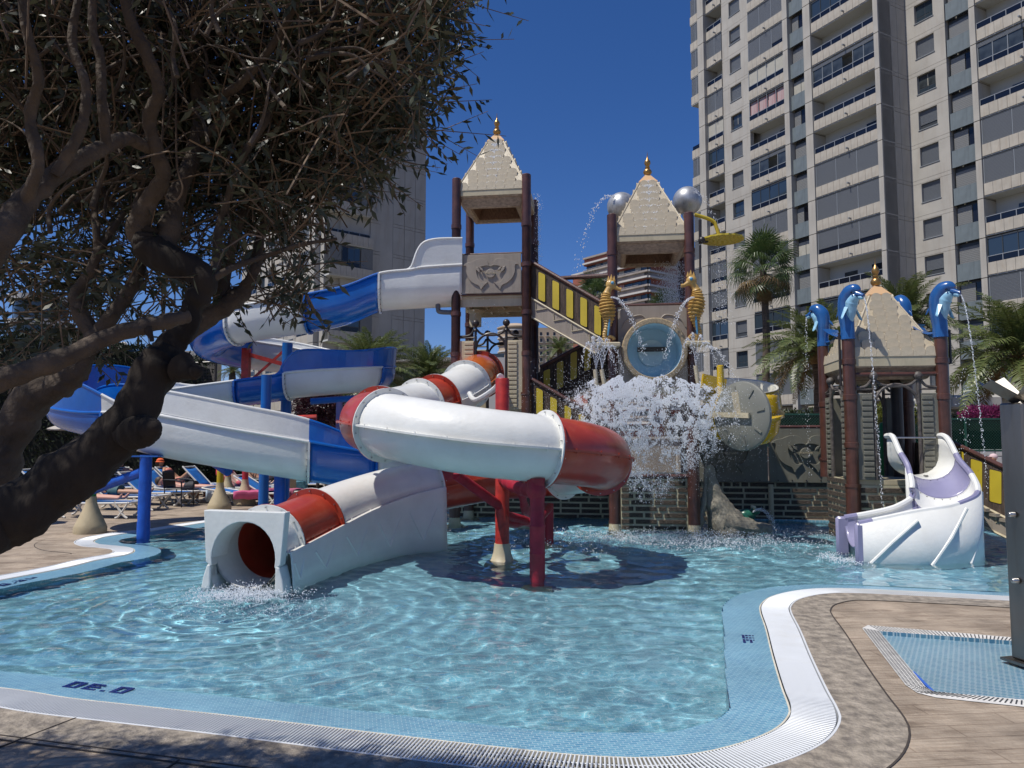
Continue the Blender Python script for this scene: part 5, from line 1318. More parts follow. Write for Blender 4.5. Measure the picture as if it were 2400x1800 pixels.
m_glass2 = mat('dim_glass', (0.05, 0.06, 0.065), .08, spec=.7, var=.5, vscale=1.5)

def planeS(x, y, A, d):
    r = ray(x, y); det = d[0] * (-r.y) + r.x * d[1]
    k = (d[0] * (-A[1]) + A[0] * d[1]) / det; ss = (A[0] * r.y - r.x * A[1]) / det
    return ss, CH + k * r.z
class Fac:
    def __init__(s, A, u, root): s.A = Vector((A[0], A[1], 0)); s.u = Vector((u[0], u[1], 0)).normalized(); s.n = Vector((s.u.y, -s.u.x, 0)); s.root = root; s.an = math.atan2(s.u.y, s.u.x); s.cache = {}
    def flip(s): s.n = -s.n; return s
    def W(s, a, z, e=0): return s.A + s.u * a + s.n * e + Vector((0, 0, z))
    def b(s, mb, s0, s1, z0, z1, e0, e1, mi=0):
        c = (s.W(s0, z0, e0) + s.W(s1, z1, e1)) / 2; return mb.box(c, (abs(s1 - s0), abs(e1 - e0), abs(z1 - z0)), s.an, mi=mi)
    def piece(s, name, m, s0, s1, z0, z1, e0, e1, parent=None):
        """single block piece, sharing meshes between equal sizes"""
        key = (name, m.name, round(abs(s1 - s0), 3), round(abs(z1 - z0), 3), round(abs(e1 - e0), 3)); par = parent or s.root
        if key not in s.cache:
            me = bpy.data.meshes.new(name); q = MB().box((0, 0, 0), (abs(s1 - s0), abs(e1 - e0), abs(z1 - z0))); me.from_pydata(q.v, [], q.f); me.materials.append(m); s.cache[key] = me
        o = bpy.data.objects.new(name, s.cache[key]); C.objects.link(o); o.parent = par
        wl = (s.W(s0, z0, e0) + s.W(s1, z1, e1)) / 2 - ORG[s.root.name]
        if par is not s.root:   # child of a rotated, located piece
            pm = Matrix.Translation(par.location) @ Matrix.Rotation(par.rotation_euler.z, 4, 'Z')
            o.location = pm.inverted() @ wl; o.rotation_euler = (0, 0, s.an - par.rotation_euler.z)
        else: o.location = wl; o.rotation_euler = (0, 0, s.an)
        return o
brd = random.Random(11)
def parapet(f, s0, s1, zt, h=.86, plank=.5, pieces=True, e=.08):
    base = f.piece('parapet', m_concd, s0 + .01, s1 - .01, zt - h + .01, zt - .02, e - .12, e - .03)
    n = max(1, round((s1 - s0) / plank)); w_ = (s1 - s0) / n
    if pieces:
        for k in range(n): f.piece('panel', m_conc2, s0 + k * w_ + .009, s0 + (k + 1) * w_ - .009, zt - h, zt, e - .03, e + .02, base)
    else:
        q = MB()
        for k in range(n): f.b(q, s0 + k * w_ + .009, s0 + (k + 1) * w_ - .009, zt - h, zt, e - .03, e + .02)
        kind(q.build('panels', m_conc2, f.root), 'stuff')
    return base
def slab(f, s0, s1, zt, depth=1.4):
    f.piece('floor_slab', m_soff, s0, s1, zt - .95, zt - .80, -depth, .04)
def opening(f, s0, s1, zt, typ, pitch=2.9, depth=1.4):
    z0, z1 = zt, zt + pitch - .96
    f.piece('back_wall', m_soff, s0, s1, zt - .8, z1 + .02, -depth, -depth + .1)
    w_ = s1 - s0
    def rail(a, b, e=.03):
        r = f.piece('railing', m_drail, a, b, z0, z0 + .44, e - .01, e + .01)
        f.piece('top_rail', m_frameg, a, b, z0 + .44, z0 + .49, e - .03, e + .03, r)
        n = max(1, round((b - a) / 1.0))
        for k in range(n + 1): f.piece('baluster', m_frameg, a + (b - a) * k / n - .025, a + (b - a) * k / n + .025, z0, z0 + .45, e - .03, e + .04, r)
    if typ == 'open':
        rail(s0, s1)
        dw = min(1.6, w_ * .45); f.piece('balcony_door', m_ddoor, s1 - .3 - dw, s1 - .3, zt - .8, zt + 1.35, -depth + .1, -depth + .14)
        if w_ > 3: f.piece('balcony_door', m_glass2, s0 + w_ * .25, s0 + w_ * .25 + 1.2, zt - .8, zt + 1.2, -depth + .1, -depth + .13)
    elif typ in ('shut', 'shut2', 'shutg', 'half'):
        n = 3 if w_ > 3 else 2; gap = 0
        for k in range(n):
            a, b = s0 + w_ * k / n, s0 + w_ * (k + 1) / n
            zb_ = z0 + (.42 if (typ == 'shutg' and k == n - 1) or (typ == 'half') else 0)
            sh = f.piece('shutter', m_shut if typ != 'shut2' else m_shut2, a + .03, b - .03, zb_, z1 - .12, -.01, .02)
            f.piece('shutter_frame', m_frameg, a, a + .05, z0, z1 - .1, -.02, .045, sh)
            if zb_ > z0: f.piece('railing', m_drail, a, b, z0, z0 + .42, -.03, -.01)
        f.piece('head_rail', m_frame, s0, s1, z1 - .12, z1 - .04, -.02, .03)
    elif typ in ('glaz', 'curt', 'blind', 'mix'):
        rail(s0, s1)
        n = max(2, round(w_ / 1.0)); g = s0
        for k in range(n):
            a, b = s0 + w_ * k / n, s0 + w_ * (k + 1) / n
            if typ == 'mix' and k in (n // 2,): continue
            mm = {'glaz': m_glass, 'curt': m_curr, 'blind': m_curt, 'mix': m_glass2}[typ]
            p_ = f.piece('pane' if typ != 'curt' else 'curtain', mm, a + .03, b - .03, z0 + .5, z1 - .2, -.02 - (.1 if typ == 'curt' else 0), .0 - (.1 if typ == 'curt' else 0))
            f.piece('mullion', m_frameg if typ != 'glaz' else m_frame, a - .025, a + .025, z0 + .48, z1 - .1, -.03, .04, p_)
        f.piece('head_rail', m_frame, s0, s1, z1 - .2, z1 - .1, -.03, .04)
        if typ == 'mix': f.piece('roller_box', m_shut, s0, s1, z1 - .42, z1 - .18, -.02, .05)
def window(f, s0, s1, z0, z1, typ, rec=.22):
    fr = f.piece('window', m_frame, s0, s1, z0, z1, -rec - .08, -rec)
    if typ in ('shut', 'part'):
        f.piece('roller_blind', m_shut, s0 + .03, s1 - .03, z0 + (.4 if typ == 'part' else .03), z1, -rec, -rec + .04, fr)
    else:
        mid = (s0 + s1) / 2
        for a, b in ((s0 + .07, mid - .03), (mid + .03, s1 - .07)):
            f.piece('pane', m_glass if typ == 'glass' else m_glass2, a, b, z0 + .5, z1 - .07, -rec, -rec + .015, fr)
            f.piece('pane', m_glass, a, b, z0 + .06, z0 + .42, -rec, -rec + .015, fr)
        if typ == 'curtain':
            f.piece('curtain', m_curt, s0 + .1, s1 - .12, z0 + .5, z1 - .1, -rec - .0, -rec + .01, fr)
    f.piece('sill', m_frameg, s0 - .05, s1 + .05, z0 - .05, z0, -rec, .05)
def wallfloor(f, s0, s1, zt, ws, we, wz0, wz1, pitch=2.9):
    """storey of flat wall with a window hole and a recessed double joint"""
    za, zb = zt - 1.05, zt - 1.05 + pitch
    q = MB()
    f.b(q, s0, ws, za + .02, zb - .30, -.3, 0); f.b(q, we, s1, za + .02, zb - .30, -.3, 0)
    f.b(q, ws, we, za + .02, wz0, -.3, 0); f.b(q, ws, we, wz1, zb - .30, -.3, 0)
    f.b(q, s0, s1, zb - .28, zb, -.3, 0); f.b(q, s0, s1, za - .01, zb, -.45, -.28)
    return q

rt = thing('apartment_tower', 'tall beige concrete apartment block with long balconies rising behind the palms', 'building', (27, 58, 0), 'concrete apartment towers')
A = (25.3, 62.0); u_ = (.4554, -.8903); PIT = 2.9
f1 = Fac(A, u_, rt)
if f1.n.x > 0: f1.flip()
KS = range(-1, 14); ZT = [8.5 + PIT * k for k in KS]
zmax = ZT[-1] + 2
colB = ['open', 'shut', 'open', 'half', 'shut', 'half', 'shut', 'glaz', 'open', 'open', 'open', 'half', 'shut', 'open', 'shut']
TB = {13: 'glaz', 12: 'open', 11: 'shut', 10: 'open', 9: 'shut', 8: 'blind', 7: 'glaz', 6: 'open', 5: 'open', 4: 'open', 3: 'half', 2: 'half', 1: 'glaz', 0: 'half', -1: 'shut'}
TC = {13: 'shut', 12: 'shut', 11: 'shut', 10: 'shutg', 9: 'blind', 8: 'curt', 7: 'open', 6: 'mix', 5: 'glaz', 4: 'shut', 3: 'shut', 2: 'open', 1: 'glaz', 0: 'shut', -1: 'shut'}
TD = {13: 'open', 12: 'open', 11: 'open', 10: 'glaz', 9: 'open', 8: 'mix', 7: 'open', 6: 'open', 5: 'shut', 4: 'shut', 3: 'half', 2: 'open', 1: 'glaz', 0: 'shut', -1: 'blind'}
TW = {13: 'part', 12: 'shut', 11: 'part', 10: 'shut', 9: 'shut', 8: 'curtain', 7: 'shut', 6: 'shut', 5: 'glass', 4: 'shut', 3: 'shut', 2: 'shut', 1: 'part', 0: 'glass', -1: 'shut'}
# piers
for nm, a, b, e in (('pier', -12.50, -11.63, .45), ('pier', -1.66, -1.12, .22), ('pier', .58, 1.32, .20), ('pier', 7.28, 7.68, .14)):
    for i, k in enumerate(KS):
        f1.piece('pier', m_conc, a, b, ZT[i] - 1.03, ZT[i] + PIT - 1.09, -1.4, e)
        f1.piece('pier_joint', m_concd, a + .02, b - .02, ZT[i] + PIT - 1.09, ZT[i] + PIT - 1.03, -1.4, e - .04)
    f1.piece('pier', m_conc, a, b, 2.5, ZT[0] - 1.03, -1.4, e)
for i, k in enumerate(KS):
    z = ZT[i]
    pcs = k > -9
    parapet(f1, -11.6, -9.48, z, pieces=False); slab(f1, -11.6, -9.48, z); opening(f1, -11.6, -9.48, z, TB[k])
    parapet(f1, -5.98, -1.68, z, plank=.54, pieces=True); slab(f1, -5.98, -1.68, z); opening(f1, -5.98, -1.68, z, TC[k])
    parapet(f1, 1.34, 7.26, z, plank=.6, pieces=True); slab(f1, 1.34, 7.26, z); opening(f1, 1.34, 7.26, z, TD[k])
    wallfloor(f1, -9.46, -6.0, z, -8.45, -7.0, z + .0, z + 1.5).build('wall_panel', m_conc, rt)
    window(f1, -8.45, -7.0, z, z + 1.5, TW[k])
    # grey recessed column
    f1.piece('spandrel', m_gpan, -1.1, .56, z - .95, z + .35, -.2, -.05)
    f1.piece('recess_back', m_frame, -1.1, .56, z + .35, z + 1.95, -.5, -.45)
    if k % 3 == 1: f1.piece('shutter', m_shut2, -1.05, -.35, z + .4, z + 1.75, -.42, -.35); f1.piece('pane', m_ddoor, -.3, .5, z + .4, z + 1.75, -.44, -.40)
    elif k == 8 or k == 3: f1.piece('pane', m_curt, -1.05, -.3, z + .4, z + 1.6, -.42, -.38); f1.piece('pane', m_curt, -.25, .5, z + .4, z + 1.6, -.42, -.38)
    else: f1.piece('shutter', m_shut2, -1.05, .52, z + .4, z + 1.65, -.42, -.35)
    # overhanging corner balconies on the far left
    if k not in (9,) :
        if k >= -1:
            parapet(f1, -14.05, -12.5, z, pieces=False, e=.05)
            if k < 9 or k > 9: 
                if k != 8: f1.piece('shutter', m_shut, -14.0, -12.55, z, z + 1.9, -.05, .0); f1.piece('shutter_frame', m_frameg, -13.3, -13.24, z, z + 1.9, -.05, .03)
                else: f1.piece('railing', m_drail, -14.0, -12.55, z, z + .45, -.05, .0)
            f1.piece('floor_slab', m_soff, -14.05, -12.5, z - .95, z - .8, -2.2, .04)
    # small drain spouts
    for sx in (-10.3, -3.8, 4.6): f1.piece('drain_spout', m_frameg, sx, sx + .09, z - .72, z - .62, .1, .42)
f1.piece('end_wall', m_conc, -14.0, -12.4, 2.5, zmax, -6, -2.2)
# core behind everything
q = MB(); f1.b(q, -12.6, 7.6, 2.5, zmax, -12, -1.4); q.build('core', m_conc, rt)
# side wall of the projecting part and the recessed wing
Cn = f1.W(7.68, 0); fs_ = Fac((Cn.x, Cn.y), (-f1.n.x, -f1.n.y), rt)
if fs_.n.y > 0: fs_.flip()
pdep, _ = planeS(2120, 20, (Cn.x, Cn.y), (-f1.n.x, -f1.n.y))
for i, k in enumerate(KS):
    z = ZT[i] - 1.03
    for j in range(3):
        a, b = pdep * j / 3, pdep * (j + 1) / 3
        fs_.piece('wall_panel', m_conc, a + .015, b - .015, z + .02, z + PIT - .32, -.2, 0); fs_.piece('wall_panel', m_conc, a + .015, b - .015, z + PIT - .29, z + PIT, -.2, 0)
q = MB(); fs_.b(q, .02, pdep, 2.5, zmax, -.3, -.05); q.build('joint_backing', m_concd, rt)
A2 = f1.W(0, 0, -pdep); f2 = Fac((A2.x, A2.y), u_, rt)
if f2.n.x > 0: f2.flip()
def s2(x, y): return planeS(x, y, (A2.x, A2.y), u_)[0]
w0 = 7.68; ws, we = s2(2000 + 790 / 5.53, 45), s2(2000 + 1032 / 5.53, 45); w1 = s2(2000 + 1180 / 5.53, 45)
g0, g1 = s2(2000 + 1190 / 5.53, 45), s2(2000 + 1512 / 5.53, 45); p0_, p1_ = s2(2000 + 1516 / 5.53, 45), s2(2000 + 1592 / 5.53, 45)
TW2 = {13: 'curtain', 12: 'curtain', 11: 'curtain', 10: 'curtain', 9: 'glass', 8: 'shut', 7: 'curtain', 6: 'part', 5: 'shut', 4: 'shut', 3: 'shut', 2: 'part', 1: 'glass', 0: 'shut', -1: 'shut'}
TE = {13: 'shut', 12: 'open', 11: 'shut', 10: 'shut', 9: 'open', 8: 'open', 7: 'mix', 6: 'open', 5: 'shut', 4: 'shut', 3: 'open', 2: 'glaz', 1: 'shut', 0: 'mix', -1: 'shut'}
for i, k in enumerate(KS):
    z = ZT[i]
    wallfloor(f2, w0, w1, z, ws, we, z + .0, z + 1.5).build('wall_panel', m_conc, rt); window(f2, ws, we, z, z + 1.5, TW2[k])
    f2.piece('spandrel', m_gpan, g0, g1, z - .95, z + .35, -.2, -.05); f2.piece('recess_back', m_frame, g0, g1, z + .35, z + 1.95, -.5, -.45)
    if k % 2: f2.piece('shutter', m_shut2, g0 + .05, (g0 + g1) / 2 + .2, z + .4, z + 1.75, -.42, -.35); f2.piece('pane', m_ddoor, (g0 + g1) / 2 + .25, g1 - .05, z + .4, z + 1.75, -.44, -.40)
    else: f2.piece('shutter', m_shut2, g0 + .05, g1 - .05, z + .4, z + 1.6, -.42, -.35)
    parapet(f2, p1_ + .02, p1_ + 6.2, z, plank=.62, pieces=False); slab(f2, p1_ + .02, p1_ + 6.2, z); opening(f2, p1_ + .02, p1_ + 6.2, z, TE[k])
    f2.piece('drain_spout', m_frameg, p1_ + 3, p1_ + 3.1, z - .7, z - .6, .1, .42)
    f2.piece('pier', m_conc, p0_, p1_, z - 1.03, z + PIT - 1.09, -1.4, .2); f2.piece('pier_joint', m_concd, p0_ + .02, p1_ - .02, z + PIT - 1.09, z + PIT - 1.03, -1.4, .16)
q = MB(); f2.b(q, 7.6, p1_ + 6.3, 2.5, zmax, -12, -1.4); q.build('core', m_conc, rt)
for f_, a, b in ((f1, -12.5, 7.68), (f2, 7.68, p1_ + 6.3)):
    q = MB(); f_.b(q, a, b, 2.5, ZT[0] - 1.05, -1.4, -1.0); q.build('ground_floor_wall', m_conc, rt)

# left tower behind the blue slide
lt = thing('apartment_tower', 'beige concrete apartment block with its shaded window wall, behind the blue slide and tree', 'building', (-14, 66, 0), 'concrete apartment towers')
Lc = P(762, 700, 62.0)
g1_ = Fac((Lc.x, Lc.y), (.77, .64), lt)
if g1_.n.y > 0: g1_.flip()
def sl1(x, y=620): return planeS(x, y, (Lc.x, Lc.y), (g1_.u.x, g1_.u.y))[0]
b1, j1, wA, wB, j2, j3, e1_ = sl1(866), sl1(869), sl1(891), sl1(920), sl1(947), sl1(972), sl1(997)
ZL = [10.95 + 2.85 * k for k in range(-3, 9)]
LT = ['shut', 'glaz', 'open', 'glaz', 'mix', 'glaz', 'open', 'glaz', 'shut', 'glaz', 'shut', 'open']
for i, z in enumerate(ZL):
    parapet(g1_, .0, b1, z, plank=.5, pieces=True, e=.7); g1_.piece('floor_slab', m_soff, 0, b1, z - .95, z - .8, -1.0, .66)
    ty = LT[i]
    if ty in ('glaz', 'shut'):
        for a_, b_ in ((0, b1 * .27), (b1 * .72, b1)): g1_.piece('shutter', m_shut, a_ + .02, b_, z, z + 1.85, .55, .6)
        w_ = g1_.piece('window', m_frame, b1 * .28, b1 * .71, z, z + 1.85, .5, .56)
        for a_, b_, mm in ((.30, .42, m_ddoor), (.43, .56, m_glass), (.57, .69, m_glass)): g1_.piece('pane', mm, b1 * a_, b1 * b_, z + .5, z + 1.75, .56, .575, w_)
        for a_, b_ in ((.30, .49), (.5, .69)): g1_.piece('pane', m_drail, b1 * a_, b1 * b_, z + .04, z + .42, .56, .575, w_)
    else:
        opening(g1_, 0.0, b1, z, 'open', pitch=2.85)
    for a_, b_ in ((b1 + .03, wA), (wB, j2), (j2, j3), (j3, e1_)):
        g1_.piece('wall_panel', m_conc, a_ + .02, b_ - .02, z - .85, z + 1.68, -.3, 0); g1_.piece('wall_panel', m_conc, a_ + .02, b_ - .02, z + 1.71, z + 1.97, -.3, 0)
    w_ = g1_.piece('window', m_frame, wA + .05, wB - .05, z - .2, z + 1.5, -.35, -.28); m_ = (wA + wB) / 2
    for a_, b_ in ((wA + .12, m_ - .06), (m_ + .06, wB - .2)):
        g1_.piece('pane', m_glass if i % 2 else m_curt, a_, b_, z + .7, z + 1.42, -.28, -.265, w_); g1_.piece('pane', m_glass, a_, b_, z - .1, z + .6, -.28, -.265, w_)
    g1_.piece('spandrel', m_gpan, wA, wB, z + 1.5, z + 2.65, -.3, -.2)
q = MB(); g1_.b(q, 0.0, e1_ - .02, 0, ZL[-1] + 2.3, -11, -.4); q.build('core', m_conc, lt)
q = MB(); g1_.b(q, b1, wA - .03, 0, ZL[-1] + 2.3, -.4, -.05); g1_.b(q, wB + .03, e1_ - .03, 0, ZL[-1] + 2.3, -.4, -.05); q.build('joint_backing', m_concd, lt)
g2_ = Fac((Lc.x, Lc.y), (-.64, .77), lt)
if g2_.n.y > 0: g2_.flip()
for i, z in enumerate(ZL):
    g2_.piece('pier', m_conc, 1.2, 2.4, z - .9, z + 1.9, -.6, .5)
    x = 2.5
    for j, (w_, ty) in enumerate(((3.2, 'bal'), (3.0, 'wall'), (4.2, 'bal'), (3.0, 'wall'), (4.2, 'bal'))):
        if ty == 'bal':
            parapet(g2_, x, x + w_, z, pieces=False); slab(g2_, x, x + w_, z); opening(g2_, x, x + w_, z, brd.choice(['open', 'shut', 'glaz', 'half']), pitch=2.85)
        else:
            wallfloor(g2_, x, x + w_, z, x + .9, x + 2.1, z, z + 1.5, 2.85).build('wall_panel', m_conc, lt); window(g2_, x + .9, x + 2.1, z, z + 1.5, brd.choice(['shut', 'glass', 'curtain']))
        x += w_ + .02
q = MB(); g2_.b(q, 0.05, 22, 0, ZL[-1] + 2.3, -9, -1.4); q.build('core', m_conc, lt)

# striped brick and white block in the distance
m_brick = mat('red_brick_band', (0.30, 0.095, 0.06), .8, var=.1)
m_wband2 = mat('block_render', (0.34, 0.29, 0.25), .8, var=.2, vscale=.5)
m_wband = mat('white_band', (0.55, 0.52, 0.48), .8)
bb = thing('apartment_block', 'distant red and white striped apartment block between the two taller towers', 'building', (20, 150, 0))
Ab = P(1370, 700, 160.0); f3 = Fac((Ab.x, Ab.y), (.62, -.785), bb)
if f3.n.y > 0: f3.flip()
def s3(x): return planeS(x, 700, (Ab.x, Ab.y), (f3.u.x, f3.u.y))[0]
xe = s3(1520); zt0 = P(1370, 603, 160).z
for k in range(13):
    z = zt0 - .6 - 2.95 * k
    f3.piece('brick_band', m_brick if k == 0 else m_wband2, 0, xe, z - .9, z, -1, 0); f3.piece('white_band', m_wband2, -.1, xe + .1, z - .02, z + .35, -1, .35); f3.piece('brick_line', m_brick, 0, xe, z - 1.5, z - 1.28, -1, .1)
    f3.piece('white_band', m_wband, -.1, xe + .1, z - 1.25, z - .9, -1, .5)
    f3.piece('window_strip', m_glass2, .2, xe - .2, z - 2.6, z - 1.25, -1, -.5)
    x = .8; rr = random.Random(k)
    while x < xe - 2: 
        if rr.random() < .8: f3.piece('window', rr.choice([m_curt, m_glass, m_curr, m_shut]), x, x + 1.5, z - 2.5, z - 1.3, -.5, -.42)
        f3.piece('railing', m_wband, x - .8, x + 1.4, z - 1.95 - .5, z - 1.9 - .5, .3, .35)
        x += 2.3
q = MB(); f3.b(q, .3, xe - .3, 0, zt0, -14, -.9); f3.b(q, -5, .3, 0, zt0 - 3.4, -14, -1.2); q.build('core', m_brick, bb)
for k in range(12): f3.piece('white_band', m_wband, -5.2, -.1, zt0 - 3.3 - 2.95 * k, zt0 - 2.9 - 2.95 * k, -1.4, -.8)
f3b = Fac(tuple(f3.W(xe, 0))[:2], (.785, .62), bb)
if f3b.n.y > 0: f3b.flip()
for k in range(13):
    z = zt0 - .6 - 2.95 * k
    f3b.piece('brick_band', m_brick if k == 0 else m_wband2, 0, 16, z - .9, z, -1, 0); f3b.piece('white_band', m_wband, 0, 16, z - .02, z + .35, -1, .35); f3b.piece('white_band', m_wband, 0, 16, z - 1.25, z - .9, -1, .5); f3b.piece('window_strip', m_glass2, .2, 16, z - 2.6, z - 1.25, -1, -.5)
    for j in range(5): f3b.piece('window', [m_glass, m_curt][j % 2], 1 + 3 * j, 2.9 + 3 * j, z - 2.5, z - 1.3, -.5, -.42)
# beige hotel with a round corner, far away
ht = thing('hotel', 'far beige hotel with rows of small balconies and a round corner, seen through the stairs', 'building', (20, 300, 0))
m_hot = mat('hotel_wall', (0.44, 0.34, 0.24), .8, var=.06)
Ah = P(1243, 800, 300.0); f4 = Fac((Ah.x, Ah.y), (1, 0), ht)
if f4.n.y > 0: f4.flip()
ztop4 = P(1270, 768, 300).z
q = MB(); f4.b(q, 0, 34, 0, ztop4, -12, 0); q.build('wall', m_hot, ht)
for k in range(16):
    for j in range(12):
        z = ztop4 - 2.6 - 2.7 * k; x = 1.2 + 2.75 * j
        w_ = f4.piece('window', m_ddoor, x, x + .9, z - .9, z + .7, 0, .1); f4.piece('balcony', m_wband, x - .4, x + 1.3, z - 1.0, z - .8, .1, .9)
q = MB(); c = P(1208, 800, 300); zr = P(1208, 765, 300).z
q.lathe([(7, 0), (7, zr), (7.8, zr), (7.8, zr + .5), (3, zr + 2.2), (.01, zr + 2.4)], (c.x, c.y + 8, 0), 24); q.build('round_corner', m_hot, ht, smooth=True)
q = MB()
for k in range(14): q.lathe([(7.6, 0), (7.6, .5)], (c.x, c.y + 8, zr - 1.5 - 2.9 * k), 24)
q.build('balcony_bands', m_wband, ht, smooth=True)
sb = thing('rooftop', 'small white flat rooftop with aerials far behind the tall tower arch', 'building', P(1150, 850, 180))
q = MB(); c = P(1153, 860, 180); q.box((c.x, c.y, 11), (7.5, 6, 22 - 1)); q.build('wall', m_wband, sb)
MB().box((c.x + 1.6, c.y - .2, 21.9), (3, 5, 1.1)).build('plant_room', m_glass2, sb)
# rounded white balconied block at the far left
rb = thing('apartment_block', 'distant white block with curved balconies half hidden by the tree leaves', 'building', P(95, 800, 80))
c = P(95, 780, 80); q = MB(); q.lathe([(2.6, 0), (2.6, 17.2)], (c.x, c.y, 0), 28); q.build('core', m_glass2, rb, smooth=True)
for k in range(6):
    z = 17.2 - 2.7 * k; MB().lathe([(3.3, -.55), (3.35, 0), (3.2, 0), (3.1, -.4)], (c.x, c.y, z), 28).build('balcony', m_wband, rb, smooth=True)
lowb = thing('villa', 'low beige house roof with a satellite dish above the dark hedge', 'building', P(345, 830, 70))
c = P(345, 830, 70); MB().box((c.x + 1.5, c.y, 4.9), (9, 6, 9.8)).build('wall', m_conc, lowb); MB().lathe([(.5, .1), (.01, 0)], (c.x - .8, c.y - 3, 10.2), 12, M=Matrix.Rotation(R(60), 3, 'X')).build('dish', m_wband, lowb)
lw2 = thing('villa', 'low beige building behind the date palms left of the tall tower', 'building', P(1020, 850, 60))
a_, b_ = P(905, 880, 52), P(1062, 850, 60); MB().box(((a_.x + b_.x) / 2, 58, 3.4), (9.5, 6, 7.9)).build('wall', m_conc, lw2)
MB().box(((a_.x + b_.x) / 2 + .5, 57, 7.5), (10, 8, .3)).build('roof', m_conc2, lw2)

# terrace walls at the back
m_wall = mat('terrace_wall', (0.30, 0.27, 0.22), .85, var=.2, vscale=2, stain=.4)
m_wbrick = mat('white_brick', (0.52, 0.51, 0.48), .75, var=.12, vscale=3, stain=.3, sscale=2)
m_wmort = mat('white_mortar', (0.40, 0.39, 0.37), .8)
tw = thing('garden_wall', 'long low terrace wall behind the water playground', 'wall', (2, 23, 0))
MB().box((-3.0, 24, .85), (20, .25, 1.7)).build('wall', m_wall, tw); MB().box((-3.0, 24, 1.74), (20.2, .35, .08)).build('coping', m_conc2, tw)
MB().box((9.0, 22.3, .6), (8, .25, 1.2)).build('wall', m_wall, tw)
_mb, _mm = m_brk, m_mort; m_brk, m_mort = m_wbrick, m_wmort
brick_wall('garden_wall', 'white painted brick wall under the green lattice, behind the person in a cap', (11.5, 21.9), (17.5, 21.9), 0, 1.34, bw=.42, bh=.19)
m_brk, m_mort = _mb, _mm
m_lat = mat('green_lattice', (0.012, 0.07, 0.045), .5)
def lattice(x0, x1, y, z0, z1, lab):
    l = thing('lattice_fence', lab, 'fence', ((x0 + x1) / 2, y, z0), 'green lattice fences')
    q = MB(); s = .085; h = z1 - z0; L = x1 - x0; k = -int(h / s) - 1
    while k * s < L:
        for dr in (1, -1):
            xs = x0 + k * s; a = max(xs, x0); b = min(xs + h, x1)
            if b > a:
                za, zb = z0 + (a - xs), z0 + (b - xs)
                if dr < 0: za, zb = z0 + z1 - za, z0 + z1 - zb
                q.bar((a, y + .006 * dr, za), (b, y + .006 * dr, zb), .008, .022, up=(0, 1, 0))
        k += 1
    kind(q.build('lattice', m_lat, l), 'stuff')
    MB().box(((x0 + x1) / 2, y, z1 + .02), (L, .05, .05)).build('top_rail', m_lat, l); MB().box(((x0 + x1) / 2, y, z0), (L, .05, .05)).build('bottom_rail', m_lat, l)
    n = int(L / 1.6)
    for i in range(n + 1): MB().box((x0 + L * i / n, y, (z0 + z1) / 2), (.06, .07, h + .1)).build('post', m_lat, l)
    MB().box(((x0 + x1) / 2, y + .12, (z0 + z1) / 2), (L, .02, h)).build('netting', mat('green_netting', (.008, .022, .016), .9, var=.6, vscale=4), l)
lattice(11.5, 17.6, 21.9, 1.36, 2.28, 'green lattice fence on the white wall, with pink flowers behind')
lattice(7.2, 11.4, 22.0, 1.5, 2.42, 'green lattice fence behind the dolphin relief panel')
lattice(-6.5, 0.2, 23.9, 1.78, 2.5, 'green lattice fence behind the blue slide and purple bush')
cs2 = thing('carport', 'flat concrete canopy at the foot of the big apartment tower', 'canopy', (20, 34, 0))
for (xa, xb, z0, z1, y) in ((2228, 2352, 3.1, 3.75, 34),):
    a, b = P(xa, 940, y), P(xb, 940, y); MB().box(((a.x + b.x) / 2, y + 2, (z0 + z1) / 2), (b.x - a.x, 4, z1 - z0), bev=.1).build('canopy_slab', m_conc, cs2)
    for xx in (a.x + .4, b.x - .5): MB().box((xx, y + 1, 1.5), (.4, .4, 3.0)).build('column', m_conc, cs2)
cs3 = thing('terrace_roof', 'long flat grey roof edge in front of the apartment tower ground floor', 'canopy', (14, 36, 0))
MB().box((22, 38, 2.95), (26, 5, .3)).build('roof_slab', m_gpan, cs3)
for k in range(7): MB().box((10.5 + 4 * k, 36, 1.4), (.3, .3, 2.8)).build('column', m_conc, cs3)
MB().box((22, 41, 1.3), (26, .3, 2.6)).build('back_wall', mat('dark_shopfront', (.03, .03, .03), .5, var=.5), cs3)
# ================================================================ VEGETATION
def leafmat(name, c, c2, tr=.25, rough=.5, spec=.4):
    m = bpy.data.materials.new(name); m.use_nodes = True; n = m.node_tree.nodes; L = m.node_tree.links; b = n['Principled BSDF']; out = n['Material Output']
    g = n.new('ShaderNodeTexNoise'); tc = n.new('ShaderNodeTexCoord'); g.inputs['Scale'].default_value = 7; g.inputs['Detail'].default_value = 3; L.new(tc.outputs['Object'], g.inputs['Vector'])
    mr = n.new('ShaderNodeMapRange'); mr.inputs['From Min'].default_value = .35; mr.inputs['From Max'].default_value = .65; L.new(g.outputs['Fac'], mr.inputs['Value'])
    mx = n.new('ShaderNodeMix'); mx.data_type = 'RGBA'; mx.inputs['A'].default_value = (*c, 1); mx.inputs['B'].default_value = (*c2, 1); L.new(mr.outputs[0], mx.inputs['Factor'])
    L.new(mx.outputs['Result'], b.inputs['Base Color']); b.inputs['Roughness'].default_value = rough; b.inputs['Specular IOR Level'].default_value = spec
    if tr > 0:
        t = n.new('ShaderNodeBsdfTranslucent'); L.new(mx.outputs['Result'], t.inputs['Color']); ms = n.new('ShaderNodeMixShader'); ms.inputs[0].default_value = tr
        L.new(b.outputs[0], ms.inputs[1]); L.new(t.outputs[0], ms.inputs[2]); L.new(ms.outputs[0], out.inputs[0])
    return m
m_leaf = leafmat('olive_leaf', (0.050, 0.060, 0.032), (0.085, 0.090, 0.055), .18, .42, .5)
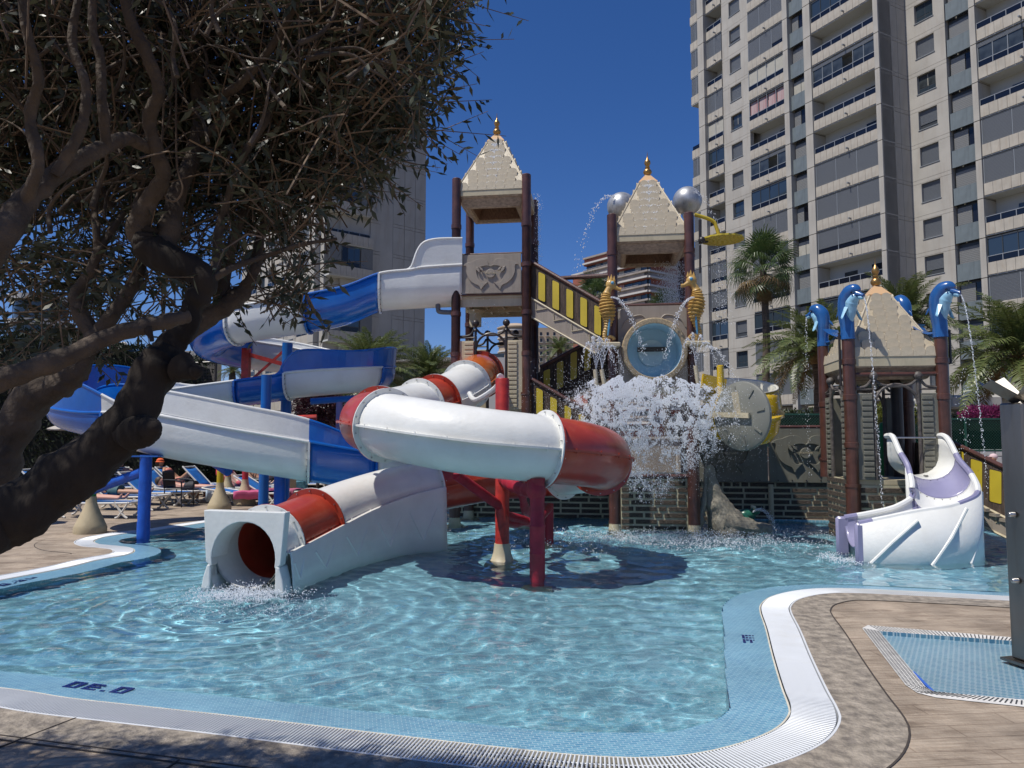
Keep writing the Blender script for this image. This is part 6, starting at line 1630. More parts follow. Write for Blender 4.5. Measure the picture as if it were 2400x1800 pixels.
m_bark = mat('shade_darkened_bark', (0.032, 0.024, 0.018), .95, var=.55, vscale=9, stretch=(1, 1, .3), bump=1.0, bscale=16, det=8)  # trunk's canopy shade is put into this darker bark colour
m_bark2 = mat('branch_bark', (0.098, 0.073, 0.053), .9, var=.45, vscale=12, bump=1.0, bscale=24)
m_twig = mat('twig_bark', (0.19, 0.135, 0.092), .9, var=.4, vscale=6)
m_palm = leafmat('palm_leaf', (0.085, 0.12, 0.035), (0.15, 0.17, 0.06), .25, .4, .5)
m_palmf = leafmat('fan_palm_leaf', (0.05, 0.10, 0.028), (0.11, 0.14, 0.05), .25, .4, .5)
m_palmd = leafmat('dry_palm_leaf', (0.24, 0.17, 0.08), (0.13, 0.08, 0.04), .2, .8, .2)
m_ptrunk = mat('palm_trunk', (0.10, 0.075, 0.055), .9, var=.5, vscale=4, stretch=(1, 1, 8), bump=1, bscale=9)
m_hedge = leafmat('shaded_hedge_leaf', (0.010, 0.017, 0.008), (0.022, 0.032, 0.013), .1, .6, .2)  # leaf colour darkened to carry the shade on the hedge's near side
m_pleaf = leafmat('purple_leaf', (0.035, 0.010, 0.018), (0.06, 0.018, 0.022), .2, .4, .4)
m_pink = leafmat('bougainvillea', (0.28, 0.04, 0.15), (0.18, 0.03, 0.09), .4, .6, .2)

def quads_mesh(name, Vn, nq, m, root, kindv='stuff', smooth=False):
    """Vn: (nq*4,3) float array"""
    org = ORG[root.name]; Vn = Vn - np.array(org)
    me = bpy.data.meshes.new(name); me.vertices.add(nq * 4); me.vertices.foreach_set('co', Vn.astype(np.float32).ravel())
    me.loops.add(nq * 4); me.loops.foreach_set('vertex_index', np.arange(nq * 4, dtype=np.int32)); me.polygons.add(nq); me.polygons.foreach_set('loop_start', np.arange(0, nq * 4, 4, dtype=np.int32)); me.update(calc_edges=True)
    me.materials.append(m); o = bpy.data.objects.new(name, me); C.objects.link(o); o.parent = root
    if kindv: o['kind'] = kindv
    return o
def leaf_quads(P0, D, S, Ln, Wd):
    """diamond leaves; P0 base, D unit direction, S unit side (n,3); lengths, widths"""
    Ln = Ln[:, None]; Wd = Wd[:, None]; nrm = np.cross(D, S)
    a = P0; b = P0 + D * Ln * .45 + S * Wd * .5 - nrm * Wd * .12; c = P0 + D * Ln - nrm * Ln * .10; d = P0 + D * Ln * .45 - S * Wd * .5 - nrm * Wd * .12
    return np.stack([a, b, c, d], 1).reshape(-1, 3)
def unit(a): return a / np.maximum(np.linalg.norm(a, axis=1, keepdims=True), 1e-9)
rs = np.random.RandomState(5)

# ---- the big leaning tree in the left foreground
tr_ = thing('spreading_tree', 'large leaning tree with a gnarled dark trunk and dense crown filling the upper left', 'tree', (-2.6, 2.5, 0))
def pth(rows): return [(P(x, y, Y * .87), r * 1.08 * Y * .87 / F) for x, y, Y, r in rows]
def limb(rows, name, n=7, seg=14, knob=.12):
    k = pth(rows); pts = catmull([a for a, _ in k], n); rad = np.interp(np.linspace(0, len(k) - 1, len(pts)), range(len(k)), [b for _, b in k])
    q = MB().tube(pts, [float(r) for r in rad], seg)
    v2_ = []
    for i, p in enumerate(q.v):
        ri = float(rad[min(i // seg, len(rad) - 1)]); pp = Vector(p); c = pts[min(i // seg, len(pts) - 1)]
        d = pp - c; f = 1 + knob * 2.2 * noise.noise(pp * (1.6 / max(ri * 6, .05))) + knob * .9 * noise.noise(pp * 22) + knob * .8 * noise.noise(Vector((pp.x * 45, pp.y * 45, pp.z * 12)))
        v2_.append(tuple(c + d * f))
    q.v = v2_
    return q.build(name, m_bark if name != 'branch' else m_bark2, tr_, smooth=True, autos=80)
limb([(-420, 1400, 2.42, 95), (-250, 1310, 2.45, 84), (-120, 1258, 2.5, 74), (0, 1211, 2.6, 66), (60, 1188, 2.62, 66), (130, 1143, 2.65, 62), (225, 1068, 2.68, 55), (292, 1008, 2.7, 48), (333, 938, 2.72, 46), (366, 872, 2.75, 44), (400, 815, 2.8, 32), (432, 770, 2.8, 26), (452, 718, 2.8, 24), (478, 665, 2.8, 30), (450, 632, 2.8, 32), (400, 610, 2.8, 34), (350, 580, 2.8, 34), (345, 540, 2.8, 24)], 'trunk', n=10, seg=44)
limb([(290, 1015, 2.66, 30), (330, 1012, 2.63, 38), (355, 1004, 2.6, 24), (368, 996, 2.58, 8)], 'burl')
limb([(425, 860, 2.72, 34), (452, 872, 2.7, 16), (462, 870, 2.68, 13), (466, 872, 2.67, 4)], 'stub')
limb([(330, 560, 2.8, 24), (322, 530, 2.78, 25), (350, 470, 2.75, 19), (382, 410, 2.7, 17), (366, 350, 2.65, 16), (350, 280, 2.6, 15), (372, 210, 2.55, 14), (340, 120, 2.5, 14), (300, 30, 2.45, 13), (280, -120, 2.4, 10), (250, -300, 2.3, 7)], 'branch')
limb([(380, 590, 2.82, 30), (400, 530, 2.85, 23), (412, 460, 2.9, 20), (440, 400, 2.95, 19), (462, 330, 3.0, 18), (470, 250, 3.05, 17), (462, 160, 3.05, 16), (480, 60, 3.1, 14), (500, -80, 3.1, 11), (540, -260, 3.1, 7)], 'branch')
limb([(395, 820, 2.95, 22), (450, 770, 3.0, 22), (520, 722, 3.05, 24), (572, 680, 3.1, 17), (598, 630, 3.1, 12), (610, 560, 3.15, 10), (650, 470, 3.2, 8), (700, 380, 3.2, 6), (760, 280, 3.2, 4)], 'branch')
limb([(520, 722, 3.05, 22), (525, 660, 3.1, 13), (548, 560, 3.1, 10), (585, 470, 3.15, 9), (640, 400, 3.15, 7), (740, 320, 3.2, 5), (830, 230, 3.2, 3)], 'branch')
limb([(490, 660, 2.8, 16), (505, 620, 2.85, 11), (512, 550, 2.9, 10), (530, 480, 2.9, 8), (568, 370, 2.85, 8), (620, 290, 2.85, 7), (660, 200, 2.9, 6), (720, 120, 2.9, 5), (800, 40, 2.95, 4)], 'branch')
limb([(500, 652, 2.8, 9), (556, 623, 2.85, 7), (605, 606, 2.9, 6), (700, 575, 2.95, 5), (790, 560, 3.0, 3)], 'branch')
limb([(-40, 905, 2.3, 26), (60, 870, 2.35, 24), (150, 838, 2.4, 22), (230, 800, 2.45, 19), (320, 768, 2.5, 17), (395, 752, 2.55, 18), (440, 740, 2.6, 15)], 'branch')
limb([(345, 770, 2.5, 10), (354, 790, 2.5, 5), (356, 800, 2.5, 4)], 'stub'); limb([(425, 745, 2.58, 9), (432, 722, 2.58, 6), (437, 714, 2.58, 5)], 'stub')
limb([(-60, 1180, 2.9, 60), (10, 1050, 2.9, 40), (50, 968, 2.9, 36), (85, 925, 2.9, 38), (130, 905, 2.9, 34), (176, 870, 2.9, 27), (205, 820, 2.9, 22), (232, 778, 2.9, 19), (270, 730, 2.9, 17), (310, 672, 2.95, 14), (330, 620, 3.0, 11), (345, 560, 3.0, 8)], 'branch')
limb([(222, 790, 2.9, 18), (190, 735, 2.9, 17), (180, 690, 2.9, 15), (210, 645, 2.9, 12), (232, 588, 2.9, 10), (262, 540, 2.95, 8), (290, 500, 3, 6)], 'branch')
limb([(230, 588, 2.9, 9), (226, 540, 2.9, 8), (222, 480, 2.95, 7), (240, 400, 3, 5)], 'branch')
limb([(-60, 640, 2.2, 34), (0, 565, 2.2, 30), (45, 490, 2.25, 27), (95, 436, 2.3, 23), (163, 388, 2.35, 20), (244, 345, 2.45, 17), (300, 325, 2.55, 15), (350, 350, 2.65, 13)], 'branch')
limb([(60, 470, 2.25, 14), (90, 380, 2.2, 12), (70, 280, 2.2, 12), (90, 180, 2.15, 11), (60, 60, 2.1, 10), (40, -100, 2.1, 8)], 'branch')
limb([(130, 410, 2.3, 12), (190, 300, 2.3, 11), (200, 200, 2.3, 10), (170, 100, 2.3, 9), (190, -40, 2.3, 7)], 'branch')
limb([(250, 345, 2.45, 11), (240, 250, 2.4, 11), (235, 140, 2.4, 10), (215, 40, 2.4, 9), (230, -100, 2.4, 7)], 'branch')
limb([(462, 330, 3.0, 12), (540, 270, 3.0, 10), (600, 190, 3.05, 9), (700, 130, 3.05, 8), (800, 60, 3.1, 6), (900, -20, 3.1, 4)], 'branch')
limb([(412, 460, 2.9, 9), (360, 420, 3, 8), (300, 400, 3.05, 7), (260, 300, 3.1, 6), (280, 200, 3.1, 5)], 'branch')
limb([(470, 250, 3.0, 11), (560, 200, 2.8, 9), (650, 90, 2.7, 8), (700, 0, 2.6, 7), (760, -120, 2.6, 5)], 'branch')
# sinuous small branches through the crown
for k in range(150):
    x, y = rs.uniform(20, 900), rs.uniform(0, 560)
    if y > 700 - x * .55: continue
    Y = rs.uniform(2.4, 3.5); rows = [(x, y, Y, rs.uniform(3, 7))]; a = rs.uniform(-2.2, -.6)
    for j in range(5):
        a += rs.uniform(-.7, .7); x += math.cos(a) * 55; y += math.sin(a) * 55; Y += rs.uniform(-.06, .06); rows.append((x, y, Y, max(1.2, rows[-1][3] * .8)))
    limb(rows, 'branch', n=4, seg=7, knob=.05)
# crown volume: twigs with leaves
def inpoly(px, py, poly):
    r = False; j = len(poly) - 1
    for i in range(len(poly)):
        if (poly[i][1] > py) != (poly[j][1] > py) and px < (poly[j][0] - poly[i][0]) * (py - poly[i][1]) / (poly[j][1] - poly[i][1]) + poly[i][0]: r = not r
        j = i
    return r
crown = [(-60, -60), (1040, -60), (1020, 30), (1000, 90), (990, 170), (980, 240), (962, 300), (948, 350), (922, 388), (880, 405), (835, 405), (795, 440), (745, 490), (690, 550), (640, 590), (600, 560), (560, 570), (480, 500), (440, 545), (380, 500), (300, 500), (240, 520), (150, 480), (60, 520), (-60, 560)]
sparse = [(-60, 520), (60, 520), (300, 500), (480, 560), (640, 600), (720, 600), (730, 690), (640, 720), (600, 690), (520, 690), (430, 700), (400, 760), (200, 720), (240, 800), (120, 870), (-60, 850)]
tips = []   # (base point, direction, length)
def ymax_(px, py):
    Y = 3.75
    while Y > 2.3:
        p = P(px, py, Y); gx_, gy_ = p.x - SUN.x / SUN.z * p.z, p.y - SUN.y / SUN.z * p.z; xn = 1200 + F * gx_ / gy_; yn = 1029 + 1.7 * F / gy_
        if yn > 1712 + max(0, xn - 500) * .11 + 14 * math.sin(xn * .03): return Y
        Y -= .05
    return Y
def growdir(px, py):
    d = np.array([rs.normal(.15, .6), rs.normal(0, .6), rs.normal(.25, .6)])
    if px > 780: d[0] += .5; d[2] -= .25
    return d / np.linalg.norm(d)
cnt = 0
while cnt < 2900:
    px, py = rs.uniform(-60, 1130), rs.uniform(-60, 620)
    if not inpoly(px, py, crown): continue
    Y = ymax_(px, py) - abs(rs.normal(0, .28)); Y = max(Y, 2.25); p = P(px, py, Y); tips.append((np.array(p), growdir(px, py), rs.uniform(.14, .30))); cnt += 1
cnt = 0
while cnt < 330:
    px, py = rs.uniform(-60, 760), rs.uniform(520, 870)
    if not inpoly(px, py, sparse): continue
    if noise.noise(Vector((px * .012, py * .012, 0))) < -.05: continue
    Y = rs.uniform(2.5, 3.3); p = P(px, py, Y); d = growdir(px, py); d[2] -= .2; tips.append((np.array(p), d / np.linalg.norm(d), rs.uniform(.12, .26))); cnt += 1
for px, py in ((640, 700), (655, 690), (668, 705), (690, 715), (700, 700), (675, 680), (620, 690), (600, 700), (648, 676), (715, 690), (690, 690), (660, 715)):
    tips.append((np.array(P(px, py, 2.75)), growdir(px, py) * np.array([1, 1, -.6]), .2))
# crown outside the frame (left, above, behind): keeps the trunk and the near deck in shade
cnt = 0
while cnt < 4200:
    p = np.array([rs.uniform(-5.2, .2), rs.uniform(-.3, 3.0), rs.uniform(2.6, 5.0)]) if cnt < 2300 else np.array([rs.uniform(-6.2, -1.2), rs.uniform(1.6, 3.5), rs.uniform(2.7, 4.7)])
    c_ = (p[0] + 2.2) ** 2 / 9 + (p[1] - 1.5) ** 2 / 3.6 + (p[2] - 3.6) ** 2 / 2.2
    if c_ > 1 and cnt < 2300: continue
    gs_ = p[1] - SUN.y / SUN.z * p[2]; xs_ = p[0] - SUN.x / SUN.z * p[2]
    if gs_ > .5 and 1029 + 1.7 * F / gs_ < 1722 + max(0, 1200 + F * xs_ / gs_ - 500) * .11: continue
    r_ = p - np.array([0, 0, CH]); 
    sx, sy = p[0] + .475 * p[2], p[1] + .226 * p[2]
    if p[1] > .3:
        u_c = p[0] / p[1] * F + 1200; v_c = 1029 - (p[2] - CH) / p[1] * F
        if u_c > 1000 or v_c > -40 and u_c > -60: continue
    tips.append((p, growdir(0, 0), rs.uniform(.16, .3))); cnt += 1
cnt = 0; tr_n = 0
while cnt < 1900 and tr_n < 60000:
    tr_n += 1; gx_, gy_ = rs.uniform(-4.2, .35), rs.uniform(3.4, 4.6); z = rs.uniform(2.6, 4.5); p = np.array([gx_ + SUN.x / SUN.z * z, gy_ + SUN.y / SUN.z * z, z])
    xn = 1200 + F * gx_ / gy_; yn = 1029 + 1.7 * F / gy_
    if yn < 1716 + max(0, xn - 500) * .11 + 16 * math.sin(xn * .03) + 8 * math.sin(xn * .11): continue
    u_c = p[0] / p[1] * F + 1200; v_c = 1029 - (z - CH) / p[1] * F
    if u_c > -60 and v_c > -40 and not inpoly(u_c, v_c, crown): continue
    tips.append((p, growdir(0, 0), rs.uniform(.16, .3))); cnt += 1
lp, ld, lsd, ll, lw_ = [], [], [], [], []; tw_ = MB()
for p, d, L in tips:
    bend = np.array([rs.normal(0, .25), rs.normal(0, .25), rs.normal(.1, .2)])
    mid_ = p + d * L * .5 + bend * L * .3; end = p + d * L + bend * L
    st_ = p - d * L * rs.uniform(.2, .9) - np.array([0, 0, .1]) * L
    tw_.tube([st_, p, mid_, end], [.0035, .003, .0022, .0012], 3, cap=False)
    nl = rs.randint(8, 14)
    for k in range(nl):
        t = (k + rs.rand()) / nl; b_ = p * (1 - t) + end * t if t > .5 else p * (1 - t) + mid_ * t
        b_ = p + (mid_ - p) * min(1, 2 * t) + (end - mid_) * max(0, 2 * t - 1)
        o_ = rs.normal(0, 1, 3); o_ -= d * o_.dot(d) * .6; o_[2] -= .25; dd = d * .55 + o_ / np.linalg.norm(o_) * .8
        lp.append(b_); ld.append(dd); lsd.append(np.cross(dd, rs.normal(0, 1, 3))); ll.append(rs.uniform(.036, .066)); lw_.append(rs.uniform(.011, .018))
lp = np.array(lp); ld = unit(np.array(ld)); lsd = unit(np.array(lsd)); ll = np.array(ll); lw_ = np.array(lw_)
quads_mesh('leaves', leaf_quads(lp, ld, lsd, ll, lw_), len(lp), m_leaf, tr_)
kind(tw_.build('twigs', m_twig, tr_), 'stuff')
# a pale hanging liana
MB().tube(catmull([P(378, 80, 2.4), P(384, 200, 2.4), P(380, 330, 2.4), P(376, 410, 2.4), P(388, 462, 2.4), P(412, 470, 2.4), P(428, 440, 2.4), P(414, 380, 2.4), P(412, 200, 2.4), P(405, 60, 2.4)], 6), .0035, 5).build('liana', m_twig, tr_, smooth=True)

# ---- palms
def frond_mesh(L=2.2, seed=0, n=46, droop=.9, lw=.32):
    r_ = np.random.RandomState(seed); vs = []; fs = []
    def rp(t): return np.array([L * (t - .10 * t * t), 0, L * (.30 * t - droop * .55 * t ** 2.2)])
    for i in range(9):   # rachis
        t = i / 8; c = rp(t); w_ = .022 * (1 - t) + .004; vs += [c + [0, w_, 0], c + [0, 0, w_], c + [0, -w_, 0]]
        if i: a = (i - 1) * 3; fs += [(a, a + 3, a + 4, a + 1), (a + 1, a + 4, a + 5, a + 2), (a + 2, a + 5, a + 3, a)]
    for i in range(n):
        t = .12 + .88 * i / (n - 1); c = rp(t); tg = rp(min(1, t + .02)) - rp(t - .02); tg /= np.linalg.norm(tg)
        ll_ = L * lw * (math.sin(math.pi * (.12 + .85 * t)) ** .7) * r_.uniform(.85, 1.1) * .55
        for s in (-1, 1):
            d = tg * .75 + np.array([0, s * 1.0, 0]) + np.array([0, 0, r_.uniform(-.15, .45)]); d /= np.linalg.norm(d)
            e1 = c + d * ll_ * .55; e2 = c + d * ll_ + np.array([0, 0, -ll_ * .28]); w_ = .017
            up = np.cross(d, tg); up /= np.linalg.norm(up) + 1e-9; sd = np.cross(up, d) * w_
            o = len(vs); vs += [c - sd * .6, c + sd * .6, e1 + sd, e1 - sd, e2]; fs += [(o, o + 1, o + 2, o + 3), (o + 3, o + 2, o + 4)]
    me = bpy.data.meshes.new('frond'); me.from_pydata([tuple(v) for v in vs], [], fs); me.update(); return me
def fan_mesh(seed=0, R_=.62, n=24, pet=.78, droop=.55):
    r_ = np.random.RandomState(seed); vs = []; fs = []
    for i in range(4):
        t = i / 3; c = np.array([pet * t, 0, .06 * t]); vs += [c + [0, .015, 0], c + [0, 0, .015], c + [0, -.015, 0]]
        if i: a = (i - 1) * 3; fs += [(a, a + 3, a + 4, a + 1), (a + 1, a + 4, a + 5, a + 2), (a + 2, a + 5, a + 3, a)]
    c = np.array([pet, 0, .06])
    for i in range(n):
        a = R(-125 + 250 * i / (n - 1)); d = np.array([math.cos(a), math.sin(a), .12 - .25 * abs(math.sin(a))]); s = np.array([-math.sin(a), math.cos(a), 0]) * .017; l = R_ * r_.uniform(.85, 1.1) * (1 - .2 * abs(a) / 2.2)
        e1 = c + d * l * .5; e2 = c + d * l * .8 + np.array([0, 0, -droop * .25 * l]); e3 = c + d * l * .92 + np.array([r_.normal(0, .02), r_.normal(0, .02), -droop * l * .75])
        o = len(vs); vs += [c, e1 + s, e1 - s, e2 + s * .7, e2 - s * .7, e3]; fs += [(o, o + 1, o + 2), (o + 1, o + 3, o + 4, o + 2), (o + 3, o + 5, o + 4)]
    me = bpy.data.meshes.new('frond'); me.from_pydata([tuple(v) for v in vs], [], fs); me.update(); return me
FR = [frond_mesh(2.2, s, droop=dr) for s, dr in ((1, .8), (2, 1.05), (3, 1.3))]
for m_ in FR: m_.materials.append(m_palm)
FRD = frond_mesh(2.0, 7, droop=1.5); FRD.materials.append(m_palmd)
FN = [fan_mesh(1), fan_mesh(2, droop=.8)]; FN[0].materials.append(m_palmf); FN[1].materials.append(m_palmf)
FND = fan_mesh(3, droop=1.0); FND.materials.append(m_palmd)
def put(me, par, loc, az, el, sc, roll=0, name='frond'):
    o = bpy.data.objects.new(name, me); C.objects.link(o); o.parent = par; o.location = Vector(loc) - ORG[par.name]
    M = Matrix.Rotation(az, 3, 'Z') @ Matrix.Rotation(-el, 3, 'Y') @ Matrix.Rotation(roll, 3, 'X'); o.rotation_euler = M.to_euler(); o.scale = (sc,) * 3; return o
def date_palm(px, py, Y, rpx, lab, zbase=0, seed=0, nf=52, tr=.2):
    c = P(px, py, Y); sc = rpx * Y / F / 1.75; t = thing('date_palm', lab, 'palm tree', (c.x, c.y, zbase), 'date palms'); r_ = random.Random(seed)
    if c.z > zbase + .3:
        n = 10; MB().tube([(c.x + .03 * math.sin(k), c.y, zbase + (c.z - .1 - zbase) * k / n) for k in range(n + 1)], [tr * (1.25 if k == 0 else 1 + .12 * (k % 2)) for k in range(n + 1)], 12).build('trunk', m_ptrunk, t, smooth=True)
    MB().ball(c, .3 * sc, 12, 8, (1, 1, 1.2)).build('crown_heart', m_palmd, t, smooth=True)
    for k in range(nf):
        q = k / nf; el = R(82 - 105 * q ** .85 + r_.uniform(-7, 7)); az = k * 2.39996 + r_.uniform(-.15, .15)
        me = FR[0] if q < .35 else FR[1] if q < .7 else FR[2]
        if q > .93: me = FRD
        put(me, t, c + Vector((math.cos(az), math.sin(az), 0)) * .1 * sc, az, el, sc * r_.uniform(.85, 1.08) * (1 if q > .2 else .85), r_.uniform(-.3, .3))
def fan_palm(px, py, Y, rpx, lab, zbase=0, seed=0, nf=60, tr=.2):
    c = P(px, py, Y); sc = rpx * Y / F / 1.3; t = thing('fan_palm', lab, 'palm tree', (c.x, c.y, zbase), 'fan palms'); r_ = random.Random(seed)
    n = 16; MB().tube([(c.x + .04 * math.sin(k * .7), c.y, zbase + (c.z - zbase) * k / n) for k in range(n + 1)], [tr * (1.35 - .35 * k / n) + .006 * (k % 2) for k in range(n + 1)], 14).build('trunk', m_ptrunk, t, smooth=True)
    for k in range(nf):
        q = k / nf; el = R(85 - 130 * q + r_.uniform(-8, 8)); az = k * 2.39996 + r_.uniform(-.2, .2)
        me = FN[0] if q < .4 else FN[1] if q < .68 or r_.random() < .45 else FND
        put(me, t, c + Vector((0, 0, -.25 * q * sc)), az, el, sc * r_.uniform(.85, 1.1), r_.uniform(-.4, .4))
    for k in range(14): put(FND, t, c + Vector((0, 0, -.5 * sc)), k * 2.4, R(-62 - r_.uniform(0, 20)), sc * r_.uniform(.45, .65), 0, 'dry_frond')
fan_palm(1790, 628, 30, 92, 'tall fan palm with drooping brown skirt in front of the big apartment tower', seed=3, nf=56, tr=.13)
fan_palm(1392, 705, 42, 72, 'fan palm crown showing between the upper stairs and the middle tower', seed=4, nf=44)
fan_palm(1560, 735, 46, 60, 'fan palm seen under the middle tower roof through the falling water', seed=5, nf=40)
date_palm(868, 880, 30, 118, 'date palm just right of the blue slide bend, in front of the left apartment tower', seed=1, nf=62)
date_palm(1002, 888, 33, 96, 'date palm next to the brown post of the tallest tower', seed=2, nf=56)
date_palm(1918, 832, 27, 135, 'date palm with orange fruit stalks between the fan palm trunk and the dolphin tower', seed=6, nf=62)
date_palm(2118, 762, 33, 130, 'date palm rising behind the dolphin tower roof', seed=7, nf=52, tr=.24)
date_palm(2405, 845, 25, 190, 'large pale date palm at the right edge above the pink flowers', seed=8, nf=64)
date_palm(1312, 822, 60, 42, 'small distant palm in the gap under the upper stairs', seed=9, nf=36)
date_palm(545, 872, 46, 36, 'small distant palm peeping over the red slide frame', seed=12, nf=30)
# orange fruit stalks
# ---- hedges and bushes
def bush(root, name, boxes, m, size, dens, seed, core=None):
    r_ = np.random.RandomState(seed); pts = []; nr = []
    for (x0, x1, y0, y1, zf) in boxes:
        n = int((x1 - x0) * dens)
        for _ in range(n):
            x = r_.uniform(x0, x1); h = zf(x); z = h * r_.rand() ** .7; y = y0 + (y1 - y0) * r_.rand() * .35
            if r_.rand() < .25: z = h + r_.normal(0, .08); y = r_.uniform(y0, y1)
            pts.append((x, y, z))
    pts = np.array(pts); n = len(pts); D = unit(r_.normal(0, 1, (n, 3)) + np.array([0, -.5, .6])); Sd = unit(np.cross(D, r_.normal(0, 1, (n, 3))))
    quads_mesh(name, leaf_quads(pts, D, Sd, r_.uniform(.7, 1.3, n) * size, r_.uniform(.7, 1.2, n) * size * .3), n, m, root)
hg = thing('hedge', 'tall clipped hedge darkened for shade, with an added low end, behind the sunbathers and parasols', 'hedge', (-15, 24, 0))
hx = [(-24, 4.7), (-19, 4.9), (-15.2, 5.2), (-13.4, 4.8), (-11.6, 4.55), (-10.3, 4.2), (-10.0, 1.6), (-4.5, 1.5)]  # low right end is added as a dark mass for a shadowed gap
def hz_(x): return float(np.interp(x, [a for a, _ in hx], [b for _, b in hx])) + .1 * noise.noise(Vector((x * 2.5, 0, 0)))
q = MB(); xs = np.linspace(-24, -4.6, 50); vs = []
for x in xs: vs += [(x, 23.75, 0), (x, 23.75, hz_(x) - .12), (x, 25.4, hz_(x) - .12), (x, 25.4, 0)]
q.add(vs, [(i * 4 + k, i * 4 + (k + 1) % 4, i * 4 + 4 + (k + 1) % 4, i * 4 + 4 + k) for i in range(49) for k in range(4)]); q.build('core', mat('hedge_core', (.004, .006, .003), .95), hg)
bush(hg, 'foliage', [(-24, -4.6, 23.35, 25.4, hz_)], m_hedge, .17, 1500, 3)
fence = thing('mesh_fence', 'wire mesh fence end with a thin climbing plant beyond the hedge', 'fence', (-9.9, 24.2, 0))
q = MB(); q.tube([(-9.75, 24, 0), (-9.75, 24, 4.35)], .04, 6); q.tube([(-10.6, 24, 4.2), (-9.75, 24, 4.25)], .02, 5); q.build('post', m_dark, fence)
q = MB()
for k in range(10):
    q.tube([(-10.6 + .09 * k, 24, 3.2), (-10.6 + .09 * k, 24, 4.2)], .006, 3); q.tube([(-10.6, 24, 3.2 + .1 * k), (-9.75, 24, 3.2 + .1 * k)], .006, 3)
kind(q.build('wire_mesh', m_dark, fence), 'stuff')
def blob(name, lab, cat, c, rad, m, size, n, seed, grp=None, stem=True, zb=0):
    t = thing(name, lab, cat, (c.x, c.y, zb), grp); r_ = np.random.RandomState(seed); d = unit(r_.normal(0, 1, (n, 3)))
    rr = r_.rand(n) ** .33; f = np.array([1 + .35 * noise.noise(Vector(tuple(v * 2.2 + seed))) for v in d]); p = np.array(c) + d * (rr * f)[:, None] * np.array(rad)
    D = unit(d + r_.normal(0, .7, (n, 3))); Sd = unit(np.cross(D, r_.normal(0, 1, (n, 3)))); quads_mesh('foliage', leaf_quads(p, D, Sd, r_.uniform(.7, 1.3, n) * size, r_.uniform(.7, 1.2, n) * size * .45), n, m, t)
    if stem: MB().tube([(c.x, c.y, zb), (c.x + .03, c.y, c.z)], [.05, .03], 7).build('stem', m_bark, t, smooth=True)
    return t
blob('purple_shrub', 'dark purple-leaved shrub behind the mauve pole under the blue slide', 'shrub', P(748, 952, 20), (.72, .6, .55), m_pleaf, .09, 5200, 3)
blob('bougainvillea', 'bright pink bougainvillea on top of the green lattice at the right', 'flowers', P(2335, 974, 22.6), (1.1, .35, .3), m_pink, .09, 3600, 4, 'bougainvillea')
blob('bougainvillea', 'pink flowers low under the purple shrub', 'flowers', P(768, 985, 20.5), (.75, .3, .22), m_pink, .06, 900, 5, 'bougainvillea')
blob('flowering_bush', 'yellow-green bush with red flowers seen through the dolphin tower arch', 'shrub', P(2096, 975, 20), (.6, .4, .45), leafmat('bush_leaf', (.09, .12, .02), (.16, .16, .03), .3), .10, 2400, 6)
blob('planter_shrub', 'green shrub behind the terrace wall left of the tall tower', 'shrub', P(930, 985, 25), (2.2, .6, .5), leafmat('shrub_leaf', (.03, .05, .015), (.05, .07, .02), .2), .12, 5200, 8)
blob('planter_shrub', 'dark planting along the foot of the apartment tower', 'shrub', P(2010, 985, 33), (5.2, .8, .5), MATS.get('x') or leafmat('shrub_leaf2', (.03, .05, .015), (.06, .07, .02), .2), .16, 6000, 9)
# ================================================================ SUN TERRACE, PEOPLE, SHOWER, WATER
m_sling = mat('blue_sling', (0.01, 0.13, 0.42), .7, var=.15, vscale=6)
m_wleg = mat('white_resin', (0.66, 0.64, 0.58), .45, var=.1)
m_black = mat('black_plastic', (0.012, 0.012, 0.014), .4)
m_bell = mat('cream_bell', (0.44, 0.36, 0.22), .65, var=.15, vscale=3, stain=.3, sscale=3, bump=.2)

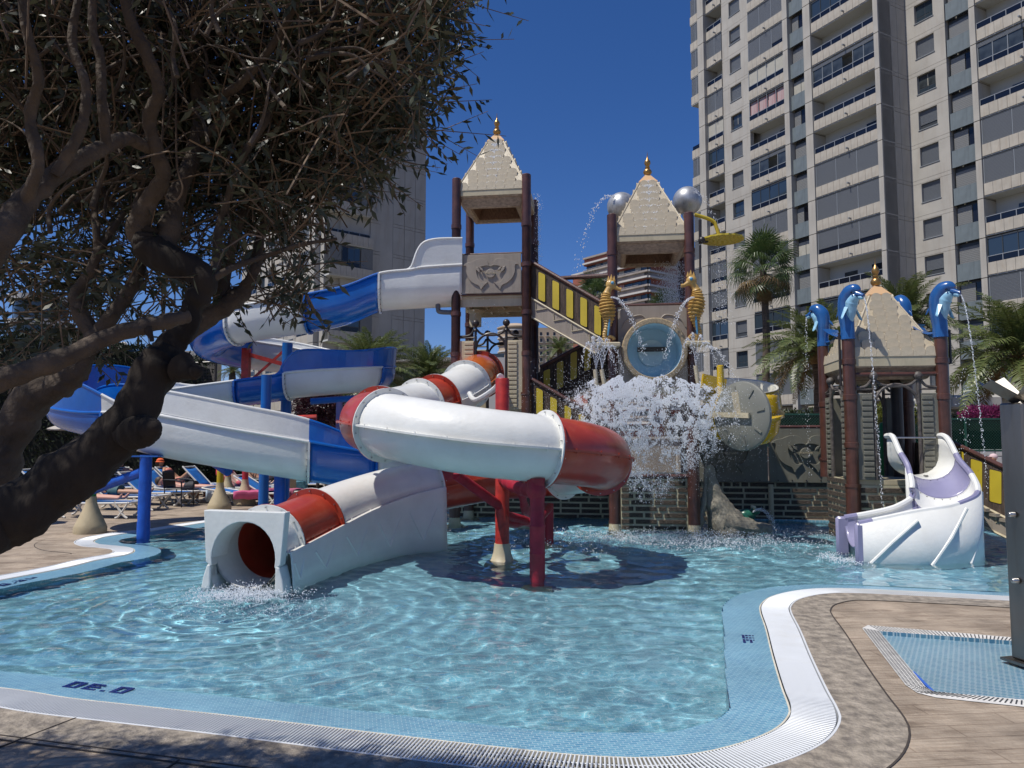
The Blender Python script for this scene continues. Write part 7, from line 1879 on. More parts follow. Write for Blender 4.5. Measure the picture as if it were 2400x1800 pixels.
def lounger_proto(back=38, lab='', grp='blue and white sun loungers'):
    l = thing('sun_lounger', lab, 'sun lounger', (0, 0, 0), grp); b = R(back); H = .34; W_ = .31
    # seat (x 0 .. 1.25) and raised back (x<0)
    q = MB(); n = 9; vs = [(x, y, H - .015 * math.sin(math.pi * (y / W_ + 1) / 2)) for x in np.linspace(-.02, 1.27, n) for y in np.linspace(-W_ + .03, W_ - .03, 5)]
    q.add(vs, [(i * 5 + k, i * 5 + k + 1, i * 5 + 6 + k, i * 5 + 5 + k) for i in range(n - 1) for k in range(4)]); q.build('seat_sling', m_sling, l, smooth=True, solid=.012)
    q = MB(); vs = [(-t * math.cos(b) * .72, y, H + t * math.sin(b) * .72 - .02 * math.sin(math.pi * (y / W_ + 1) / 2)) for t in np.linspace(0, 1, 7) for y in np.linspace(-W_ + .03, W_ - .03, 5)]
    q.add(vs, [(i * 5 + k, i * 5 + k + 1, i * 5 + 6 + k, i * 5 + 5 + k) for i in range(6) for k in range(4)]); q.build('back_sling', m_sling, l, smooth=True, solid=.012)
    q = MB()
    for s in (-1, 1):
        q.tube([(-.5, s * W_, H - .02), (.4, s * W_, H - .02), (1.3, s * W_, H)], .024, 8)
    q.tube([(1.3, -W_, H), (1.31, W_, H)], .024, 8); q.tube([(-.5, -W_, H - .02), (-.5, W_, H - .02)], .02, 8); q.build('seat_frame', m_wleg, l, smooth=True)
    q = MB(); e = (-.72 * math.cos(b), H + .72 * math.sin(b))
    q.tube(catmull([(0, -W_, H), (e[0], -W_, e[1]), (e[0] - .03, -W_ + .08, e[1] + .03), (e[0] - .03, W_ - .08, e[1] + .03), (e[0], W_, e[1]), (0, W_, H)], 5), .024, 8); q.build('back_frame', m_wleg, l, smooth=True)
    MB().tube([(e[0] * .6, 0, H + .72 * math.sin(b) * .55), (-.45, 0, H)], .015, 6).build('prop', m_wleg, l, smooth=True)
    for s in (-1, 1):
        for pts in ([(.95, H), (1.05, .2), (1.18, .05), (1.26, .0)], [(1.27, H), (1.2, .22), (1.05, .03), (.98, .0)], [(-.2, H), (-.3, .2), (-.42, .04), (-.5, .0)], [(-.48, H), (-.36, .2), (-.25, .03), (-.18, 0.0)]):
            MB().tube(catmull([(x, s * W_, z + .02) for x, z in pts], 4), .024, 8).build('leg', m_wleg, l, smooth=True)
    return l
# ---- people
def skin_body(name, verts, edges, radii, m, root, sub=2, rootv=0):
    me = bpy.data.meshes.new(name); me.from_pydata([tuple(v) for v in verts], edges, []); me.materials.append(m); o = bpy.data.objects.new(name, me); C.objects.link(o); o.parent = root
    md = o.modifiers.new('skin', 'SKIN'); md.use_smooth_shade = True; md.branch_smoothing = .5
    if not me.skin_vertices:
        bm = bmesh.new(); bm.from_mesh(me); bm.verts.layers.skin.verify(); bm.to_mesh(me); bm.free()
    for i, r in enumerate(radii):
        sv = me.skin_vertices[0].data[i]; sv.radius = (r, r) if not hasattr(r, '__len__') else r; sv.use_root = (i == rootv)
    s_ = o.modifiers.new('sub', 'SUBSURF'); s_.levels = sub; s_.render_levels = sub; return o
def lying(lab, loc, rz, skin, hair, suit, knees=0.0, back=30, female=True, prone=False, H=.40, hat=None, bun=False, arm=0, suit2=None):
    """person stretched on a lounger; feet towards +x, head up the backrest"""
    t = thing('person', lab, 'person', loc, None, rz); ORG[t.name] = Vector((0, 0, 0)); b = R(back); sg = -1 if prone else 1
    sk = mat('skin_%s' % skin, {'tan': (.42, .22, .13), 'pink': (.55, .28, .20), 'pale': (.55, .36, .27), 'dark': (.26, .13, .08)}[skin], .5, var=.08)
    def B(d, y, h): return (-.05 - d * math.cos(b), y, H + .02 + d * math.sin(b) + h)
    sw = .17 if female else .2
    kz = H + .05 + knees; kx = .45 - knees * .25; fx = .92 - knees * .6
    V_ = [(0.02, 0, H + .05), B(.18, 0, .03), B(.40, 0, .05), B(.52, 0, .05), B(.62, 0, .05)]           # pelvis, waist, chest, neck base, neck
    rr = [(.13, .09), (.115, .085), (.14, .095), (.075, .06), (.05, .05)]
    E_ = [(0, 1), (1, 2), (2, 3), (3, 4)]
    for s in (-1, 1):
        i = len(V_); V_ += [(.08, s * .09, H + .05), (kx, s * (.1 + .02 * knees), kz), (fx, s * .1, H + .04), (fx + .02 + .05, s * .12, H + (.14 if not prone else .02)), ]
        rr += [(.085, .08), (.058, .058), (.038, .038), (.03, .022)]; E_ += [(0, i), (i, i + 1), (i + 1, i + 2), (i + 2, i + 3)]
        i = len(V_); V_ += [B(.47, s * sw, .04), (B(.25, s * (sw + .07), .02)), B(.02, s * (sw + .06 - .06 * arm), .04 + .06 * arm), B(-.06, s * (sw + .03 - .06 * arm), .05 + .06 * arm)]
        rr += [.052, .036, .026, (.03, .016)]; E_ += [(3, i), (i, i + 1), (i + 1, i + 2), (i + 2, i + 3)]
    skin_body('body', V_, E_, rr, sk, t, 2, 0)
    hc = Vector(B(.76, 0, .08)); MB().ball(hc, .105, 16, 12, (1.0, .82, 1.12)).build('head', sk, t, smooth=True)
    MB().lathe([(.018, -.01), (.012, .02), (.001, .028)], hc + Vector((.03, 0, .095 * sg)), 8).build('nose', sk, t, smooth=True)
    hm = mat('hair_%s' % hair, {'brown': (.06, .035, .02), 'blond': (.25, .17, .08), 'black': (.01, .009, .008), 'grey': (.25, .24, .23)}[hair], .6)
    MB().ball(hc + Vector((-.03, 0, -.012 * sg + .01)), .112, 14, 10, (1, .86, 1.1)).build('hair', hm, t, smooth=True)
    if bun: MB().ball(hc + Vector((-.09, 0, .12)), .05, 10, 8).build('hair_bun', hm, t, smooth=True)
    sm = mat('suit_%.2f_%.2f_%.2f' % suit, suit, .7)
    MB().ball((0.03, 0, H + .055), .165, 14, 10, (.9, 1.02, .72)).build('swim_bottoms', sm, t, smooth=True)
    if not female: MB().tube([(0.05, 0, H + .05), (.22, 0, H + .06)], [.15, .15], 12, sx=1.2).build('swim_shorts', sm, t, smooth=True)
    elif not prone or suit2: MB().ball(B(.40, 0, .065), .14, 14, 10, (.75, 1.15, .72)).build('swim_top', sm, t, smooth=True)
    if hat: MB().lathe([(.14, 0), (.11, .02), (.105, .07), (.06, .11), (.001, .12)], hc + Vector((0, 0, .03)), 16).build('hat', mat('hat_%.1f' % hat[0], hat, .8), t, smooth=True)
    return t
protos = {}
rr_ = random.Random(3)
lspots = [(205, 16.2, -7, 40), (272, 17.9, -7, 38), (350, 19.2, -8, 40), (392, 20.6, -8, 42), (447, 19.8, -6, 5), (488, 21.9, -7, 44), (425, 22.6, -6, 40), (568, 21.3, -8, 42), (618, 22.6, -8, 40), (332, 22.4, -8, 38), (262, 21.3, -6, 40), (622, 19.6, -8, 30), (62, 17.6, -8, 36), (118, 21.0, -6, 40), (10, 20.5, -7, 38), (560, 19.0, -7, 8), (700, 22.8, -8, 36)]
llabs = ['blue sun lounger nearest the pool, its feet by the green pole', 'blue sun lounger with a bather lying on it just behind the green pole', 'empty blue sun lounger with raised back left of the padded blue post', 'blue sun lounger right behind the padded blue post', 'flat blue sun lounger with a man lying face down behind the black chair', 'empty blue sun lounger with upright back at the rear, left of the yellow pole',
         'sun lounger at the rear with a woman in orange', 'blue sun lounger with a white striped towel between the orange and red poles', 'blue sun lounger at the rear right of the red pole', 'blue sun lounger with a zebra towel over its back', 'blue sun lounger in the second row left, half hidden by the tree trunk', 'blue sun lounger with a pink towel by the red pole', 'sun lounger carrying the woman with a hair bun',
         'blue sun lounger behind the woman with a hair bun', 'blue sun lounger at the far left under the tree', 'flat sun lounger with a pink towel behind the orange pole', 'blue sun lounger at the rear right end of the row']
LP = []
for i, (nx_, Y, rz, back) in enumerate(lspots):
    X = (nx_ - 1200) / F * Y
    if back not in protos:
        l = lounger_proto(back, llabs[i]); protos[back] = l; l.location = (X, Y, 0.0); l.rotation_euler = (0, 0, R(rz))
    else: l = copy_tree(protos[back], (X, Y, 0.0), R(rz), llabs[i], 'blue and white sun loungers')
    LP.append((X, Y, R(rz), back))
def onl(i, **k): X, Y, rz, back = LP[i]; return lying(loc=(X, Y, -.02), rz=rz, back=back, **k)
onl(0, lab='sunbather in black bottoms lying on the front lounger by the green pole', skin='pink', hair='brown', suit=(.02, .02, .02), female=True)
onl(1, lab='sunbather with bare feet towards the padded blue post', skin='tan', hair='black', suit=(.03, .1, .12), female=False)
onl(4, lab='man in black shorts lying face down behind the black chair', skin='pink', hair='brown', suit=(.015, .015, .02), female=False, prone=True)
onl(6, lab='woman in an orange scarf and pink swimsuit leaning back with bent knees', skin='tan', hair='brown', suit=(.6, .2, .15), knees=.28, hat=(.7, .12, .03))
onl(8, lab='sunbather leaning forward at the rear right of the red pole', skin='tan', hair='brown', suit=(.3, .05, .08), knees=.2, female=False)
onl(9, lab='sunbather lying in the back row left of the padded blue post', skin='pink', hair='brown', suit=(.02, .02, .03), female=False)
onl(12, lab='woman with a hair bun and sunglasses sitting up at the far left', skin='tan', hair='blond', suit=(.03, .03, .05), bun=True, arm=.8)
onl(7, lab='sunbather resting on the lounger between the orange and red poles', skin='pale', hair='blond', suit=(.5, .08, .12))
# towels
def towel(lab, i, x0, x1, m, onback=False, drop=.18):
    X, Y, rz, back = LP[i]; b = R(back); t = thing('towel', lab, 'towel', (X, Y, .36), 'beach towels'); t.rotation_euler = (0, 0, rz); ORG[t.name] = Vector((0, 0, .36))
    vs = []; W_ = .34
    prof = [(-W_ - .02, -drop), (-W_ - .02, 0), (-W_ * .5, .012), (0, .008), (W_ * .5, .014), (W_ + .02, 0), (W_ + .02, -drop)]
    for k in range(9):
        s = x0 + (x1 - x0) * k / 8
        for y, h in prof:
            h += .012 * math.sin(k * 1.9 + y * 9)
            if onback: vs.append((-s * math.cos(b) - math.sin(b) * .0, y, .37 + s * math.sin(b) + h))
            else: vs.append((s, y, .37 + h))
    MB().add(vs, [(i_ * 7 + k, i_ * 7 + k + 1, i_ * 7 + 8 + k, i_ * 7 + 7 + k) for i_ in range(8) for k in range(6)]).build('cloth', m, t, smooth=True, solid=.012)
def stripemat(name, c1, c2, sc, d='X'):
    m = mat(name, c1, .9); n = m.node_tree.nodes; L = m.node_tree.links; tc = n.new('ShaderNodeTexCoord'); wv = n.new('ShaderNodeTexWave'); wv.bands_direction = d; wv.inputs['Scale'].default_value = sc; wv.inputs['Distortion'].default_value = 3 if 'zebra' in name else 0
    L.new(tc.outputs['Object'], wv.inputs['Vector']); mx = n.new('ShaderNodeMix'); mx.data_type = 'RGBA'; mx.inputs['A'].default_value = (*c1, 1); mx.inputs['B'].default_value = (*c2, 1)
    mr = n.new('ShaderNodeMapRange'); mr.inputs['From Min'].default_value = .45; mr.inputs['From Max'].default_value = .55; L.new(wv.outputs['Color'], mr.inputs['Value']); L.new(mr.outputs[0], mx.inputs['Factor']); L.new(mx.outputs['Result'], n['Principled BSDF'].inputs['Base Color']); return m
towel('black and white zebra towel over the back of a lounger', 9, .05, .8, stripemat('zebra_towel', (.02, .02, .02), (.6, .6, .58), 5, 'Z'), True)
towel('pink towel spread on a lounger by the red pole', 11, .0, 1.0, mat('pink_towel', (.42, .10, .17), .9, var=.3))
towel('pink towel on the flat lounger behind the orange pole', 15, .1, .9, mat('pink_towel2', (.55, .1, .22), .9, var=.3))
towel('pale blue patterned towel hanging from the lounger behind the black chair', 4, .7, 1.15, mat('pale_towel', (.45, .55, .65), .9, var=.4, vscale=9), False, .3)
towel('orange and white towel at the end of the lounger beside the padded blue post', 3, .95, 1.25, mat('orange_towel', (.65, .16, .06), .9, col2=(.6, .5, .42), vscale=6), False, .28)
towel('red and white striped towel on the lounger between the orange and red poles', 7, .0, .75, stripemat('striped_towel', (.5, .04, .06), (.6, .58, .55), 7, 'Y'), True)
towel('zigzag patterned towel wrapped round the woman with a hair bun', 12, -.1, .5, stripemat('zigzag_towel', (.55, .5, .45), (.25, .12, .25), 6, 'X'), False, .2)
# black armchair
ch = thing('armchair', 'black plastic armchair with metal legs standing before the sun loungers', 'chair', ((425 - 1200) / F * 18.7, 18.7, 0), rz=R(-10)); ORG[ch.name] = Vector((0, 0, 0))
q = MB(); vs = [(-.02 - .06 * t, y, .46 + .42 * t + .03 * math.cos(y * 6) * t) for t in np.linspace(0, 1, 6) for y in np.linspace(-.24, .24, 7)]
q.add([(x - .22 - .03 * math.cos(y * 5), y, z) for x, y, z in vs], [(i * 7 + k, i * 7 + k + 1, i * 7 + 8 + k, i * 7 + 7 + k) for i in range(5) for k in range(6)]); q.build('backrest', m_black, ch, smooth=True, solid=.015)
MB().box((.02, 0, .45), (.46, .46, .03), bev=.012).build('seat', m_black, ch)
for sx in (-.22, .24):
    for sy in (-.24, .24): MB().tube([(sx * 1.1, sy * 1.05, 0), (sx, sy, .46)], .014, 8).build('leg', m_black, ch, smooth=True)
for sy in (-.26, .26): MB().tube(catmull([(.25, sy, .44), (.24, sy, .62), (.1, sy, .67), (-.2, sy, .68), (-.27, sy, .66)], 5), .018, 8).build('armrest', m_black, ch, smooth=True)
# bags
def bag(lab, nx_, ny_, w_, h, m, grp='beach bags'):
    c = G(nx_, ny_); t = thing('beach_bag', lab, 'bag', c, grp)
    q = MB().box(c + Vector((0, 0, h / 2)), (w_, .22, h), R(10), bev=.05); q.v = [tuple(Vector(v) + Vector((1, 1, .3)) * .03 * noise.noise(Vector(v) * 6)) for v in q.v]; q.build('bag_body', m, t, smooth=True)
    for s in (-.1, .1): MB().tube(catmull([c + Vector((-w_ * .3, s, h * .95)), c + Vector((-w_ * .15, s, h * 1.3)), c + Vector((w_ * .15, s, h * 1.3)), c + Vector((w_ * .3, s, h * .95))], 5), .012, 6).build('handle', m_black, t, smooth=True)
bag('black and white striped beach bag beside the second padded post', 618, 1176, .3, .42, stripemat('bag_stripe', (.02, .02, .02), (.55, .53, .48), 9, 'X'))
bag('black bag standing behind the striped one', 604, 1172, .42, .62, m_black)
bag('blue patterned beach bag in the shade left of the red tube', 700, 1165, .5, .5, mat('bag_blue', (.02, .09, .14), .8, col2=(.12, .3, .35), vscale=14))
# slippers and glasses on the ground
fl_ = thing('flip_flops', 'pair of pale sandals on the terrace under the loungers', 'sandals', G(478, 1172)); 
for dx in (0, .16): MB().box(G(478, 1172) + Vector((dx, .02 * dx, .012)), (.1, .25, .025), R(70), bev=.01).build('sandal', m_wleg, fl_)
dr = thing('drink', 'two plastic cups, one of orange juice, on the ground by the loungers', 'cups', G(378, 1181)); 
MB().lathe([(.03, 0), (.04, .13)], G(378, 1181), 12).build('juice_cup', mat('orange_juice', (.6, .22, .01), .2), dr, smooth=True); MB().lathe([(.03, 0), (.04, .14)], G(385, 1181), 12).build('cup', mat('pale_cup', (.5, .5, .35), .2), dr, smooth=True)
# coloured poles on bell-shaped bases
for col, rgb, nx_, ny_, k in (('green', (.03, .20, .04), 211, 1249, 1.0), ('yellow', (.50, .36, .01), 514, 1196, 1.0), ('orange', (.58, .17, .03), 533, 1173, 1.0), ('red', (.42, .02, .03), 573, 1184, 1.0), ('cream', (.44, .38, .26), 676, 1171, 1.0)):
    c = G(nx_, ny_); t = thing('spray_pole', '%s pole on a cream bell-shaped concrete base at the poolside terrace' % col, 'pole', c, 'coloured poles on bell-shaped bases')
    if col != 'cream': MB().lathe([(.27, 0), (.275, .10), (.25, .16), (.16, .36), (.10, .52), (.085, .62), (.082, .66)], c, 28).build('bell_base', m_bell, t, smooth=True)
    else: MB().lathe([(.2, 0), (.2, .9)], c, 20).build('bell_base', m_bell, t, smooth=True)
    MB().lathe([(.078, .6), (.078, 1.75), (.06, 1.78)], c, 20).build('pole', mat('pole_' + col, rgb, .45, var=.12), t, smooth=True)
# parasols
def parasol(lab, px, py, Y, r, n=8, col=(.42, .38, .33)):
    c = P(px, py, Y); t = thing('parasol', lab, 'parasol', (c.x, c.y, 0), 'beige parasols'); m = mat('parasol_canvas', col, .9, var=.05)
    q = MB(); vs = []
    for rr, z in ((.03, 0), (r * .4, -.07), (r * .75, -.15), (r, -.235), (r * 1.0, -.27)):
        for k in range(n * 4): a = 2 * math.pi * k / (n * 4); f = math.cos(math.pi / n) / math.cos((a % (2 * math.pi / n)) - math.pi / n); vs.append(c + Vector((rr * f * math.cos(a), rr * f * math.sin(a), z - .02 * (rr / r) * abs(math.sin(a * n / 2)))))
    N = n * 4; q.add(vs, [(i * N + k, i * N + (k + 1) % N, (i + 1) * N + (k + 1) % N, (i + 1) * N + k) for i in range(4) for k in range(N)]); q.build('canopy', m, t, smooth=True, solid=.008)
    for k in range(n): a = 2 * math.pi * k / n; MB().tube([c + Vector((0, 0, -.04)), c + Vector((r * .97 * math.cos(a), r * .97 * math.sin(a), -.25))], .008, 5).build('rib', m_wleg, t)
    MB().tube([(c.x, c.y, 0), (c.x, c.y, c.z + .06)], .022, 8).build('pole', m_wleg, t, smooth=True); MB().lathe([(.25, 0), (.25, .06), (.05, .1)], (c.x, c.y, 0), 16).build('base', m_wleg, t, smooth=True)
parasol('beige parasol standing in front of the dark hedge', 192, 986, 21.5, .88)
parasol('beige parasol cut by the left edge of the picture', -38, 968, 14.5, .5)
# person in a cap by the white wall
pc_ = thing('person', 'person in a pale pink cap and dark top seen behind the stairs at the right', 'person', (13.05, 19.9, 0)); ORG[pc_.name] = Vector((13.05, 19.9, 0))
hd = P(2327, 1074, 19.9); o_ = Vector((13.05, 19.9, 0)); bx_ = hd.x - 13.05
def rel(x, y, z): return (x + bx_, y, z)
zt_ = hd.z
skin_body('body', [rel(.15, 0, zt_ - .72), rel(.12, 0, zt_ - .5), rel(.06, 0, zt_ - .3), rel(.02, 0, zt_ - .18), rel(0, 0, zt_ - .08), rel(.06, .18, zt_ - .27), rel(.12, .24, zt_ - .5), rel(.0, .2, zt_ - .6), rel(.06, -.18, zt_ - .27), rel(.12, -.24, zt_ - .5), rel(-.02, -.2, zt_ - .6), rel(.15, .1, zt_ - .74), rel(-.25, .12, zt_ - .72), rel(-.28, .12, zt_ - 1.14), rel(.15, -.1, zt_ - .74), rel(-.25, -.12, zt_ - .72), rel(-.28, -.12, zt_ - 1.14)],
          [(0, 1), (1, 2), (2, 3), (3, 4), (2, 5), (5, 6), (6, 7), (2, 8), (8, 9), (9, 10), (0, 11), (11, 12), (12, 13), (0, 14), (14, 15), (15, 16)], [.13, .13, .14, .07, .05, .06, .045, .03, .06, .045, .03, .085, .06, .04, .085, .06, .04], mat('dark_top', (.02, .02, .025), .8), pc_)
skm = mat('skin_tan', (.42, .22, .13), .5)
MB().ball(hd, .105, 16, 12, (.9, .8, 1.1)).build('head', skm, pc_, smooth=True)
MB().lathe([(.018, -.01), (.012, .02), (.001, .03)], hd + Vector((-.1, 0, -.01)), 8, M=Matrix.Rotation(R(-90), 3, 'Y')).build('nose', skm, pc_, smooth=True)
MB().ball(hd + Vector((.02, 0, .04)), .112, 16, 10, (.95, .85, .8)).build('cap', mat('pink_cap', (.62, .46, .46), .8), pc_, smooth=True)
MB().box(hd + Vector((-.12, 0, .04)), (.12, .13, .012), bev=.005).build('cap_peak', mat('pink_cap', (.62, .46, .46), .8), pc_)
bn_ = thing('bench', 'low white bench by the white wall behind the stairs', 'bench', (13.2, 20.0, 0)); MB().box((hd.x + .15, 20.0, max(.2, zt_ - .86)), (.5, 1.2, .06)).build('seat', m_wleg, bn_)
for sy in (-.5, .5): MB().box((hd.x + .15, 20.0 + sy, max(.2, zt_ - .86) / 2), (.4, .06, max(.2, zt_ - .86) - .03)).build('leg', m_wleg, bn_)

# stainless shower column
sx0, sy0 = 3.99, 5.72
sh_ = thing('shower_column', 'brushed steel shower column with splayed channel arms at the right edge', 'shower', (sx0, sy0, -.02))
m_stl = mat('shower_steel', (0.24, 0.225, 0.205), .38, metal=1.0, var=.25, vscale=3, stretch=(1, 1, .25), stain=.45, sscale=4, staincol=(.16, .11, .07), stainstretch=(3, 3, .3), bump=.08)
MB().box((sx0, sy0, 1.0), (.24, .20, 1.96), R(14), bev=.012).build('column', m_stl, sh_)
MB().box((sx0, sy0, .005), (.34, .30, .02), R(14)).build('base_plate', m_stl, sh_)
for k, (az, el) in enumerate(((185, 28), (95, 40), (10, 30), (265, 38))):
    a = R(az); d = Vector((math.cos(a) * math.cos(R(el)), math.sin(a) * math.cos(R(el)), math.sin(R(el)))); st_ = Vector((sx0, sy0, 1.97)) + Vector((math.cos(a), math.sin(a), 0)) * .06
    e_ = st_ + d * .30; sd = Vector((-math.sin(a), math.cos(a), 0)); up = d.cross(sd)
    q = MB(); 
    for s in (-1, 1): q.add([st_, e_, e_ + (sd * s * .07 + up * -.05 * (1 if up.z < 0 else -1)), st_ + (sd * s * .07 + up * -.05 * (1 if up.z < 0 else -1))], [(0, 1, 2, 3)])
    q.build('spray_arm', m_stl, sh_, solid=.006)
for z_ in (1.12, .62):
    c = P(2356, 1222 if z_ > 1 else 1270, 5.6); c.z = z_; MB().lathe([(.022, 0), (.022, .035), (.016, .045), (.001, .046)], Vector((sx0 - .125, sy0 - .03, z_)), 14, M=Matrix.Rotation(R(-90), 3, 'Y')).build('push_button', m_bolt, sh_, smooth=True)
MB().box((sx0 + .0, sy0 - .108, .98), (.12, .012, .28), R(14), bev=.004).build('valve_plate', m_stl, sh_); MB().lathe([(.035, 0), (.035, .03), (.02, .04)], Vector((sx0 + .0, sy0 - .115, 1.0)), 14, M=Matrix.Rotation(R(90), 3, 'X')).build('valve_knob', m_bolt, sh_, smooth=True)

# ================================================================ MOVING WATER
OC = np.array([(1, 0, 0), (-1, 0, 0), (0, 1, 0), (0, -1, 0), (0, 0, 1), (0, 0, -1)], float)
OF = np.array([(0, 2, 4), (2, 1, 4), (1, 3, 4), (3, 0, 4), (2, 0, 5), (1, 2, 5), (3, 1, 5), (0, 3, 5)])
def drops(name, lab, P_, r, cat='water spray', dirs=None, elong=1.0, grp='sprays of falling water'):
    n = len(P_); P_ = np.array(P_); r = np.array(r); V = OC[None] * r[:, None, None]
    jit = 1 + .35 * (rs.rand(n, 6, 1) - .5); V = V * jit
    if dirs is not None:
        d = unit(np.array(dirs)); pr = (V * d[:, None, :]).sum(-1, keepdims=True); V = V + d[:, None, :] * pr * (elong - 1)
    V = V + P_[:, None, :]; c = P_.mean(0); V = V - c
    Fc = (OF[None] + (np.arange(n) * 6)[:, None, None]).reshape(-1, 3)
    me = bpy.data.meshes.new(name); me.vertices.add(n * 6); me.vertices.foreach_set('co', V.reshape(-1).astype(np.float32)); me.loops.add(len(Fc) * 3); me.loops.foreach_set('vertex_index', Fc.ravel().astype(np.int32))
    me.polygons.add(len(Fc)); me.polygons.foreach_set('loop_start', np.arange(0, len(Fc) * 3, 3, dtype=np.int32)); me.polygons.foreach_set('use_smooth', np.ones(len(Fc), bool)); me.update(calc_edges=True); me.materials.append(m_drop)
    o = bpy.data.objects.new(name, me); C.objects.link(o); o.location = c; o['label'] = lab; o['category'] = cat; o['kind'] = 'stuff'
    if grp: o['group'] = grp
    return o
# burst under the barrel
pts = []; rad = []; dirs = []
ytab = [872, 900, 940, 1000, 1045, 1090, 1130, 1185]; wl_ = [110, 150, 172, 165, 130, 88, 45, 20]; wr_ = [130, 168, 196, 212, 180, 120, 75, 40]
while len(pts) < 105000:
    y = 872 + rs.beta(1.35, 2.25) * 320; wl2 = np.interp(y, ytab, wl_); wr2 = np.interp(y, ytab, wr_)
    u = rs.uniform(-1, 1) + rs.normal(0, .09); au = abs(u)
    if rs.rand() < max(0, au - .55) * 1.1: continue
    if y < 884 + 20 * u * u + 22 * noise.noise(Vector((u * 5, 3, 0))) + 8 * noise.noise(Vector((u * 23, 9, 0))): continue
    x = 1512 + u * (wr2 if u > 0 else wl2)
    nz = .5 * noise.noise(Vector((x * .020, y * .026, 1.5))) + .7 * noise.noise(Vector((x * .075, y * .06, 7))) + .6 * noise.noise(Vector((x * .30, y * .22, 2)))
    if nz < .04 - .30 * min(1, max(0, (950 - y) / 50)) and rs.rand() < .90: continue
    if y > 1000 and rs.rand() < .30 + (y - 1000) / 400: continue
    Y = 12.70 + rs.normal(0, .45)
    p = P(x, y, Y); pts.append(p); k = rs.rand(); rad.append(.0020 + .0022 * k if k < .72 else .0035 + .0045 * rs.rand() ** 2)
    dirs.append((u * 1.2, -.3, -.2 - (y - 880) / 160))
drops('water_splash', 'big white burst of falling water under the barrel', pts, rad, 'water splash', dirs, 1.9, None)
# thin fringe of flying drops
pts = []; rad = []
for _ in range(3600):
    a = rs.uniform(0, 2 * math.pi); q_ = 1 + abs(rs.normal(0, .32)); x = 1520 + math.cos(a) * 205 * q_; y = 985 + math.sin(a) * 110 * q_
    if y > 1215 or (y < 850 and rs.rand() < .6): continue
    pts.append(P(x, y, 12.8 + rs.normal(0, .5))); rad.append(rs.uniform(.002, .0055))
drops('flying_drops', 'scattered drops flying out round the big splash', pts, rad, 'water spray')
def stream(lab, p0, v0, T, n, spread=.02, size=.008, grp='thin jets of water', grow=1.0, name='water_jet'):
    p0 = np.array(p0); v0 = np.array(v0, float); pts = []; rad = []; dirs = []
    for k in range(n):
        t = T * (k + rs.rand()) / n; p = p0 + v0 * t + np.array([0, 0, -4.9]) * t * t + rs.normal(0, 1, 3) * spread * (.2 + grow * t / T)
        if p[2] < -.01: continue
        pts.append(p); rad.append(size * rs.uniform(.6, 1.3)); dirs.append(v0 + np.array([0, 0, -9.8]) * t)
    return drops(name, lab, pts, rad, 'water jet', dirs, 2.2, grp)
stream('thin water jet falling from the mouth of the left front dolphin', mouths[0], (.16, -.12, .1), .85, 420, .010, .0062)
stream('thin water jet falling from the mouth of the right front dolphin', mouths[1], (.30, -.12, .1), .85, 440, .010, .0062)
stream('dripping jet below the back left dolphin', mouths[2], (-.1, -.1, 0), .8, 200, .03, .005)
stream('water jet from the left seahorse into the barrel mouth', P(1432, 697, 13.6), (1.25, -.05, .15), .50, 420, .03, .006)
stream('water jet from the right seahorse into the barrel mouth', P(1627, 697, 13.45), (-1.15, -.05, .1), .50, 380, .03, .006)
stream('spray arcing left from the left silver ball', P(1440, 462, 15.2), (-1.3, -.2, .7), .65, 150, .05, .008)
stream('spray arcing right from the right silver ball', P(1620, 452, 15.0), (1.1, -.2, .5), .55, 90, .05, .007)
for (x, y, nm) in ((1397, 866, 'left pair of spray pipes'), (1411, 866, 'left pair of spray pipes, right one'), (1631, 857, 'right spray pipe')):
    for vx, vz in ((-.45, 3.1), (-.15, 3.4), (.25, 3.3), (.6, 2.9)):
        stream('fan of fine water jets rising from the %s' % nm, P(x, y, 13.3), (vx, -.1, vz), .62, 170, .016, .0055, grp='fans of water from the spray pipes')
stream('curved jet falling right of the middle tower', P(1655, 812, 13.4), (1.35, -.1, .1), .62, 320, .05, .0065)
stream('small jet spouting from the frog figure', P(1765, 1200, 14.0), (1.1, -.2, 1.0), .4, 220, .03, .007)
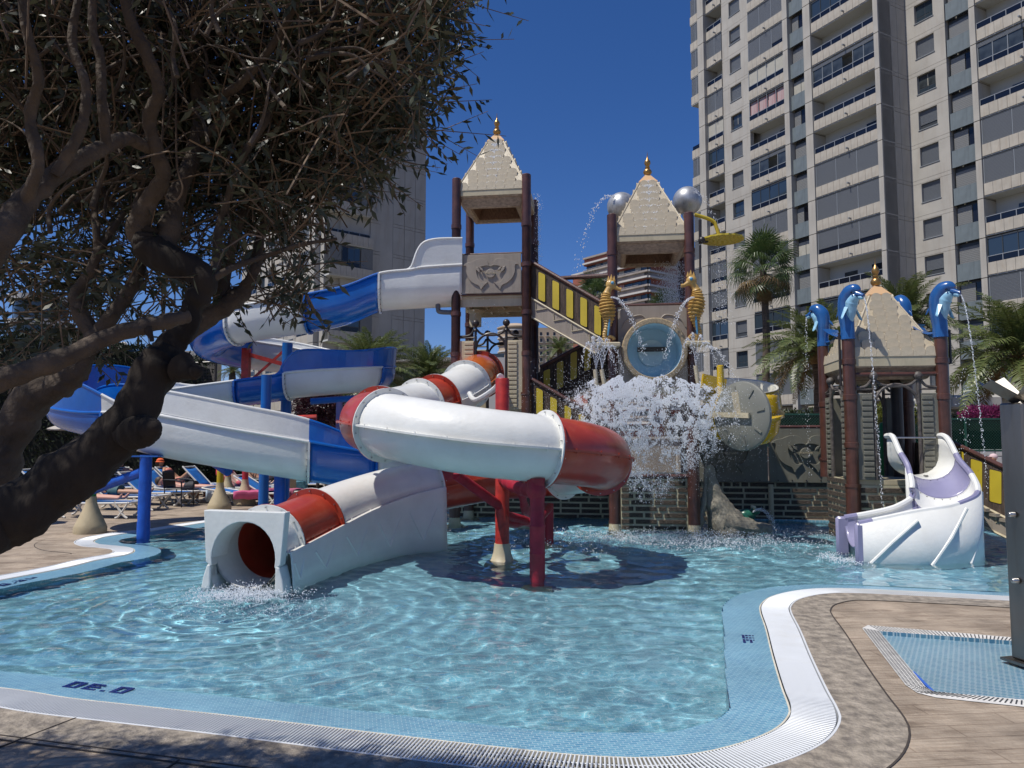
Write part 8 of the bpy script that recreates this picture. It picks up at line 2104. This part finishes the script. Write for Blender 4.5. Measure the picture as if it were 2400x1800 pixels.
# sheets of water running off the roofs
def shed(lab, pts_n, x0, x1, y0, y1, Y, r=(.004, .008), dy=.1, widen=0.0):
    pts = []; rad = []
    for _ in range(pts_n):
        t = rs.rand(); y = y0 + (y1 - y0) * t; c = (x0 + x1) / 2; w_ = (x1 - x0) / 2 * (1 + widen * t); pts.append(P(c + rs.normal(0, .5) * w_, y, Y(t) + rs.normal(0, dy))); rad.append(rs.uniform(*r))
    return drops('falling_drops', lab, pts, rad, 'water spray', [(0, 0, -1)] * pts_n, 1.8)
def facept(cs_e, capc, ze, zc, n, wtop, wbot):
    out = []
    for _ in range(n):
        t = rs.rand() ** .8; a = cs_e[0].lerp(cs_e[1], .5); p = a.lerp(capc, t); u = (cs_e[1] - cs_e[0]).normalized(); w_ = wtop + (wbot - wtop) * (1 - t)
        q_ = p + u * rs.normal(0, .42) * w_; out.append((q_.x, q_.y - .03, ze + (zc - ze) * t + .01 + rs.uniform(0, .02)))
    return out
for (T_, ze_, zc_, nm, n_) in ((T1, ze1, hz(1170, 335, 15.7), 'tallest', 3400), (T2, ze2, hz(1530, 431, 14.6), 'middle', 2600)):
    c_ = (T_[0] + T_[2]) / 2; u = (T_[1] - T_[0]).normalized(); v_ = Vector((-u.y, u.x, 0)); pts = facept([T_[0], T_[1]], c_ - v_ * .16, ze_, zc_, n_, .12, .42)
    drops('roof_water', 'glittering water running down the front of the %s tower roof' % nm, pts, rs.uniform(.0025, .0065, len(pts)), 'running water', [(0, -.4, -1)] * len(pts), 2.2)
shed('curtain of drops falling inside the middle tower', 3000, 1545, 1605, 612, 716, lambda t: 15.1, (.004, .008))
shed('drops falling along the right side of the tallest tower', 260, 1252, 1272, 455, 640, lambda t: 15.6)
shed('drops falling from the deck of the tallest tower', 320, 1085, 1200, 690, 800, lambda t: 15.2, (.003, .006))
shed('lines of drops under the yellow shower head', 420, 1662, 1722, 575, 760, lambda t: 13.8, (.004, .007))
shed('drops falling past the low tower onto the stairs', 160, 2240, 2275, 860, 1230, lambda t: 12.0, (.004, .008))
# foam where the slides and the splash meet the pool
def foam(lab, cx_, cy_, sx_, sy_, n, h=.05, r=(.004, .011)):
    p = np.stack([rs.normal(cx_, sx_, n), rs.normal(cy_, sy_, n), WATER + .008 + np.abs(rs.normal(0, h, n)) * rs.rand(n)], 1); return drops('foam', lab, p, rs.uniform(r[0], r[1], n), 'foam', grp='foam on the pool')
foam('white foam where water runs out of the tube slide mouth', -2.98, 8.25, .28, .22, 3600, .04, (.003, .008))
foam('thin line of bubbles drifting from the tube slide', -2.6, 7.6, .5, .22, 900, .006, (.003, .006))
foam('foam and rings where the big splash lands', 2.6, 12.7, 1.3, .6, 5200, .06)
foam('ripples of foam in front of the brick wall', 4.8, 13.9, 1.8, .5, 2200, .02, (.003, .007))
foam('foam at the lavender slide end', 4.75, 10.75, .15, .25, 500, .02)
